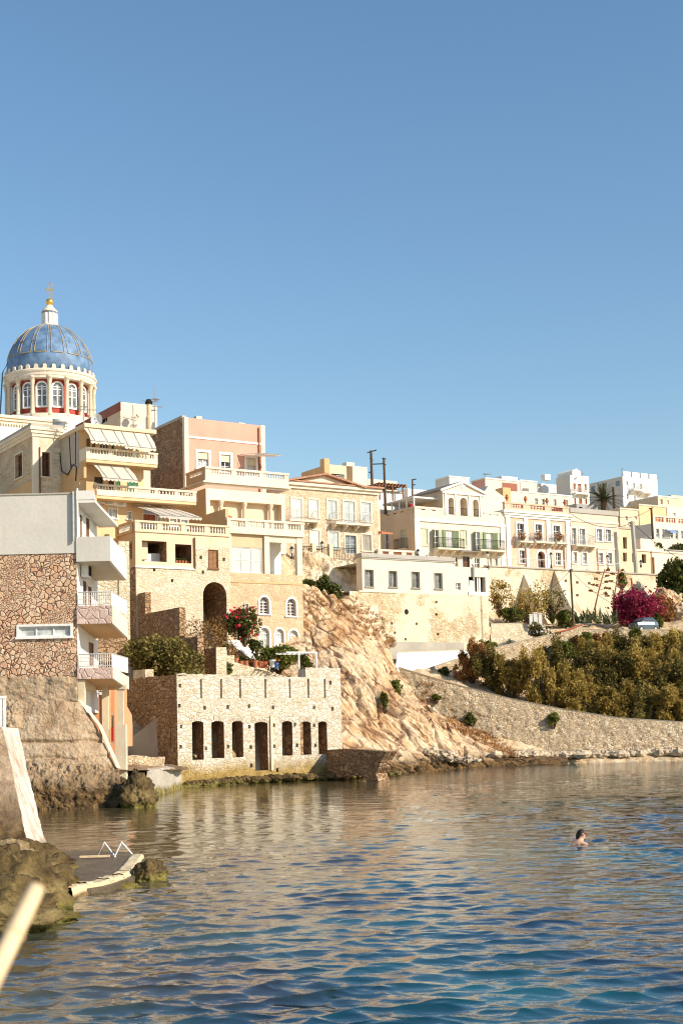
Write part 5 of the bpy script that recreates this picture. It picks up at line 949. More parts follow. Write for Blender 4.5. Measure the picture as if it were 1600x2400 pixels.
# broken spur wall reaching from the ruin into the sea
sp = P(776, 1770, 82.8); SPW = Bld('spur_wall', 'short broken rubble wall reaching from the ruin into the sea, dark in shadow', 'wall', 766, 1780, 83.0, 148, -.6); F = SPW.F()
c = [F.hit(x, y) for x, y in ((766, 1758), (800, 1755), (850, 1757), (905, 1762), (893, 1782), (888, 1800), (880, 1812), (888, 1835), (868, 1838), (845, 1818), (800, 1820), (766, 1840))]
SPW.part('wall_face', ['rubble_brown', 'rubble_pale'], lambda m: (m.prism([F.pt(a, z, 0) for a, z in c], [F.pt(a, z, .75) for a, z in c])))
# ================================================================ PEDIMENT HOUSE of pale brick
K = Bld('pediment_house', 'pale stone house with a tiled pediment and five shuttered windows on each floor', 'house', 886, 1250, 128, 58, 17.0)
F = K.F(); xl = F.hit(655, 1200)[0]; zc0, zc1 = F.hit(780, 1152)[1], F.hit(780, 1138)[1]; zap = F.hit(757, 1112)[1]; xa = F.hit(757, 1125)[0]
r1 = [H(F.rect(*q), .16) for q in ((684,1169,707,1220),(725,1171,745,1213),(768,1173,789,1216),(805,1175,831,1226),(846,1178,868,1222))]
r2 = [H(F.rect(*q), .16) for q in ((728,1243,748,1284),(771,1246,793,1287),(809,1255,834,1298),(849,1253,869,1291))]
K.shell(xl, 0, 0, 9, 0, zc0, r1+r2); K.done('brick_house')
for i, h in enumerate(r1): shutters(F, h, 'shutter_white' if i < 2 else 'shutter_blue', 'stone_trim', .16)
for i, h in enumerate(r2):
    if i == 2: window(F, h, 'pane_grey', 'shutter_blue', 2, 4, 'stone_trim', .16, False, name='door')
    else: shutters(F, h, 'shutter_white' if i == 0 else ('shutter_blue' if i == 1 else 'shutter_grey'), 'stone_trim', .16)
K.part('entablature', 'stone_trim', lambda m: (m.box(xl-.1, .15, -.18, 9, zc0, zc0+(zc1-zc0)*.5), m.box(xl-.2, .3, -.4, 9, zc0+(zc1-zc0)*.5, zc1)))
zi = zc1; hw = F.hit(832, 1138)[0]-xa
K.part('pediment', 'pale_cream', lambda m: m.prism([(xa-hw, -.15, zi), (xa+hw, -.15, zi), (xa, -.15, zap-.15)], [(xa-hw, .3, zi), (xa+hw, .3, zi), (xa, .3, zap-.15)]))
def tiles(m):
    for sx in (-1, 1):
        w0 = hw+.9; n = 16
        m.prism([(xa, -.5, zap), (xa+sx*w0, -.5, zi+.02), (xa+sx*w0, -.5, zi-.14+.02), (xa, -.5, zap-.16)], [(xa, 5, zap), (xa+sx*w0, 5, zi+.02), (xa+sx*w0, 5, zi-.12), (xa, 5, zap-.16)])
    zz = zi+.02; m.prism([(xl-.3, -.5, zz), (.4, -.5, zz), (.4, 4.5, zz+.25), (xl-.3, 4.5, zz+.25)], [(xl-.3, -.5, zz+.12), (.4, -.5, zz+.12), (.4, 4.5, zz+.37), (xl-.3, 4.5, zz+.37)])
K.part('roof', 'roof_tile', tiles)
def tile_ends(m):
    for sx in (-1, 1):
        for i in range(16): t = (i+.5)/16; m.box(xa+sx*(hw+.9)*t-(hw+.9)/32-.01, xa+sx*(hw+.9)*t+(hw+.9)/32+.01, -.62, -.45, zap+(zi-zap)*t-.1, zap+(zi-zap)*t+.06)
    m.box(xa+hw+.8, .4, -.62, -.45, zi-.02, zi+.14)
K.part('tile_row', 'roof_tile', lambda m: tile_ends(m))
for a0, a1, cs in ((F.hit(668, 1225)[0], F.hit(737, 1228)[0], 4), (F.hit(775, 1228)[0], F.hit(859, 1234)[0], 4)): iron_balcony(F, a0, a1, F.hit(815, 1229)[1], .9, .95, 'stone_trim', 'rail_metal', cs)
# street terrace and its parapet
for lab, (x, y0, y1, Y) in zip(('street lamp by the dark railing in front of the pale stone house', 'street lamp seen between the cream house pillars', 'street lamp before the left balcony of the white mansion', 'street lamp left of the pink mansion lower right window', 'street lamp before the left window pair of the grey pink house', 'street lamp near the thick leaning pole by the tan house', 'street lamp before the right balcony of the white mansion'), ((755,1308,1268,122.5),(684,1312,1280,120.5),(979,1302,1286,129.5),(1291,1332,1294,139.5),(1424,1338,1300,145),(1501,1330,1312,149),(1143,1335,1292,135))):
    t = thing('street_lamp', lab, 'street lamp', P(x, y0, Y), 0, 'lamps along the street'); hz = zat(x, y1, Y)-t.location.z; m = MB(); m.lathe([(.13, 0), (.1, .3), (.05, .4), (.045, hz-.75), (.09, hz-.65)], 8); m.build('post', 'black_metal', t)
    m = MB(); m.lathe([(.09, hz-.62), (.17, hz-.25)], 6); m.build('lantern', 'pane_pale', t); m = MB(); m.lathe([(.21, hz-.24), (.1, hz-.08), (.03, hz)], 6); m.build('lamp_cap', 'black_metal', t)
pa = Bld('street_parapet', 'cream street parapet with dark railings in front of the pale stone house', 'wall', 708, 1312, 121.8, 60, 15.0); F = pa.F(); x2 = F.hit(846, 1322)[0]; zp_ = F.hit(730, 1313)[1]; zq = F.hit(770, 1308)[1]
pa.part('wall_face', 'rubble_wall', lambda m: m.box(-1.5, x2, 0, .5, 0, zq-.1)); 
for x in (735, 775): pa.part('pier', 'cream', lambda m: m.box(F.hit(x, 1300)[0]-.15, F.hit(x, 1300)[0]+.25, -.02, .4, zq-.1, zq+1.3))
rl_ = MB(); [railing(F, rl_, F.hit(a, 1300)[0], F.hit(b, 1300)[0], zq-.1, zq+1.0, .15, .16, .02) for a, b in ((710, 733), (741, 773), (781, 835))]; rl_.build('railing', 'black_metal', pa.root)

# ================================================================ LONG LOW BUILDING on its retaining wall
J = Bld('long_building', 'long low cream building with four tall windows standing on the patched retaining wall', 'building', 1145, 1400, 121.5, 58, 4.0)
F = J.F(); xl = F.hit(848, 1330)[0]; zt = F.hit(960, 1311)[1]; zt2 = F.hit(1110, 1330)[1]; zw = F.hit(1000, 1393)[1]; xs = F.hit(1064, 1330)[0]; zg = F.hit(960, 1302)[1]
wh = [H(F.rect(*q), .25) for q in ((856,1336,874,1375),(911.5,1339,929,1376),(965,1341,982,1378),(1018.5,1344,1035,1380))]; w5 = H(F.rect(1068, 1366, 1079, 1383), .2); po = H(F.rect(1098, 1352, 1137, 1387), .5, back=1)
F.wall(J.mb, xl, xs, zw, zt, wh); F.wall(J.mb, xs, 0, zw, zt2, [w5, po]); J.Rt(0).wall(J.mb, 0, 8, zw, zt2); J.mb.poly([(xl, 0, zt2), (0, 0, zt2), (0, 8, zt2), (xl, 8, zt2)]); J.mb.poly([(xl, .02, zt), (xs, .02, zt), (xs, 7, zt), (xl, .9, zt)]); J.L(xl).wall(J.mb, 0, .9, zw, zt); J.mb.poly([(xl, .9, zw), (xs, 7, zw), (xs, 7, zt), (xl, .9, zt)])
J.mb.poly([(xs, 0, zt2), (xs, 7, zt2), (xs, 7, zt), (xs, 0, zt)]); J.done('pale_cream', 'dark')
J.part('roof_edge', 'roof_grey', lambda m: (m.prism([(xl-.1, -.14, zt), (xs+.05, -.14, zt), (xs+.05, 7, zt), (xl-.1, .95, zt)], [(xl-.1, -.14, zg), (xs+.05, -.14, zg), (xs+.05, 7, zg), (xl-.1, .95, zg)]), m.box(xl-.05, xs+.03, -.08, 0, zt-.12, zt)))
for h in wh: window(F, h, 'pane_grey', 'shutter_grey', 2, 3, 'shutter_grey', .05)
window(F, w5, 'pane_dark', 'white_paint', 2, 2)
J.part('post', 'white_paint', lambda m: m.box(po['r'][0]+1.0, po['r'][0]+1.08, .1, .18, po['r'][2], po['r'][3])); J.part('post', 'white_paint', lambda m: m.box(po['r'][1]-.62, po['r'][1]-.54, .1, .18, po['r'][2], po['r'][3])); J.part('curtain', 'curtain', lambda m: m.box(po['r'][0]+.25, po['r'][0]+.95, .3, .34, po['r'][2], po['r'][3]-.3)); J.part('curtain', 'awning_white', lambda m: m.box(po['r'][0]+1.1, po['r'][0]+1.5, .25, .29, po['r'][2], po['r'][3]))
J.part('balcony_front', 'white', lambda m: m.box(po['r'][0]-.1, .02, -.08, .0, zw+.05, po['r'][2]-.02)); J.part('flue_pipe', 'grey_metal', lambda m: m.tube([(po['r'][0]+.45, -.15, po['r'][3]-.4), (po['r'][0]+.45, -.15, po['r'][3]+.9), (po['r'][0]+.3, -.15, po['r'][3]+1.05)], .1, 8))
RW = Bld('patched_retaining_wall', 'tall retaining wall with patches of bare stone and one round black hole', 'wall', 1146, 1480, 121.4, 58, -1.0); F = RW.F(); zt_ = F.hit(1000, 1392)[1]; xl = F.hit(820, 1450)[0]; zb = F.hit(1000, 1527)[1]; zst = F.hit(1000, 1505)[1]
ho = [H(F.rect(x-2.5, y-3, x+2.5, y+3), .3, back=1) for x, y in ((1022,1411),(1022,1440),(950,1498),(986,1513),(1022,1513),(864,1437),(925,1483),(976,1462),(1026,1486),(918,1461))]
a, z = F.hit(952, 1434); k = 14; hr = .21; hd = H((a-hr, a+hr, z-hr*1.1, z+hr*1.1), .4, back=1)
F.wall(RW.mb, xl, 0, 0, zt_, ho); RW.Rt(0).wall(RW.mb, 0, 8, 0, zt_); RW.mb.poly([(xl, 0, zt_), (0, 0, zt_), (0, 6, zt_), (xl, 6, zt_)]); RW.done('rubble_patchy', 'dark')
RW.part('round_hole', 'dark', lambda m: m.prism([F.pt(a+hr*math.cos(q), z+hr*1.15*math.sin(q), -.012) for q in np.linspace(0, 2*math.pi, 17)[:-1]], [F.pt(a+hr*math.cos(q), z+hr*1.15*math.sin(q), .05) for q in np.linspace(0, 2*math.pi, 17)[:-1]]))
RW.part('footing', 'concrete', lambda m: m.box(F.hit(905, 1510)[0], F.hit(1085, 1520)[0], -.12, .0, zb-3, zst)); RW.part('ledge', 'stone_trim', lambda m: m.box(F.hit(840, 1390)[0], F.hit(926, 1394)[0], -.08, .0, zt_-.03, zt_+.08))
RW.part('drainpipe', 'tan', lambda m: m.tube([(F.hit(1127, 1420)[0], -.08, zt_), (F.hit(1130, 1480)[0], -.08, zst-.4)], .03, 5))

# ================================================================ WHITE MANSION with three arches
L_ = Bld('white_mansion', 'cream white mansion with a three arched gable and green shutters over two iron balconies', 'house', 973, 1280, 134, 58, 15.0)
F, L = L_.F(), L_.L(); xe = F.hit(1183, 1280)[0]; ve = L.hit(886, 1260)[0]; zp0 = F.hit(973, 1218)[1]; zp1 = F.hit(973, 1186)[1]; zf = F.hit(973, 1202)[1]
q1 = [H(F.rect(*r), .14) for r in ((985,1239,1001,1277),(1014,1242,1027,1286),(1044,1243,1061,1287),(1079,1243,1093,1281),(1111,1247,1123,1290),(1138,1249,1153,1292),(1166,1249,1178,1283))]
q2 = [H(F.rect(*r), .2) for r in ((1083,1304,1100,1331),(1064,1305,1073,1331),(1112,1308,1124,1333),(1146,1308,1152,1333),(1158,1309,1166,1334),(996,1300,1002,1306),(1011,1300,1014,1306),(1024,1302,1030,1306),(1059,1304,1063,1310))]
lq = [H(L.rect(*r), .14) for r in ((939,1242,950,1283),(903,1250,912,1288))]
L_.shell(0, xe, 0, ve, 0, zf, q1+q2, lq, par=.0, ml=1); L_.done('pale_cream', 'cream')
zz = zp0; L_.part('string_course', 'white', lambda m: m.box(-.12, xe, -.14, .0, zz-.12, zz+.14)); L_.part('corner_pilaster', 'white', lambda m: m.box(-.06, .55, -.08, .0, 0, zz-.12)); L_.part('corner_pilaster', 'white', lambda m: m.box(xe-.6, xe, -.08, .0, 0, zz-.12))
for i in (0, 3, 6): shutters(F, q1[i], 'shutter_pale', 'stone_trim', .06)
for i, (h, pn) in enumerate(((q1[1], 'pane_dark'), (q1[2], 'curtain'), (q1[4], 'pane_grey'), (q1[5], 'curtain'))):
    o = window(F, h, pn, 'white_paint', 2, 3, 'stone_trim', .08, False, name='balcony_door'); x0, x1, z0, z1 = h['r']; wd = (x1-x0)*.62
    leaf_shutter(F, o, x0-.02, z0, z1, wd, R(62 if i in (0, 2) else 22), 'shutter_green', True); leaf_shutter(F, o, x1+.02, z0, z1, wd, R(20), 'shutter_pale' if i in (0, 2) else 'shutter_green', False)
for i, h in enumerate(q2): (window(F, h, 'pane_dark', 'white_paint', 2, 2, None) if i else window(F, h, 'pane_brown', 'wood_brown', 2, 2, 'white', .12, False, name='door'))
for a, b in ((1013, 1077), (1112, 1171)): iron_balcony(F, F.hit(a, 1280)[0], F.hit(b, 1280)[0], F.hit((a+b)/2, 1287 if a < 1100 else 1291)[1], .95, 1.0, 'stone_trim', 'black_metal', 4)
shutters(L, lq[0], 'shutter_pale', 'stone_trim', .1); window(L, lq[1], 'pane_dark', 'white_paint', 2, 2, 'white', .1); iron_balcony(L, L.hit(956, 1280)[0], L.hit(932, 1280)[0], L.hit(944, 1287)[1], .6, 1.0, 'stone_trim', 'black_metal', 2)
def par(FF, a0, a1, bays, m_='pale_cream'): balustrade(FF, a0, a1, zf, zp1, -.02, bays, m_, 'red_baluster', .25, .34, .22, .8, .2, .07, name='parapet')
par(F, 0, F.hit(1036, 1190)[0], 2); par(F, F.hit(1132, 1200)[0], xe, 2); par(L, .27, ve, 5, 'cream')
# gable with arches
g0, g1_ = F.hit(1037, 1180)[0], F.hit(1132, 1180)[0]; ze = F.hit(1084, 1152)[1]; za = F.hit(1081, 1130)[1]
ga = [H(F.rect(*r), .7, arch=1, back=1) for r in ((1050,1166,1063,1206),(1077,1166.5,1094,1209),(1107.5,1170.5,1120.5,1211))]
mb = MB(); F.wall(mb, g0, g1_, zf, ze, ga); gm = (g0+g1_)/2; mb.poly([F.pt(g0, ze), F.pt(g1_, ze), F.pt(gm, za)]); L_.L(g0).wall(mb, 0, 7, zf, ze, m=2); mb.poly([(g0, 7, ze), (gm, 7, za), (g1_, 7, ze)]); L_.Rt(g1_).wall(mb, 0, 7, zf, ze); gb = mb.build('gable_wall', ['pale_cream', 'cream', 'cream'], L_.root)
L_.part('gable_roof', 'slate', lambda m: [m.prism([(gm, -.1, za), (gm+sx*(g1_-gm+.25), -.1, ze-.1), (gm+sx*(g1_-gm+.25), -.1, ze+.05), (gm, -.1, za+.15)], [(gm, 7.2, za), (gm+sx*(g1_-gm+.25), 7.2, ze-.1), (gm+sx*(g1_-gm+.25), 7.2, ze+.05), (gm, 7.2, za+.15)]) for sx in (-1, 1)])
L_.part('gable_moulding', 'white', lambda m: ([m.prism([(gm, -.22, za+.12), (gm+sx*(g1_-gm+.3), -.22, ze+.05), (gm+sx*(g1_-gm+.3), -.22, ze-.17), (gm, -.22, za-.12)], [(gm, -.01, za+.12), (gm+sx*(g1_-gm+.3), -.01, ze+.05), (gm+sx*(g1_-gm+.3), -.01, ze-.17), (gm, -.01, za-.12)]) for sx in (-1, 1)], m.box(g0-.1, g1_+.1, -.14, .0, ze-.35, ze-.18)))
for h in ga: trim(F, h, 'white', .1, gb, False, .04); o = L_.part('balconet', 'black_metal', lambda m: railing(F, m, h['r'][0]+.02, h['r'][1]-.02, h['r'][2], h['r'][2]+.75, .1, .12, .018, False), gb)
for x in (1043, 1067, 1098, 1125): L_.part('pilaster', 'white', lambda m: m.box(F.hit(x, 1180)[0]-.1, F.hit(x, 1180)[0]+.1, -.1, .0, zf+.1, ze-.35))
L_.part('roundel', 'white', lambda m: m.prism([F.pt(gm+.28*math.cos(q), ze+.55+.28*math.sin(q), -.06) for q in np.linspace(0, 6.283, 15)[:-1]], [F.pt(gm+.28*math.cos(q), ze+.55+.28*math.sin(q), .0) for q in np.linspace(0, 6.283, 15)[:-1]]))
# porch roof, roof pavilion on posts and lower terrace
L_.part('porch_roof', 'slate', lambda m: m.prism([F.pt(F.hit(1071, 1295)[0], F.hit(1080, 1291)[1], 0), F.pt(F.hit(1112, 1295)[0], F.hit(1112, 1294)[1], 0), F.pt(F.hit(1112, 1295)[0]+.2, F.hit(1112, 1297)[1], -1.0), F.pt(F.hit(1069, 1295)[0]-.2, F.hit(1080, 1297)[1], -1.0)], [F.pt(F.hit(1071, 1295)[0], F.hit(1080, 1288)[1], 0), F.pt(F.hit(1112, 1295)[0], F.hit(1112, 1291)[1], 0), F.pt(F.hit(1112, 1295)[0]+.2, F.hit(1112, 1295)[1], -1.0), F.pt(F.hit(1069, 1295)[0]-.2, F.hit(1080, 1294)[1], -1.0)]))
zr = L.hit(950, 1166)[1]-.1
L_.part('veranda_roof', 'white', lambda m: m.box(.4, 5.0, .7, ve-.3, zr, zr+.16)); L_.part('veranda_back', 'beige', lambda m: m.box(4.6, 4.9, .9, ve-.4, zf, zr))
for i in range(5): L_.part('veranda_post', 'white_paint', lambda m: m.box(.5, .62, .8+(ve-1.4)*i/4, .92+(ve-1.4)*i/4, zf, zr))
lt = Bld('terrace_parapet', 'low terrace parapet with red balusters left of the white mansion', 'wall', 886, 1300, 127.5, 60, 17.0); F2 = lt.F(); balustrade(F2, 0, F2.hit(976, 1303)[0], F2.hit(930, 1306)[1]-.1, F2.hit(930, 1289)[1], 0, 3, 'pale_cream', 'red_baluster', .25, .2, .18, .5, .2, .07, name='parapet'); lt.part('wall_face', 'pale_cream', lambda m: m.box(0, F2.hit(976, 1303)[0], .02, .3, -1, F2.hit(930, 1306)[1]-.1))
gp = Bld('lean_to', 'dark lean-to porch with a tiled roof between pale stone house and white mansion', 'shed', 886, 1270, 132, 58, 16); F2 = gp.F(); gx = F2.hit(913, 1270)[0]; gp.part('tiled_roof', 'terracotta', lambda m: m.prism([(0, -.6, F2.hit(895, 1246)[1]-.3), (gx, -.6, F2.hit(895, 1246)[1]-.3), (gx, 2, F2.hit(895, 1240)[1]), (0, 2, F2.hit(895, 1240)[1])], [(0, -.6, F2.hit(895, 1246)[1]-.15), (gx, -.6, F2.hit(895, 1246)[1]-.15), (gx, 2, F2.hit(895, 1240)[1]+.15), (0, 2, F2.hit(895, 1240)[1]+.15)])); gp.part('wall', 'beige', lambda m: m.box(0, gx, 1.6, 2, 0, F2.hit(895, 1180)[1])); h = H((.5, 1.1, F2.hit(895, 1290)[1], F2.hit(895, 1256)[1]), .1); window(Face(gp, 'x', 1.45, 1), h, 'pane_dark', 'white_paint', 2, 2)

# ================================================================ PINK MANSION
Pm = Bld('pink_mansion', 'pink mansion with white pilasters, three small balconies and an arched front door', 'house', 1184, 1270, 140, 58, 15.0)
F = Pm.F(); xe = F.hit(1335, 1270)[0]; zf = F.hit(1190, 1196)[1]; zp1 = F.hit(1190, 1176)[1]; zc0 = F.hit(1190, 1212)[1]
u1 = [H(F.rect(*r), .2) for r in ((1211,1227,1227,1268),(1254,1229,1269,1270),(1296,1232,1311,1271))]; u2 = [H(F.rect(*r), .2) for r in ((1217,1290,1230,1320),(1301,1295,1313,1324))]; dr = H(F.rect(1259, 1292, 1276, 1331), .45, arch=1, nosill=1)
Pm.shell(0, xe, 0, 9, 0, zf, u1+u2+[dr], par=.0); Pm.done('pink')
for h in u1+u2: window(F, h, 'pane_dark', 'white_paint', 2, 3, 'white', .2)
window(F, dr, 'pane_brown', 'wood_brown', 2, 3, 'white', .22, False, name='door'); cornice(Pm, 0, xe, 0, 9, zc0, zf, .35, 'white', 'flr', steps=3); balustrade(F, 0, xe, zf, zp1, -.02, 3, 'pink', 'red_baluster', .3, .3, .18, .9, .2, .07, name='parapet')
for i in range(4): x = [.35, xe*.31, xe*.655, xe-.35][i]; Pm.part('pilaster', 'white', lambda m: m.box(x-.26, x+.26, -.1, .0, 0, zc0)); 
for i in range(4):
    x = [.45, xe/3, xe*2/3, xe-.45][i]; t = thing('roof_urn', 'red clay urn on the pink mansion parapet, '+['leftmost of four', 'second from the left', 'third from the left', 'rightmost of four'][i], 'urn', Pm.w((x, .12, zp1)), 0, 'urns on the pink mansion parapet'); m = MB(); m.lathe([(.14, 0), (.05, .12), (.2, .4), (.24, .5), (.1, .58)], 10); m.build('bowl', 'terracotta', t, True); m = MB(); m.lathe([(.1, .58), (.16, .68), (.02, .82)], 10); m.build('finial', 'terracotta', t, True)
for a, b, iron in ((1207, 1238, 'rail_metal'), (1244, 1287, 'rail_metal'), (1293, 1320, 'rail_metal')):
    bo = iron_balcony(F, F.hit(a, 1270)[0], F.hit(b, 1270)[0], F.hit((a+b)/2, 1270+(a-1207)*.04)[1], .8, .9, 'stone_trim', iron, 3); V, Fc = leafcloud([(F.hit(a, 1270)[0]+.3, -.75, F.hit((a+b)/2, 1264)[1]+.2, .5, .3, .45)], 160, .12, thr=-.4); npmesh('creeper', V, Fc, 'rust_leaf', bo, False)
Pm.part('drainpipe', 'wood_red', lambda m: m.tube([(xe*.29, -.16, 0), (xe*.29, -.16, F.hit(1250, 1285)[1])], .05, 5)); Pm.part('drainpipe', 'stone_trim', lambda m: m.tube([(xe*.9, -.14, 0), (xe*.9, -.14, F.hit(1322, 1255)[1])], .09, 6))
# grey pink neighbour
N_ = Bld('grey_pink_house', 'plain grey pink house with paired white windows right of the pink mansion', 'house', 1337, 1270, 145, 58, 15.0)
F = N_.F(); xe = F.hit(1449, 1270)[0]; zf = F.hit(1390, 1205)[1]; zs = F.hit(1390, 1223)[1]; zm = F.hit(1390, 1284)[1]
w1 = [H(F.rect(*r), .2) for r in ((1338,1238,1349,1276),(1357,1239,1370,1277),(1397,1240,1409,1268),(1418,1241,1430,1269),(1342,1294,1351,1321),(1364,1295,1374,1322),(1401,1296,1412,1322),(1423,1296,1433,1322))]
N_.shell(0, xe, 0, 8, 0, zf, w1); N_.done('grey_pink')
for h in w1: window(F, h, 'pane_grey', 'white_paint', 2, 3, 'white', .16)
N_.part('string_course', 'stone_trim', lambda m: m.box(0, xe, -.08, .0, zs-.12, zs+.12)); N_.part('string_course', 'stone_trim', lambda m: m.box(0, xe, -.05, .0, zm-.1, zm+.1)); N_.part('pilaster', 'stone_trim', lambda m: m.box(xe-.5, xe, -.06, .0, 0, zm-.1)); N_.part('roof_edge', 'roof_grey', lambda m: m.box(-.05, xe+.05, -.12, 8, zf, zf+.5)); N_.part('drainpipe', 'wood_red', lambda m: m.tube([(xe*.53, -.12, 0), (xe*.53, -.12, zm)], .04, 5))
iron_balcony(F, .05, F.hit(1384, 1270)[0], F.hit(1360, 1279)[1], .8, .95, 'stone_trim', 'rail_metal', 3)
# tan ruinous house with black windows
O_ = Bld('tan_house', 'tan two storey house with bare black window openings behind the leaning pole', 'house', 1449, 1290, 149.5, 58, 15.0)
F = O_.F(); xe = F.hit(1482, 1270)[0]; zf = F.hit(1465, 1240)[1]; x2 = F.hit(1524, 1310)[0]; z2 = F.hit(1490, 1291)[1]; w1 = [H(F.rect(*r), .4, back=1) for r in ((1459,1259,1468,1286),(1459,1295,1468,1316),(1480,1297,1486,1318),(1503,1299,1513,1320))]
O_.shell(0, xe, 0, 7, 0, zf, w1); F.wall(O_.mb, xe, x2, 0, z2, w1); O_.mb.poly([(xe, 0, z2), (x2, 0, z2), (x2, 6, z2), (xe, 6, z2)]); O_.Rt(x2).wall(O_.mb, 0, 6, 0, z2); O_.done('beige', 'dark'); O_.part('roof_edge', 'concrete', lambda m: m.box(-.05, xe+.05, -.1, 7, zf, zf+.25)); O_.part('roof_edge', 'stone_trim', lambda m: m.box(xe+.06, x2+.08, -.12, 6, z2, z2+.18))
# walled house at the picture edge
Y_ = Bld('walled_house', 'pale walled terrace with a grey balustrade beside the dark evergreen tree', 'house', 1527, 1320, 152, 58, 14.0); F = Y_.F(); zf = F.hit(1560, 1296)[1]; dd = H(F.rect(1526, 1306, 1533, 1346), .2, back=1); Y_.shell(0, 8, 0, 5, 0, zf, [dd]); Y_.done('pale_cream', 'wood_brown'); Y_.part('coping', 'stone_trim', lambda m: m.box(-.1, 8, -.12, .4, zf, zf+.15)); balustrade(F, F.hit(1558, 1300)[0], 8, zf+.15, F.hit(1570, 1288)[1], 0, 2, 'roof_grey', 'roof_grey', .2, .1, .1, .3, .18, .06)

# ================================================================ HOUSES ON THE SKYLINE (px box, distance, material, label, windows)
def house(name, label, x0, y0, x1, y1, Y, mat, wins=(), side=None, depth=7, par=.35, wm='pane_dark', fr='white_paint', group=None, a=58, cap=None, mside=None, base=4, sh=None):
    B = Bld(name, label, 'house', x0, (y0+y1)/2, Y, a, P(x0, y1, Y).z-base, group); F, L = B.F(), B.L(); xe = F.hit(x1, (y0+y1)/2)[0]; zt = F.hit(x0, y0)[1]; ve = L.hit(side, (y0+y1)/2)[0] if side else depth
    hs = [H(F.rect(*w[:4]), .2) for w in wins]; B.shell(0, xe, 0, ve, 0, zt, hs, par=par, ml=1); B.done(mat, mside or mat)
    for h in hs: (shutters(F, h, sh, 'white', .08) if sh else window(F, h, wm, fr, 2, 2, 'stone_trim' if fr != 'white_paint' else None, .06))
    if cap: B.part('parapet_cap', cap, lambda m: (m.box(-.08, xe+.08, -.08, .25, zt, zt+.16), m.box(-.08, .25, .25, ve, zt, zt+.16)))
    return B, F, L, xe, zt, ve
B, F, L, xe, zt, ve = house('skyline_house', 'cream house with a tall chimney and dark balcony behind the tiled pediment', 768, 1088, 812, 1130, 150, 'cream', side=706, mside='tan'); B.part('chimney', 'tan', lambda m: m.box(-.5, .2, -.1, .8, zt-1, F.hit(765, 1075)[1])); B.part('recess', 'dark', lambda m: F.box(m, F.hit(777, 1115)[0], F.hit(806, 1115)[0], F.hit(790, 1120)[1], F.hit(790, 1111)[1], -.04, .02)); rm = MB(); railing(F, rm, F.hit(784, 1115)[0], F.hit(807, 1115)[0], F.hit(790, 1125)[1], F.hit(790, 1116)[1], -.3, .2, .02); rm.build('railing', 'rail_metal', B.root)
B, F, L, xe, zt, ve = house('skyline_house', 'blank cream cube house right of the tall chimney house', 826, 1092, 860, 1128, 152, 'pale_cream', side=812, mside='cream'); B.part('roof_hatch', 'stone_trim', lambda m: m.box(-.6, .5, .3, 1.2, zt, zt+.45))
house('skyline_house', 'low cream house spreading behind the twin utility poles', 862, 1122, 930, 1150, 156, 'pale_cream', side=830)
house('skyline_house', 'small white roof house behind the brown roof pergola', 884, 1152, 945, 1185, 140, 'white', cap='concrete', depth=5)
house('skyline_house', 'long low white house left of the mansion gable', 955, 1145, 1010, 1180, 160, 'white', depth=5)
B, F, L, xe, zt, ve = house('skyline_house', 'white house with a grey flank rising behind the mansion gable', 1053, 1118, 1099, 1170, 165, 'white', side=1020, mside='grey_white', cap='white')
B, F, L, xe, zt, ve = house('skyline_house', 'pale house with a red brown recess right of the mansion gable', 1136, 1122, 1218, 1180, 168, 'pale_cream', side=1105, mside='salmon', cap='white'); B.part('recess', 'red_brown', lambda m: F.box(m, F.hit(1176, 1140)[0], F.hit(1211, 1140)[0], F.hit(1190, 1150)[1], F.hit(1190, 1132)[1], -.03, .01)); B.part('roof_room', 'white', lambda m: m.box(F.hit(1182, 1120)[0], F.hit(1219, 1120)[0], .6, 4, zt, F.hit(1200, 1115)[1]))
house('skyline_house', 'small ochre house in front of the red brown recess', 1178, 1142, 1196, 1172, 162, 'ochre', side=1160, mside='tan')
B, F, L, xe, zt, ve = house('skyline_house', 'cream gabled house with a round window beside the white mansion', 1128, 1162, 1184, 1190, 152, 'pale_cream'); B.part('gable', 'pale_cream', lambda m: m.prism([(0, 0, zt), (xe, 0, zt), (xe*.3, 0, F.hit(1140, 1138)[1])], [(0, 5, zt), (xe, 5, zt), (xe*.3, 5, F.hit(1140, 1138)[1])]))
house('skyline_house', 'long cream house with four dark windows above the pink mansion', 1198, 1152, 1340, 1200, 172, 'pale_cream', [(1253,1168,1260,1182),(1268,1169,1276,1184),(1296,1170,1303,1186),(1324,1172,1330,1186)], cap='white')
house('skyline_house', 'pale house with a plain flat roof left of the tall white shuttered house', 1219, 1127, 1258, 1160, 180, 'pale_cream', cap='white'); house('skyline_house', 'low white house with a grey window left of the tall white shuttered house', 1268, 1133, 1304, 1160, 182, 'white', [(1262,1141,1266,1150)], side=1258, mside='grey_white')
B, F, L, xe, zt, ve = house('skyline_house', 'tall white house with brown shutters and a small rounded roof gable', 1336, 1113, 1380, 1190, 178, 'white', [(1342,1133,1347,1147),(1353,1134,1361,1154),(1368,1134,1373,1149),(1344,1167,1348,1181),(1355,1168,1363,1181),(1370,1168,1374,1182)], side=1303, mside='grey_white', sh='shutter_red')
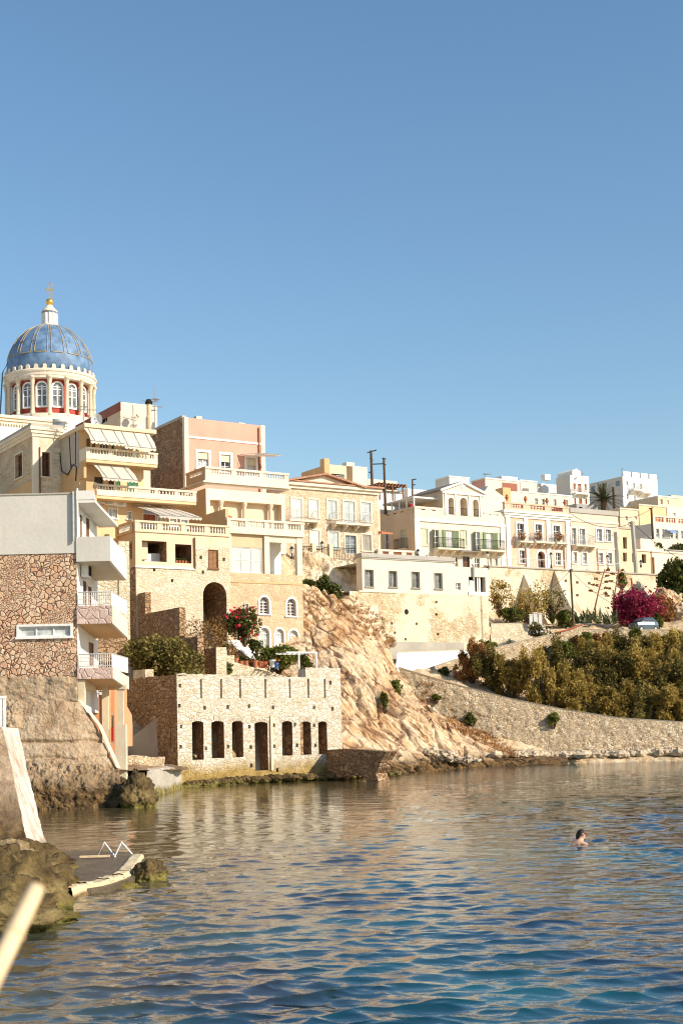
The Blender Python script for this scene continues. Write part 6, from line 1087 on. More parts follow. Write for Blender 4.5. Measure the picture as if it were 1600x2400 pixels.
B.part('roof_gable', 'white', lambda m: m.prism([F.pt(F.hit(1340, 1100)[0], zt, 0), F.pt(F.hit(1359, 1100)[0], zt, 0), F.pt(F.hit(1359, 1100)[0], F.hit(1350, 1104)[1], 0), F.pt(F.hit(1350, 1100)[0], F.hit(1350, 1098)[1], 0), F.pt(F.hit(1340, 1100)[0], F.hit(1350, 1104)[1], 0)], [F.pt(F.hit(1340, 1100)[0], zt, 3), F.pt(F.hit(1359, 1100)[0], zt, 3), F.pt(F.hit(1359, 1100)[0], F.hit(1350, 1104)[1], 3), F.pt(F.hit(1350, 1100)[0], F.hit(1350, 1098)[1], 3), F.pt(F.hit(1340, 1100)[0], F.hit(1350, 1104)[1], 3)])); B.part('chimney', 'white', lambda m: m.box(-2.6, -2.0+.4, 2.0, 2.8, zt-.5, F.hit(1320, 1107)[1])); iron_balcony(F, F.hit(1340, 1156)[0], F.hit(1372, 1156)[0], F.hit(1355, 1157)[1], .7, .8, 'white', 'rail_metal', 2)
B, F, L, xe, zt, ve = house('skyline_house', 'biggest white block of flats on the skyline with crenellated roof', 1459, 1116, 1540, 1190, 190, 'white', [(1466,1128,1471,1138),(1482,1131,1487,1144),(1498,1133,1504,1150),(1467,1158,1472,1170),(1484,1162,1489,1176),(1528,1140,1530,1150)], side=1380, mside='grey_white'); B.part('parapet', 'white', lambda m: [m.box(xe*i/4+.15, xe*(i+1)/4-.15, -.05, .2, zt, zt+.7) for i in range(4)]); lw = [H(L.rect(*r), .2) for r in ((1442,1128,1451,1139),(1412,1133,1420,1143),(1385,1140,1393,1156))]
for h in lw: L.B.part('side_window', 'pane_grey', lambda m: L.box(m, *h['r'], -.05, .02))
iron_balcony(F, F.hit(1474, 1150)[0], F.hit(1495, 1150)[0], F.hit(1485, 1149)[1], .9, .8, 'white', 'rail_metal', 2); iron_balcony(F, F.hit(1496, 1152)[0], F.hit(1516, 1152)[0], F.hit(1505, 1155)[1], .9, .8, 'white', 'rail_metal', 2)
house('skyline_house', 'grey stone house at the right edge of the skyline', 1572, 1160, 1640, 1190, 195, 'beige', side=1545, mside='grey_plaster'); house('skyline_house', 'cream house with dark balcony openings right of the biggest white flats', 1541, 1164, 1600, 1200, 186, 'cream', [(1546,1170,1552,1182),(1562,1172,1566,1182)], cap='white')
house('skyline_house', 'yellow house with green shuttered windows right of the palm', 1452, 1193, 1495, 1230, 165, 'cream', [(1464,1210,1470,1220),(1486,1211,1492,1218)], wm='pane_grey', cap='stone_trim', side=1435, mside='beige'); house('skyline_house', 'ochre yellow house behind the right utility pole', 1497, 1184, 1560, 1225, 172, 'yellow', cap='stone_trim'); house('skyline_house', 'white house with one small red brown window at the right edge', 1562, 1186, 1640, 1215, 176, 'pale_cream', [(1576,1202,1582,1209)], wm='pane_brown')
B, F, L, xe, zt, ve = house('skyline_house', 'grey house with a blue awning and red parapet at the right edge', 1530, 1226, 1640, 1275, 158, 'grey_white', [(1536,1239,1544,1260),(1550,1240,1556,1261),(1568,1243,1576,1262),(1580,1243,1588,1264),(1594,1244,1600,1263)], side=1490, mside='grey_white'); balustrade(F, 0, xe, zt, zt+.9, 0, 4, 'stone_trim', 'red_baluster', .2, .2, .14, .4, .22, .07, name='parapet'); awning(F, F.hit(1557, 1245)[0], F.hit(1577, 1245)[0], F.hit(1565, 1241)[1], F.hit(1565, 1249)[1], 0, -.9, 'awning_blue', .15, 2); iron_balcony(F, F.hit(1500, 1270)[0], xe, F.hit(1560, 1263)[1]-.9, 1.0, .9, 'pale_cream', 'rail_metal', 4)
house('skyline_house', 'low pale pink terrace wall under the blue awning house', 1500, 1262, 1640, 1300, 154, 'pale_cream'); house('skyline_house', 'blue grey small house with one dark window below the yellow house', 1500, 1230, 1528, 1270, 160, 'grey_white', [(1514,1246,1520,1261)], side=1450, mside='pale_cream')
hp = Bld('dormer_wall', 'plain grey house wall with a black window behind the palm', 'house', 1350, 1185, 166, 58, 18); F = hp.F(); hp.shell(0, F.hit(1400, 1190)[0], 0, 6, 0, F.hit(1350, 1180)[1], [H(F.rect(1356, 1188, 1364, 1194), .3, back=1)]); hp.done('grey_plaster', 'dark')
# brown roof pergola, poles, wires
rp = Bld('roof_pergola', 'brown timber pergola on the white roof below the twin poles', 'pergola', 886, 1150, 139, 58, P(886, 1162, 139).z-.4); F = rp.F(); x2 = F.hit(948, 1150)[0]; zt = F.hit(890, 1142)[1]+.2
for x in (.2, x2*.55, x2-.2):
    for y in (0, 1.8): rp.part('post', 'wood_brown', lambda m: m.box(x-.06, x+.06, y, y+.12, 0, zt))
rp.part('roof_frame', 'wood_brown', lambda m: [m.box(-.3, x2+.3, y, y+.14, zt, zt+.16) for y in (0, 1.8)]+[m.box(.0+i*.4, .1+i*.4, -.3, 2.3, zt+.12, zt+.28) for i in range(int(x2/.4)+1)])
def upole(name, label, pts, Y, r, arms=(), mat='pole_wood', grp='utility poles'):
    b = P(*pts[0], Y); t = thing(name, label, 'utility pole', b, 0, grp); m = MB(); m.tube([P(*pts[0], Y)-b+Vector((0, 0, -2)), P(*pts[0], Y)-b, P(*pts[1], Y)-b], r, 8, 0, r*.75); m.build('post', mat, t)
    for a, c in arms: m = MB(); m.tube([P(*a, Y)-b, P(*c, Y)-b], .06, 5); m.build('crossarm', 'black_metal', t)
    return t
upole('utility_pole', 'taller left pole of the black twin utility poles', ((872,1145),(869,1056)), 138, .17, (((860,1061),(882,1055)),((866,1074),(874,1079)),((864,1108),(868,1106)),((870,1088),(900,1087)))); upole('utility_pole', 'shorter right pole of the black twin utility poles', ((902,1160),(899,1073)), 138, .15, (((895,1074),(904,1076)),((897,1084),(904,1090)))); upole('utility_pole', 'short black bracket pole left of the mansion gable', ((966,1150),(966,1123)), 150, .11, (((966,1124),(975,1123)),((966,1137),(973,1136))))
upole('utility_pole', 'slim dark pole standing on the road before the buttresses', ((1343,1468),(1336,1334)), 130, .12, (((1331,1339),(1341,1335)),)); upole('utility_pole', 'thick grey pole leaning in front of the tan house', ((1489,1333),(1480,1222)), 147.5, .28, (((1470,1226),(1486,1224)),((1472,1233),(1482,1231))), 'roof_grey'); upole('utility_pole', 'dark pole before the blue awning house', ((1529,1262),(1525,1190)), 156, .16, (((1519,1192),(1530,1190)),)); upole('utility_pole', 'black pole stump beside the palm tree', ((1439,1195),(1436,1142)), 172, .22); upole('utility_pole', 'short rusty post on the retaining wall above the bougainvillea', ((1481,1378),(1478,1355)), 143, .13, (), 'wood_red')
def wire(label, pts, r=.02, sag=.4): 
    a, b = P(*pts[0]), P(*pts[1]); n = 14; o = MB(); o.tube([a.lerp(b, i/n)-a-Vector((0, 0, sag*4*(i/n)*(1-i/n))) for i in range(n+1)], r, 4); q = o.build('cable', 'black_metal'); q.location = a; tag(q, label, 'cable', 'overhead cables')
wire('overhead cable sagging from the grey pole to the pink mansion roof', ((1480,1226,147.5),(1336,1204,144)), .03, .9); wire('overhead cable running right from the grey pole top', ((1482,1226,147.5),(1640,1330,150)), .03, .6); wire('overhead cable from the slim dark pole to the street edge', ((1336,1336,130),(1500,1430,140)), .022, 1.0); wire('overhead cable from the dark pole to the palm side', ((1525,1192,156),(1400,1188,164)), .025, 1.2); wire('overhead cable between the slim pole and the olive trees', ((1336,1336,130),(1240,1400,133)), .022, .5)
antenna(1136, 1122, 1110, 166, 'aerial on the roof right of the mansion gable', [(.8, .9, R(-20)), (.95, .6, R(30))]); antenna(1456, 1116, 1097, 190, 'thin aerial on the biggest white flats', [(.9, .3, R(0))]); antenna(1363, 1112, 1099, 178, 'thin dark rod beside the rounded white roof gable', [(.2, .2, 0)])
# ================================================================ BUTTRESSED STREET WALL
S = Bld('buttress_wall', 'big rubble retaining wall with sloping buttresses below the street', 'wall', 1140, 1400, 135, 58, 4.0); F = S.F(); xe = F.hit(1546, 1380)[0]; zt = F.hit(1300, 1336)[1]; z0 = 0
S.shell(0, xe, 0, 4, 0, zt, [H(F.rect(x-3, y-3, x+3, y+3), .3, back=1) for x, y in ((1325,1361),(1352,1365),(1380,1367),(1352,1395),(1420,1392),(1398,1372))]); S.done('rubble_sea' if False else 'rubble_patchy', 'dark'); S.part('coping', 'concrete', lambda m: m.box(-.05, xe+.1, -.12, .3, zt, zt+.14))
for (xa_, ya, yb, out) in ((1226,1346,1470,4.4), (1297,1338,1475,4.6), (1488,1368,1440,3.2)):
    a, z1 = F.hit(xa_, ya); zb = F.hit(xa_, yb)[1]; wb = 1.5; S.part('buttress', 'rubble_patchy', lambda m: m.prism([(a, -.05, z1), (a-wb*.3, -out*.4, z1-(z1-zb)*.4), (a-wb*.5, -out, zb), (a-wb*.9, -out*.5, zb), (a-wb, .05, zb)], [(a+.5, -.05, z1), (a+.55, -out*.4, z1-(z1-zb)*.4), (a+.6, -out, zb), (a+.6, -out*.5, zb), (a+.6, .05, zb)]))
rl_ = MB(); railing(F, rl_, F.hit(1170, 1336)[0], F.hit(1455, 1336)[0], zt+.1, zt+1.05, .2, .9, .02); sr = rl_.build('street_railing', 'rail_metal'); sr.matrix_world = S.mat; tag(sr, 'thin metal railing along the street in front of the pink mansion', 'railing')
# ================================================================ PLANTS
bpy.context.view_layer.update(); DG = bpy.context.evaluated_depsgraph_get()
def HIT(px, py, fallback=110):
    """the place where the line of sight through a photograph pixel meets what is already built"""
    d = ray(px, py).normalized(); ok, loc, nn, *_ = scene.ray_cast(DG, CAM, d); return (loc, nn) if ok and loc.y > 20 else (P(px, py, fallback), Vector((0, -1, 0)))
def pm(Y): return Y/FPX
def bush(name, label, cat, x0, y0, x1, y1, Y, n, size, mat, sub=9, group=None, thr=-.05, fl=None, stems='bark', freq=1.0, **k):
    """shrub filling a box of the photograph at a given distance, made of several clumps"""
    m = pm(Y); c = P((x0+x1)/2, y1, Y); w, h = (x1-x0)*m/2, (y1-y0)*m; rg = random.Random(int(x0*7+y0)); bl = []
    for i in range(sub):
        a = 6.28*i/sub+rg.random(); q = .5*rg.random()**.5+.12; zz = h*(.28+.44*rg.random()); s = .34+.2*rg.random()
        bl.append((math.cos(a)*w*q*1.25, math.sin(a)*w*q, zz, w*s*1.15, w*s*1.1, h*s*.72))
    bl.append((0, 0, h*.5, w*.62, w*.6, h*.42)); f = None
    if fl: f = ([(b[0]*1.05, b[1]*1.05-.1, b[2]*1.05, b[3]*1.03, b[4]*1.03, b[5]*1.03) for b in bl], fl[0], fl[1], fl[2])
    return plant(name, label, cat, c, bl, n, size, mat, [((0, 0, -.3), .05+.03*w)], stems, group, thr, freq, f, **k)
bush('round_bush', 'big rounded olive green bush between the stepped wall and the ruin', 'bush', 292, 1482, 458, 1600, 86, 11000, .13, 'olive_leaf', 14)
bush('dry_shrub', 'thin half dry shrub growing in front of the tall arch', 'bush', 428, 1440, 548, 1565, 93.5, 2600, .10, 'dry_leaf', 12, thr=.08, stems='pale_bark')
bush('flowering_shrub', 'bougainvillea with red flowers at the corner of the arch by the white stair', 'bush', 534, 1424, 614, 1506, 96.5, 2800, .13, 'green_leaf', 10, fl=(260, .17, 'red_flower'))
bush('green_shrub', 'low bright green shrub on the white stair landing', 'bush', 578, 1501, 620, 1530, 95, 900, .12, 'green_leaf', 5)
bush('round_bush', 'round yellow green bush on the pot terrace below the white arched windows', 'bush', 615, 1514, 694, 1572, 93, 4200, .12, 'ivy_leaf', 9)
bush('green_shrub', 'small shrub growing under the white pergola', 'bush', 702, 1535, 732, 1578, 91, 900, .11, 'ivy_leaf', 5); bush('green_shrub', 'small creeper on the pale garden wall under the tin pot', 'bush', 518, 1552, 546, 1590, 89.8, 420, .12, 'green_leaf', 5)
bush('dark_shrub', 'dark pointed shrub by the white fence above the rock slope', 'bush', 706, 1356, 756, 1402, 111.5, 1600, .15, 'green_leaf', 6); bush('round_bush', 'leafy bush hanging over the top of the rock slope', 'bush', 742, 1350, 800, 1420, 112, 4200, .15, 'green_leaf', 9)
fn = thing('rail_fence', 'small white crossed rail fence below the dark pointed shrub', 'fence', P(713, 1398, 109.5)); m = MB(); a, b = P(713, 1389, 109.5)-fn.location, P(755, 1397, 110)-fn.location; dz = Vector((0, 0, -.32))
m.tube([a, b], .025, 4); m.tube([a+dz, b+dz], .025, 4)
for i in range(5): m.tube([a.lerp(b, i/5), a.lerp(b, (i+1)/5)+dz], .016, 4); m.tube([a.lerp(b, i/5)+dz, a.lerp(b, (i+1)/5)], .016, 4)
m.build('rails', 'white_paint', fn)
for i, (x0, y0, x1, y1, lab, mt) in enumerate(((905,1592,948,1645,'green shrub clinging to the pale slab of the rock slope','ivy_leaf'),(893,1622,910,1662,'small green tuft left of the shrub on the rock slope','ivy_leaf'),(1084,1668,1116,1700,'dark tuft at the foot of the sea wall above the rusty grass','green_leaf'),(1284,1670,1312,1702,'small bush growing out of the middle of the sea wall','ivy_leaf'),(1024,1562,1058,1592,'dark bush at the bottom of the ramp wall','green_leaf'),(1012,1626,1032,1640,'little weed on the face of the sea wall','ivy_leaf'),(1443,1336,1472,1374,'ball shaped bush hanging over the street wall top','ivy_leaf'))):
    p, nn = HIT((x0+x1)/2, (y0+y1)/2); bush('wall_shrub', lab, 'bush', x0, y0, x1, y1, p.y-.25, 900, .13, mt, 6)
# tamarisks
rg = random.Random(4)
TAM = [(1105,1545,48,56,112.5,1),(1152,1562,52,54,111.5,0),(1198,1578,52,56,110.5,0),(1258,1588,60,92,109.6,0),(1312,1562,56,80,113,0),(1352,1612,62,70,110,0),(1368,1650,66,62,108.2,0),(1412,1585,76,86,112,0),(1440,1650,66,64,108,0),(1470,1590,76,90,113,0),(1502,1655,64,62,107.8,0),(1532,1590,76,92,112.5,0),(1560,1655,66,64,107.6,0),(1592,1610,72,80,110,0),(1610,1540,66,80,116,0),(1540,1535,66,66,117,0),(1470,1530,60,60,118,0),(1400,1535,50,56,118,0),(1625,1660,66,66,107.5,0)]
TL = ['rust brown tamarisk, leftmost of the grove', 'tamarisk second from the left of the grove', 'dull olive tamarisk, third from the left of the grove', 'tall dense tamarisk standing left of the ivied wall end', 'golden tamarisk in front of the hanging ivy', 'dark tamarisk below the end of the ramp wall', 'low tamarisk spilling over the middle of the sea wall top', 'broad golden tamarisk in the middle of the grove', 'low golden tamarisk leaning over the sea wall, right of the first overhanging one', 'tall tamarisk below the parked car', 'low tamarisk drooping to the sea wall below the tallest crowns', 'broad tamarisk near the right edge of the picture', 'low dark tamarisk at the right end of the sea wall', 'tamarisk cut by the right picture edge, middle height', 'highest tamarisk at the right edge under the road', 'small tamarisk under the road near the right edge', 'green tamarisk just below the parked car wall', 'small tamarisk beside the hanging ivy of the road wall', 'lowest tamarisk cut by the right picture edge']
def tam(seed, mat):
    r_ = random.Random(seed); t = thing('tamarisk', '', 'tree', (0, 0, 0), 0, 'tamarisk grove'); bl = []
    for i in range(34):
        a = r_.random()*6.28; q = r_.random()**.6; z = .25+1.5*r_.random(); rr = 1.0*math.sqrt(max(.15, 1-((z-.9)/1.15)**2)); s = .11+.12*r_.random(); bl.append((math.cos(a)*q*rr*.85, math.sin(a)*q*rr*.85, z, s, s, s*(1.3+.9*r_.random())))
    V, Fc = leafcloud(bl, 11000, .043, thr=.02, freq=2.6, elong=2.8, flat_=-.3, fuzz=.27); npmesh('crown', V, Fc, mat, t, False); mb = MB(); limbs(mb, (0, 0, -.3), [(b[0]*.8, b[1]*.8, b[2]) for b in bl], .05, .1, 5, .008); mb.build('trunk', 'bark', t); return t
protos = [tam(1, 'tamarisk_leaf'), tam(2, 'olive_leaf'), tam(3, 'tamarisk_leaf'), tam(8, 'rust_leaf')]; used_p = set()
for i, (x, y, rx, ry, Y, rust) in enumerate(TAM):
    k = 3 if rust else i % 3; m = pm(Y); c = P(x, y+ry, Y); o = protos[k]; sc = (rx*m*1.02, rx*m*.92, ry*m*.90)
    if k in used_p: o = dup(o, c, rg.random()*6.28, TL[i], sc)
    else: used_p.add(k); o.location = c; o.rotation_euler = (0, 0, rg.random()*6.28); o.scale = sc; o['label'] = TL[i]
# ivy over the walls
for lab, x0, y0, x1, y1, Y, mt in (('dark ivy hanging over the ramp wall near its top', 1298,1496,1346,1552,120.3,'ivy_leaf'),('bright ivy falling round the end of the ramp wall', 1354,1480,1394,1556,122.0,'ivy_leaf'),('rust green ivy over the road wall left of the car', 1412,1480,1448,1528,126,'rust_leaf'),('bright green ivy over the road wall below the car', 1472,1470,1512,1512,126.2,'ivy_leaf'),('ivy over the road wall at the right edge', 1524,1486,1570,1530,126.4,'ivy_leaf'),('ivy tuft hanging right below the rusty rocks', 1570,1478,1604,1512,126.6,'ivy_leaf'),('small dry creeper between the two ivies on the wall end', 1340,1490,1360,1516,121.6,'dry_leaf'),('dry creeper on the road wall right of the ramp end', 1384,1486,1414,1516,126,'rust_leaf')):
    bush('ivy', lab, 'ivy', x0, y0, x1, y1, Y, 1900, .15, mt, 9)
# garden under the buttresses
bush('olive_tree', 'pale leaning olive tree against the end of the patched retaining wall', 'tree', 1142, 1356, 1196, 1440, 129, 1500, .13, 'tamarisk_leaf', 16, thr=.1); bush('olive_tree', 'broad brown olive tree in front of the first buttress', 'tree', 1196, 1366, 1280, 1462, 130, 2500, .13, 'tamarisk_leaf', 20, thr=.1); bush('olive_tree', 'thin olive tree in front of the second buttress', 'tree', 1262, 1372, 1324, 1452, 131.5, 1300, .13, 'olive_leaf', 16, thr=.14)
bush('green_shrub', 'dark green shrub low under the broad olive tree', 'bush', 1170, 1424, 1230, 1462, 128.5, 1500, .15, 'green_leaf', 6); bush('green_shrub', 'green shrub right of the olive trees at the slim dark pole', 'bush', 1296, 1428, 1346, 1472, 130.5, 2000, .15, 'ivy_leaf', 7)
bush('flowering_shrub', 'shrub with pale flowers on the ramp beside the low white gate posts', 'bush', 1236, 1458, 1292, 1508, 122.5, 1600, .13, 'olive_leaf', 7, fl=(160, .14, 'curtain')); bush('green_shrub', 'low weeds beside the ramp under the patched wall', 'bush', 1118, 1500, 1168, 1522, 118.2, 700, .13, 'ivy_leaf', 5)
bush('bougainvillea', 'large magenta bougainvillea beside the parked grey car', 'bush', 1438, 1384, 1542, 1474, 133, 7000, .16, 'magenta_leaf', 22, thr=.05, fuzz=.26); bush('rusty_shrub', 'rust coloured shrub right of the magenta bougainvillea', 'bush', 1524, 1392, 1578, 1468, 136, 2600, .17, 'rust_leaf', 8); bush('green_shrub', 'green shrub between the magenta bougainvillea and the rusty shrub', 'bush', 1530, 1440, 1556, 1472, 131.5, 900, .15, 'ivy_leaf', 5)
bush('evergreen_tree', 'dark evergreen tree in front of the walled house at the right edge', 'tree', 1538, 1304, 1640, 1424, 143, 9000, .22, 'green_leaf', 14); bush('dark_shrub', 'dark shrub on the terrace above the evergreen tree', 'bush', 1502, 1266, 1548, 1292, 156, 900, .2, 'green_leaf', 6); bush('dark_shrub', 'dark hedge at the right edge below the blue awning house', 'bush', 1550, 1272, 1640, 1302, 157, 1600, .22, 'green_leaf', 7)
boulder(P(1556, 1430, 138), (1.6, 1.2, 1.9), 'cliff_rock', 'pale rock behind the rusty shrub', 'rocks right of the car', 4); boulder(P(1590, 1448, 137), (2.0, 1.4, 1.5), 'cliff_rock', 'pale rock at the right edge above the road', 'rocks right of the car', 5); boulder(P(1572, 1402, 142), (1.3, 1.0, .9), 'cliff_rock', 'topmost pale rock under the evergreen tree', 'rocks right of the car', 6)
for lab, bx, by, n, ln, Y in (('large clump of grey green agaves below the flower stalks', 1376, 1462, 70, 1.9, 131.5), ('agave clump between the first one and the magenta bougainvillea', 1420, 1464, 55, 1.7, 132), ('small dark agave on the ramp beside the patched wall', 1190, 1515, 16, .9, 119.5)):
    t = thing('agave', lab, 'agave', P(bx, by, Y)); mb = MB(); r_ = random.Random(bx)
    for i in range(n):
        cx, cy = (r_.random()-.5)*(2.2 if n > 20 else .1), (r_.random()-.5)*(1.6 if n > 20 else .1); a = r_.random()*6.28; e = .35+1.05*r_.random(); L0 = ln*(.5+.5*r_.random()); d = Vector((math.cos(a)*math.cos(e), math.sin(a)*math.cos(e), math.sin(e))); s_ = Vector((-math.sin(a), math.cos(a), 0))*.085*ln/1.4; p0 = Vector((cx, cy, .1))
        q = [p0, p0+d*L0*.45, p0+d*L0*.8+Vector((0, 0, -.05)), p0+d*L0+Vector((0, 0, -.18*r_.random()))]; w_ = [.8, 1.1, .6, .05]
        for j in range(3): mb.poly([q[j]-s_*w_[j], q[j]+s_*w_[j], q[j+1]+s_*w_[j+1], q[j+1]-s_*w_[j+1]])
    mb.build('leaves', 'agave_leaf', t)
for lab, pts, Y in (('left of two tall dead agave flower stalks, leaning right', ((1392,1430),(1402,1385),(1416,1334)), 132.5), ('right of two tall dead agave flower stalks, in front of the ball shaped bush', ((1434,1456),(1439,1395),(1449,1333)), 133)):
    b = P(*pts[0], Y); t = thing('agave_stalk', lab, 'flower stalk', b, 0, 'agave flower stalks'); q = [P(*p_, Y)-b for p_ in pts]; mb = MB(); mb.tube(q, .09, 6, 0, .05); mb.build('stem', 'wood_red', t); tf = MB(); bl = []
    for i in range(9):
        f_ = .38+.62*i/9; p_ = q[0].lerp(q[1], f_*2) if f_ < .5 else q[1].lerp(q[2], f_*2-1); sx = -1 if i % 2 else 1; e = p_+Vector((sx*(1.0-.6*f_), .1*sx, .18)); tf.tube([p_, e], .025, 4); bl.append((e.x, e.y, e.z+.05, .24, .2, .1))
    tf.build('side_branch', 'wood_red', t); [npmesh('dry_flower', *leafcloud([q_], 48, .1, thr=-9), 'rust_leaf', t, False) for q_ in bl]
# palm
pl = thing('palm_tree', 'date palm rising in front of the tall white houses', 'palm', P(1413, 1200, 168)); c = P(1414, 1172, 168)-pl.location; mb = MB(); mb.tube([(0, 0, -3), c*.5, c], .34, 9, 0, .4); mb.build('trunk', 'bark', pl); mb = MB(); r_ = random.Random(3)
for i in range(64):
    a = r_.random()*6.28; e = -.5+1.9*r_.random(); L0 = 2.2+.5*r_.random(); d = Vector((math.cos(a)*math.cos(e), math.sin(a)*math.cos(e), math.sin(e))); s_ = Vector((-math.sin(a), math.cos(a), 0)); pr = None
    for j in range(9):
        f_ = j/8; p_ = c+d*L0*f_+Vector((0, 0, -.95*f_*f_*math.cos(e)))
        if pr is not None:
            for sg in (-1, 1):
                for k2 in (0, .5): b0 = pr.lerp(p_, k2); tip = b0+s_*sg*.42*(1-.6*f_)+d*.22+Vector((0, 0, -.12)); mb.poly([b0, b0+d*.11, tip])
        pr = p_
mb.build('fronds', 'palm_leaf', pl)
# low garden wall with old gate posts, and loose stones
gw_ = wallsheet('garden_parapet', 'low pale garden wall between the ramp and the olive trees', [P(1150, 1464, 124), P(1215, 1462, 125), P(1280, 1470, 126)], [P(1150, 1530, 123.6), P(1215, 1520, 124.6), P(1280, 1500, 125.6)], 'rubble_wall', .4, .05, (90, 30))
gt = thing('gate_posts', 'old white gate posts standing among the olive trees', 'gate', P(1255, 1468, 124.8)); 
for x0, x1, y0 in ((1241,1247,1441),(1250,1258,1437),(1262,1269,1439)): a, b = P(x0, 1470, 124.8)-gt.location, P(x1, y0, 124.8)-gt.location; m = MB(); m.box(a.x, b.x, 0, .35, a.z, b.z); m.box(a.x-.04, b.x+.04, -.04, .39, b.z, b.z+.08); m.build('post', 'white', gt)
a, b = P(1250, 1470, 124.8)-gt.location, P(1269, 1446, 124.8)-gt.location; gt_m = MB(); gt_m.box(a.x, b.x, .05, .3, b.z-.25, b.z-.05); gt_m.build('crossbar', 'white', gt)
# dry grass on the ledges (nobody could count it)
tv, tfn = [], 0; rr_ = random.Random(9); mb = MB()
for (x0, y0, x1, y1, n) in ((790,1398,905,1490,210),(720,1385,800,1470,60),(900,1490,925,1520,50),(1040,1680,1150,1745,330),(1120,1710,1210,1775,260),(985,1600,1020,1650,30),(840,1455,890,1500,40)):
    for i in range(n):
        x, y = rr_.uniform(x0, x1), rr_.uniform(y0, y1)
        if x0 >= 1040 and abs((y-y0)/(y1-y0)-(x-x0)/(x1-x0)) > .22: continue
        if x0 == 790 and abs((y-y0)/(y1-y0)-(x-x0)/(x1-x0)) > .4: continue
        p, nn = HIT(x, y)
        for k2 in range(5): d = Vector((rr_.gauss(0, .35), rr_.gauss(-.15, .3), .6+.4*rr_.random()))*.3; s_ = Vector((.03, .015, 0)); b0 = p+Vector((rr_.gauss(0, .12), rr_.gauss(0, .1), -.03)); mb.poly([b0-s_, b0+s_, b0+d])
tag(mb.build('dry_grass', 'rust_leaf'), 'dry rusty grass growing along ledges of the rock slope', 'grass', None, 'stuff')

# ================================================================ CAR, PEOPLE
car = thing('parked_car', 'grey blue car parked on the road beside the magenta bougainvillea', 'car', P(1507, 1481, 130.0), R(24)); B_ = MB()
def carsec(x, w, zb_, zt_, wt): return [(x, -w, zb_), (x, -w*1.0, zb_+(zt_-zb_)*.6), (x, -wt, zt_), (x, wt, zt_), (x, w*1.0, zb_+(zt_-zb_)*.6), (x, w, zb_)]
def loft(m, S):
    for i in range(len(S)-1):
        n = len(S[i]); m.add(list(S[i])+list(S[i+1]), [(j, (j+1) % n, n+(j+1) % n, n+j) for j in range(n)])
    m.poly(S[0]); m.poly(S[-1])
loft(B_, [carsec(-1.25, .66, .3, .72, .6), carsec(-1.15, .74, .22, .85, .68), carsec(-.5, .78, .2, .92, .72), carsec(.75, .78, .2, .92, .72), carsec(1.2, .74, .22, .88, .68), carsec(1.3, .66, .3, .7, .6)]); B_.build('body', 'car_paint', car)
B_ = MB(); loft(B_, [carsec(-.72, .72, .9, .93, .7), carsec(-.32, .68, .9, 1.34, .56), carsec(.7, .68, .9, 1.36, .56), carsec(1.12, .7, .9, .95, .68)]); cb = B_.build('cabin', 'car_paint', car)
m = MB(); m.poly([(-.70, -.6, .95), (-.70, .6, .95), (-.36, .52, 1.3), (-.36, -.52, 1.3)]); m.v = [(x-.02, y, z+.015) for x, y, z in m.v]; m.build('windscreen', 'pane_grey', car); m = MB(); m.poly([(1.1, -.58, .98), (1.1, .58, .98), (.73, .52, 1.32), (.73, -.52, 1.32)]); m.v = [(x+.02, y, z+.015) for x, y, z in m.v]; m.build('rear_window', 'pane_grey', car)
for sy in (-1, 1):
    for x0, x1 in ((-.5, .1), (.16, .8)): m = MB(); m.poly([(x0, sy*.715, .96), (x1, sy*.715, .96), (min(x1, .68), sy*.6, 1.28), (max(x0, -.3), sy*.6, 1.28)]); m.build('side_window', 'pane_dark', car)
    for x in (-.8, .82): m = MB(); k = 14; m.prism([(x+.24*math.cos(q), sy*.62, .24+.24*math.sin(q)) for q in np.linspace(0, 6.283, k+1)[:-1]], [(x+.24*math.cos(q), sy*.79, .24+.24*math.sin(q)) for q in np.linspace(0, 6.283, k+1)[:-1]]); wo = m.build('wheel', 'tyre', car); m = MB(); m.prism([(x+.14*math.cos(q), sy*.78, .24+.14*math.sin(q)) for q in np.linspace(0, 6.283, k+1)[:-1]], [(x+.14*math.cos(q), sy*.80, .24+.14*math.sin(q)) for q in np.linspace(0, 6.283, k+1)[:-1]]); m.build('rim', 'grey_metal', wo)
    m = MB(); m.lathe([(.02, 0), (.1, .02), (.02, .05)], 10); o = m.build('headlight', 'pane_pale', car); o.location = (-1.24, sy*.5, .6); o.rotation_euler = (0, R(-90), 0)
def skin(name, nodes, edges, mat, parent, sub=2):
    me = bpy.data.meshes.new(name); me.from_pydata([n[:3] for n in nodes], edges, []); o = bpy.data.objects.new(name, me); COL.objects.link(o); sm = o.modifiers.new('s', 'SKIN'); me.skin_vertices[0].data[0].use_root = True
    for i, n in enumerate(nodes): r_ = n[3]; me.skin_vertices[0].data[i].radius = (r_ if not isinstance(r_, tuple) else r_[0], r_ if not isinstance(r_, tuple) else r_[1])
    ss = o.modifiers.new('u', 'SUBSURF'); ss.levels = sub; ss.render_levels = sub; bpy.context.view_layer.update(); ev = o.evaluated_get(bpy.context.evaluated_depsgraph_get()); nm = bpy.data.meshes.new_from_object(ev); o.modifiers.clear(); o.data = nm
    nm.materials.clear(); [nm.materials.append(M[q]) for q in (mat if isinstance(mat, list) else [mat])]; nm.polygons.foreach_set('use_smooth', [True]*len(nm.polygons))
    if parent: o.parent = parent
    return o
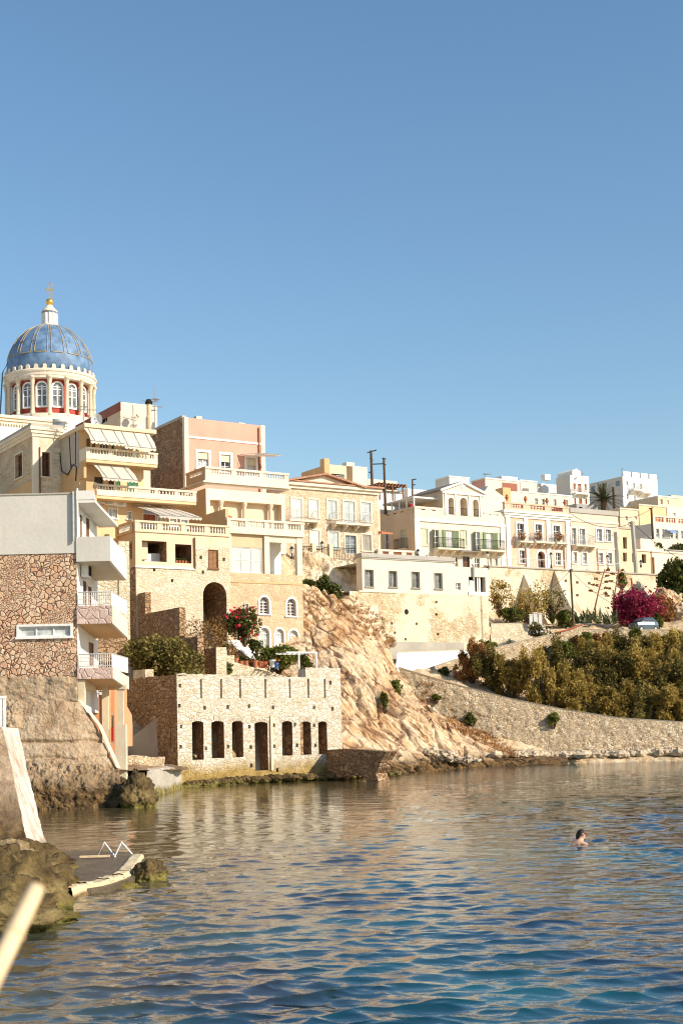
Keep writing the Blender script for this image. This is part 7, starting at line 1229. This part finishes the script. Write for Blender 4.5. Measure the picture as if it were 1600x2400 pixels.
def fingers(nodes, edges, hand, tip, side, r_=.0085):
    """five short finger chains rooted in the palm"""
    h = Vector(nodes[hand][:3]); d = Vector(tip).normalized(); s_ = Vector(side).normalized()
    for k2, ln in enumerate((.075, .085, .08, .062)):
        b0 = h+s_*(-.027+.018*k2)+d*.03; i = len(nodes); up = Vector((0, 0, -.012)); nodes += [(*b0, r_), (*(b0+d*ln*.5), r_*.95), (*(b0+d*ln+up), r_*.8)]; edges += [(hand, i), (i, i+1), (i+1, i+2)]
    i = len(nodes); b0 = h-s_*.035; nodes += [(*b0, r_*1.1), (*(b0+d*.04-s_*.012), r_*.9)]; edges += [(hand, i), (i, i+1)]
sw_c = PZ(1361, 1972, .055); sw = thing('person', 'swimmer with wet black hair and bare shoulders facing right, alone in the sea', 'person', sw_c, R(14))
nd = [(-.50, .02, -.34, .135), (-.18, 0, -.13, .15), (-.06, 0, -.02, .11), (.0, 0, .07, .062), (.035, 0, .145, .066), (.03, 0, .215, .098), (-.07, .17, -.03, .062), (.16, .27, -.12, .043), (.40, .17, -.14, .032), (.47, .15, -.15, .03), (-.07, -.17, -.03, .062), (.16, -.27, -.12, .043), (.40, -.17, -.14, .032), (.47, -.15, -.15, .03), (-.55, .10, -.36, .085), (-.92, .13, -.42, .058), (-1.3, .12, -.5, .04), (-1.45, .12, -.5, .03), (-.55, -.10, -.36, .085), (-.92, -.13, -.36, .058), (-1.3, -.12, -.42, .04), (-1.45, -.12, -.42, .03), (.095, 0, .135, .038), (.128, 0, .20, .019)]
ed = [(0, 1), (1, 2), (2, 3), (3, 4), (4, 5), (2, 6), (6, 7), (7, 8), (8, 9), (2, 10), (10, 11), (11, 12), (12, 13), (0, 14), (14, 15), (15, 16), (16, 17), (0, 18), (18, 19), (19, 20), (20, 21), (4, 22), (5, 23)]
fingers(nd, ed, 9, (1, -.1, -.15), (0, 1, 0)); fingers(nd, ed, 13, (1, .1, -.15), (0, -1, 0)); skin('body', nd, ed, 'skin', sw)
hp_ = [(.075, .285, .03), (.055, .292, .06), (.015, .285, .09), (-.03, .255, .108), (-.07, .205, .102), (-.095, .15, .08), (-.105, .10, .07), (-.10, .05, .055), (-.09, .01, .03)]; vs = []
for i, (x, z, r_) in enumerate(hp_):
    a, b = hp_[max(0, i-1)], hp_[min(len(hp_)-1, i+1)]; tx, tz = b[0]-a[0], b[1]-a[1]; l_ = math.hypot(tx, tz); nx, nz = -tz/l_, tx/l_; vs += [(x+nx*r_*math.cos(q)*.62, r_*math.sin(q)*.95, z+nz*r_*math.cos(q)*.62) for q in np.linspace(0, 2*math.pi, 15)[:-1]]
m = MB(); k = 14; m.add(vs, [(i*k+j, i*k+(j+1) % k, (i+1)*k+(j+1) % k, (i+1)*k+j) for i in range(len(hp_)-1) for j in range(k)]+[tuple(range(k)), tuple(range(8*k, 9*k))]); m.build('hair', 'hair', sw, True)
for sy in (-1, 1):
    m = MB(); m.lathe([(.002, -.012), (.012, -.008), (.014, 0), (.012, .008), (.002, .012)], 8); o = m.build('eye', 'dark', sw); o.location = (.118, sy*.034, .222); m = MB(); m.lathe([(.004, -.03), (.02, -.02), (.024, 0), (.018, .025), (.004, .032)], 8); o = m.build('ear', 'skin', sw, True); o.location = (.03, sy*.092, .19)
m = MB(); m.box(.108, .126, -.022, .022, .158, .166); m.build('mouth', 'red_cloth', sw)
def person(label, loc, rz, shirt, pants, sit=False, sc=1.0):
    t = thing('person', label, 'person', loc, rz); hip = .5 if sit else .92; nd = [(0, 0, hip, .13), (0, 0, hip+.3, .14), (0, 0, hip+.48, .10), (0, .0, hip+.56, .055), (.0, .01, hip+.64, .07), (0, .01, hip+.74, .092)]; ed = [(0, 1), (1, 2), (2, 3), (3, 4), (4, 5)]
    for s_ in (-1, 1):
        i = len(nd); nd += [(s_*.18, 0, hip+.44, .065), (s_*.25, .02, hip+.18, .046), (s_*.2, -.18, hip+.02, .034), (s_*.17, -.25, hip+.01, .03)]; ed += [(2, i), (i, i+1), (i+1, i+2), (i+2, i+3)]; fingers(nd, ed, i+3, (-s_*.3, -1, 0), (s_, 0, 0))
        i = len(nd); nd += ([(s_*.1, -.08, hip-.02, .09), (s_*.12, -.42, hip, .062), (s_*.12, -.44, .1, .045), (s_*.12, -.58, .05, .035)] if sit else [(s_*.09, 0, hip-.1, .095), (s_*.1, -.02, .48, .06), (s_*.1, .02, .09, .045), (s_*.1, -.14, .04, .035)]); ed += [(0, i), (i, i+1), (i+1, i+2), (i+2, i+3)]
    o = skin('body', nd, ed, ['skin', shirt, pants], t, 1)
    for p_ in o.data.polygons: z = p_.center.z; p_.material_index = 2 if z < hip+.04 and abs(p_.center.x) < .19 and z > .1 else (1 if hip+.0 < z < hip+.52 else 0)
    skin('hair', [(0, .02, hip+.78, .095), (0, .06, hip+.7, .075)], [(0, 1)], 'hair', t, 1); t.scale = (sc,)*3; return t
zter = L_.zb+zf*0; pr = L_.w((.75, 2.6, 0)); pr = P(963, 1183, 135.6); person('person in a red shirt standing at the white mansion terrace parapet', (pr.x, pr.y, pr.z-1.35), R(-20), 'red_cloth', 'dark_cloth')
p1 = P(724, 1311, 122.6); person('person in black sitting by the street railing left of the pale pier', (p1.x, p1.y, p1.z-.35), R(160), 'dark_cloth', 'dark_cloth', True); p2 = P(713, 1311, 122.6); person('person in a red top sitting leftmost by the street railing', (p2.x-.1, p2.y, p2.z-.35), R(200), 'red_cloth', 'dark_cloth', True); p3 = P(747, 1308, 122.8); person('person in dark clothes standing beside the street lamp railing', (p3.x, p3.y, p3.z-.8), R(170), 'dark_cloth', 'dark_cloth', False, .95)

# ================================================================ NEAR SHORE: white concrete strut, rocks, jetty, reed
B1 = thing('concrete_strut', 'leaning white concrete wall end standing on the dark rocks at the left edge', 'wall', PZ(70, 2010)); bo = B1.location
def ln_(pts, Y0, Y1): return [P(x, y, Y0+(Y1-Y0)*(y-1700)/310) for x, y in pts]
nearE = ln_(((6, 1704), (24, 1780), (40, 1860), (56, 1940), (74, 2015)), 40, 36.5); farE = ln_(((44, 1708), (60, 1780), (78, 1860), (97, 1940), (117, 2000)), 42.5, 39)
sheet('end_face', [nearE, farE], 110, 40, lambda V, N: .035*fbm(V*2.5, 4), 'white_concrete', B1, True, tuple(bo))
lo_ = [p+Vector((-6, -.8, -.4)) for p in nearE]; sheet('rough_side', [lo_, nearE], 120, 110, lambda V, N: .12*fbm(V*1.6, 5, .6)*np.linspace(1, .0, V.shape[0])[:, None], 'rough_concrete', B1, True, tuple(bo)); m = MB(); A = [nearE[0]-bo, farE[0]-bo, farE[0]-bo+Vector((-5, 1, .1)), nearE[0]-bo+Vector((-6, 0, .1))]; m.prism(A, [a-Vector((0, 0, .12)) for a in A]); m.build('cap', 'white', B1)
lt = thing('balcony_corner', 'white slatted balcony corner with a grey rock lump at the left picture edge', 'balcony', P(8, 1705, 44)); m = MB()
for x in (-6, 3, 11): a = P(x, 1706, 44)-lt.location; m.box(a.x-.04, a.x+.04, 0, .08, 0, 1.0)
a = P(14, 1640, 44)-lt.location; m.box(-.6, a.x, -.02, .1, .93, 1.02); m.build('slat_rail', 'white_paint', lt)
boulder(P(28, 1684, 47), (.42, .4, .62), 'rough_concrete', 'pale plaster lump behind the white slatted balcony corner', None, 12)
bl_ = [((12, 2095), (1.05, .9, .85), 'big olive weedy boulder left of the jetty, behind the blurred reed', 21), ((85, 2080), (.7, .65, .6), 'brown weedy boulder beside the jetty end', 22), ((125, 2035), (.6, .55, .34), 'dark flat boulder at the foot of the white strut', 23), ((10, 2020), (1.0, .8, .5), 'pale flat stone under the rough side of the strut', 24), ((48, 2150), (1.0, .5, .22), 'low yellow weedy ledge at the water edge', 25), ((-30, 2150), (1.2, 1.0, .7), 'yellow weedy boulder cut by the left picture edge', 26), ((150, 2072), (.34, .3, .26), 'small dark boulder tucked behind the jetty kerb', 27), ((60, 2010), (.8, .6, .45), 'dark boulder under the foot of the white strut', 28)]
for (x, y), r_, lab, sd in bl_: boulder(PZ(x, y, r_[2]*.35), r_, 'weedy_rock' if sd not in (24,) else 'shore_rock', lab, 'boulders on the near shore', sd)
jt = thing('jetty', 'low weathered bathing jetty with a pale broken kerb', 'jetty', PZ(250, 2060)); jo = jt.location
dk = [PZ(100, 2030), PZ(180, 2100), PZ(250, 2092), PZ(312, 2072), PZ(345, 2040), PZ(330, 2010), PZ(220, 2004), PZ(115, 2006)]
m = MB(); m.prism([p-jo+Vector((0, 0, .13)) for p in dk], [p-jo+Vector((0, 0, -.6)) for p in dk]); m.build('deck', 'wet_deck', jt)
if 'jetty_kerb' not in M: plaster('kerb_plaster', (.64, .52, .32), .3, .6); stained('jetty_kerb', M['kerb_plaster'], (.12, .12, (.09, .06, .03), (.20, .13, .06)))
kp = [(170,2108),(188,2101),(206,2097),(222,2094),(240,2091),(258,2086),(276,2080),(292,2074),(306,2066),(316,2056),(322,2044),(330,2032),(338,2020)]; kr = random.Random(5)
for (x0, y0), (x1, y1) in zip(kp[:-1], kp[1:]):
    p, q_ = PZ(x0, y0)-jo, PZ(x1, y1)-jo; hh = .23+.02*math.sin(x0*.13); d = (q_-p); d.z = 0; nrm = Vector((-d.y, d.x, 0)).normalized()*.3; e = d*-.004
    rows_ = [[p+nrm+Vector((0, 0, 0)), q_+nrm], [p+nrm+Vector((0, 0, hh)), q_+nrm+Vector((0, 0, hh))], [p+e+nrm*.1+Vector((0, 0, hh)), q_-e+nrm*.1+Vector((0, 0, hh))], [p+e+Vector((0, 0, hh-.06)), q_-e+Vector((0, 0, hh-.06))], [p-nrm*.15+Vector((0, 0, -.3)), q_-nrm*.15+Vector((0, 0, -.3))]]
    sheet('kerb_block', rows_, 14, 34, lambda V, N: .03*fbm(V*5+3, 3), 'jetty_kerb', jt, True)
boulder(PZ(352, 2052, .1), (.38, .4, .36), 'weedy_rock', 'round weedy rock at the outer end of the jetty', 'boulders on the near shore', 31); boulder(PZ(270, 2092, -.12), (.7, .2, .2), 'weedy_rock', 'dark weed covered footing stone under the jetty kerb', 'boulders on the near shore', 33)
for lab, a, b, c in (('left of two white bent handrails at the bathing jetty', (228,2010), (245,1974), (272,2010)), ('right of two white bent handrails at the bathing jetty', (268,2010), (285,1973), (317,2010))):
    hr_ = thing('handrail', lab, 'handrail', PZ(*a, .12), 0, 'handrails at the jetty'); Y = hr_.location.y; q = [P(*p_, Y)-hr_.location for p_ in (a, b, c)]; m = MB(); m.tube([q[0]-Vector((0, 0, .4)), q[0], q[0].lerp(q[1], .93), q[1], q[1].lerp(q[2], .07), q[2], q[2]-Vector((0, 0, .4))], .02, 8); m.build('tube', 'white_paint', hr_, True)
pk = thing('floating_plank', 'pale plank lying at the water edge beside the white handrails', 'plank', PZ(230, 2009, .16)); m = MB(); m.prism([(-.45, -.1, 0), (.3, -.05, 0), (.3, .05, 0), (-.45, 0, 0)], [(-.45, -.1, .05), (.3, -.05, .05), (.3, .05, .05), (-.45, 0, .05)]); m.build('board', 'reed', pk)
rd_ = thing('reed', 'blurred pale bamboo cane very close to the camera at the lower left', 'cane', P(-30, 2330, 1.5)); a, b = P(-40, 2340, 1.5)-rd_.location, P(86, 2082, 1.62)-rd_.location; n_ = 12; m = MB(); m.tube([a.lerp(b, i/n_) for i in range(n_+1)], .0118, 12, 0, .0100); m.build('stem', 'reed', rd_, True); m = MB(); m.tube([a.lerp(b, .55), a.lerp(b, .565)], .0128, 12); m.build('node_ring', 'reed', rd_, True)
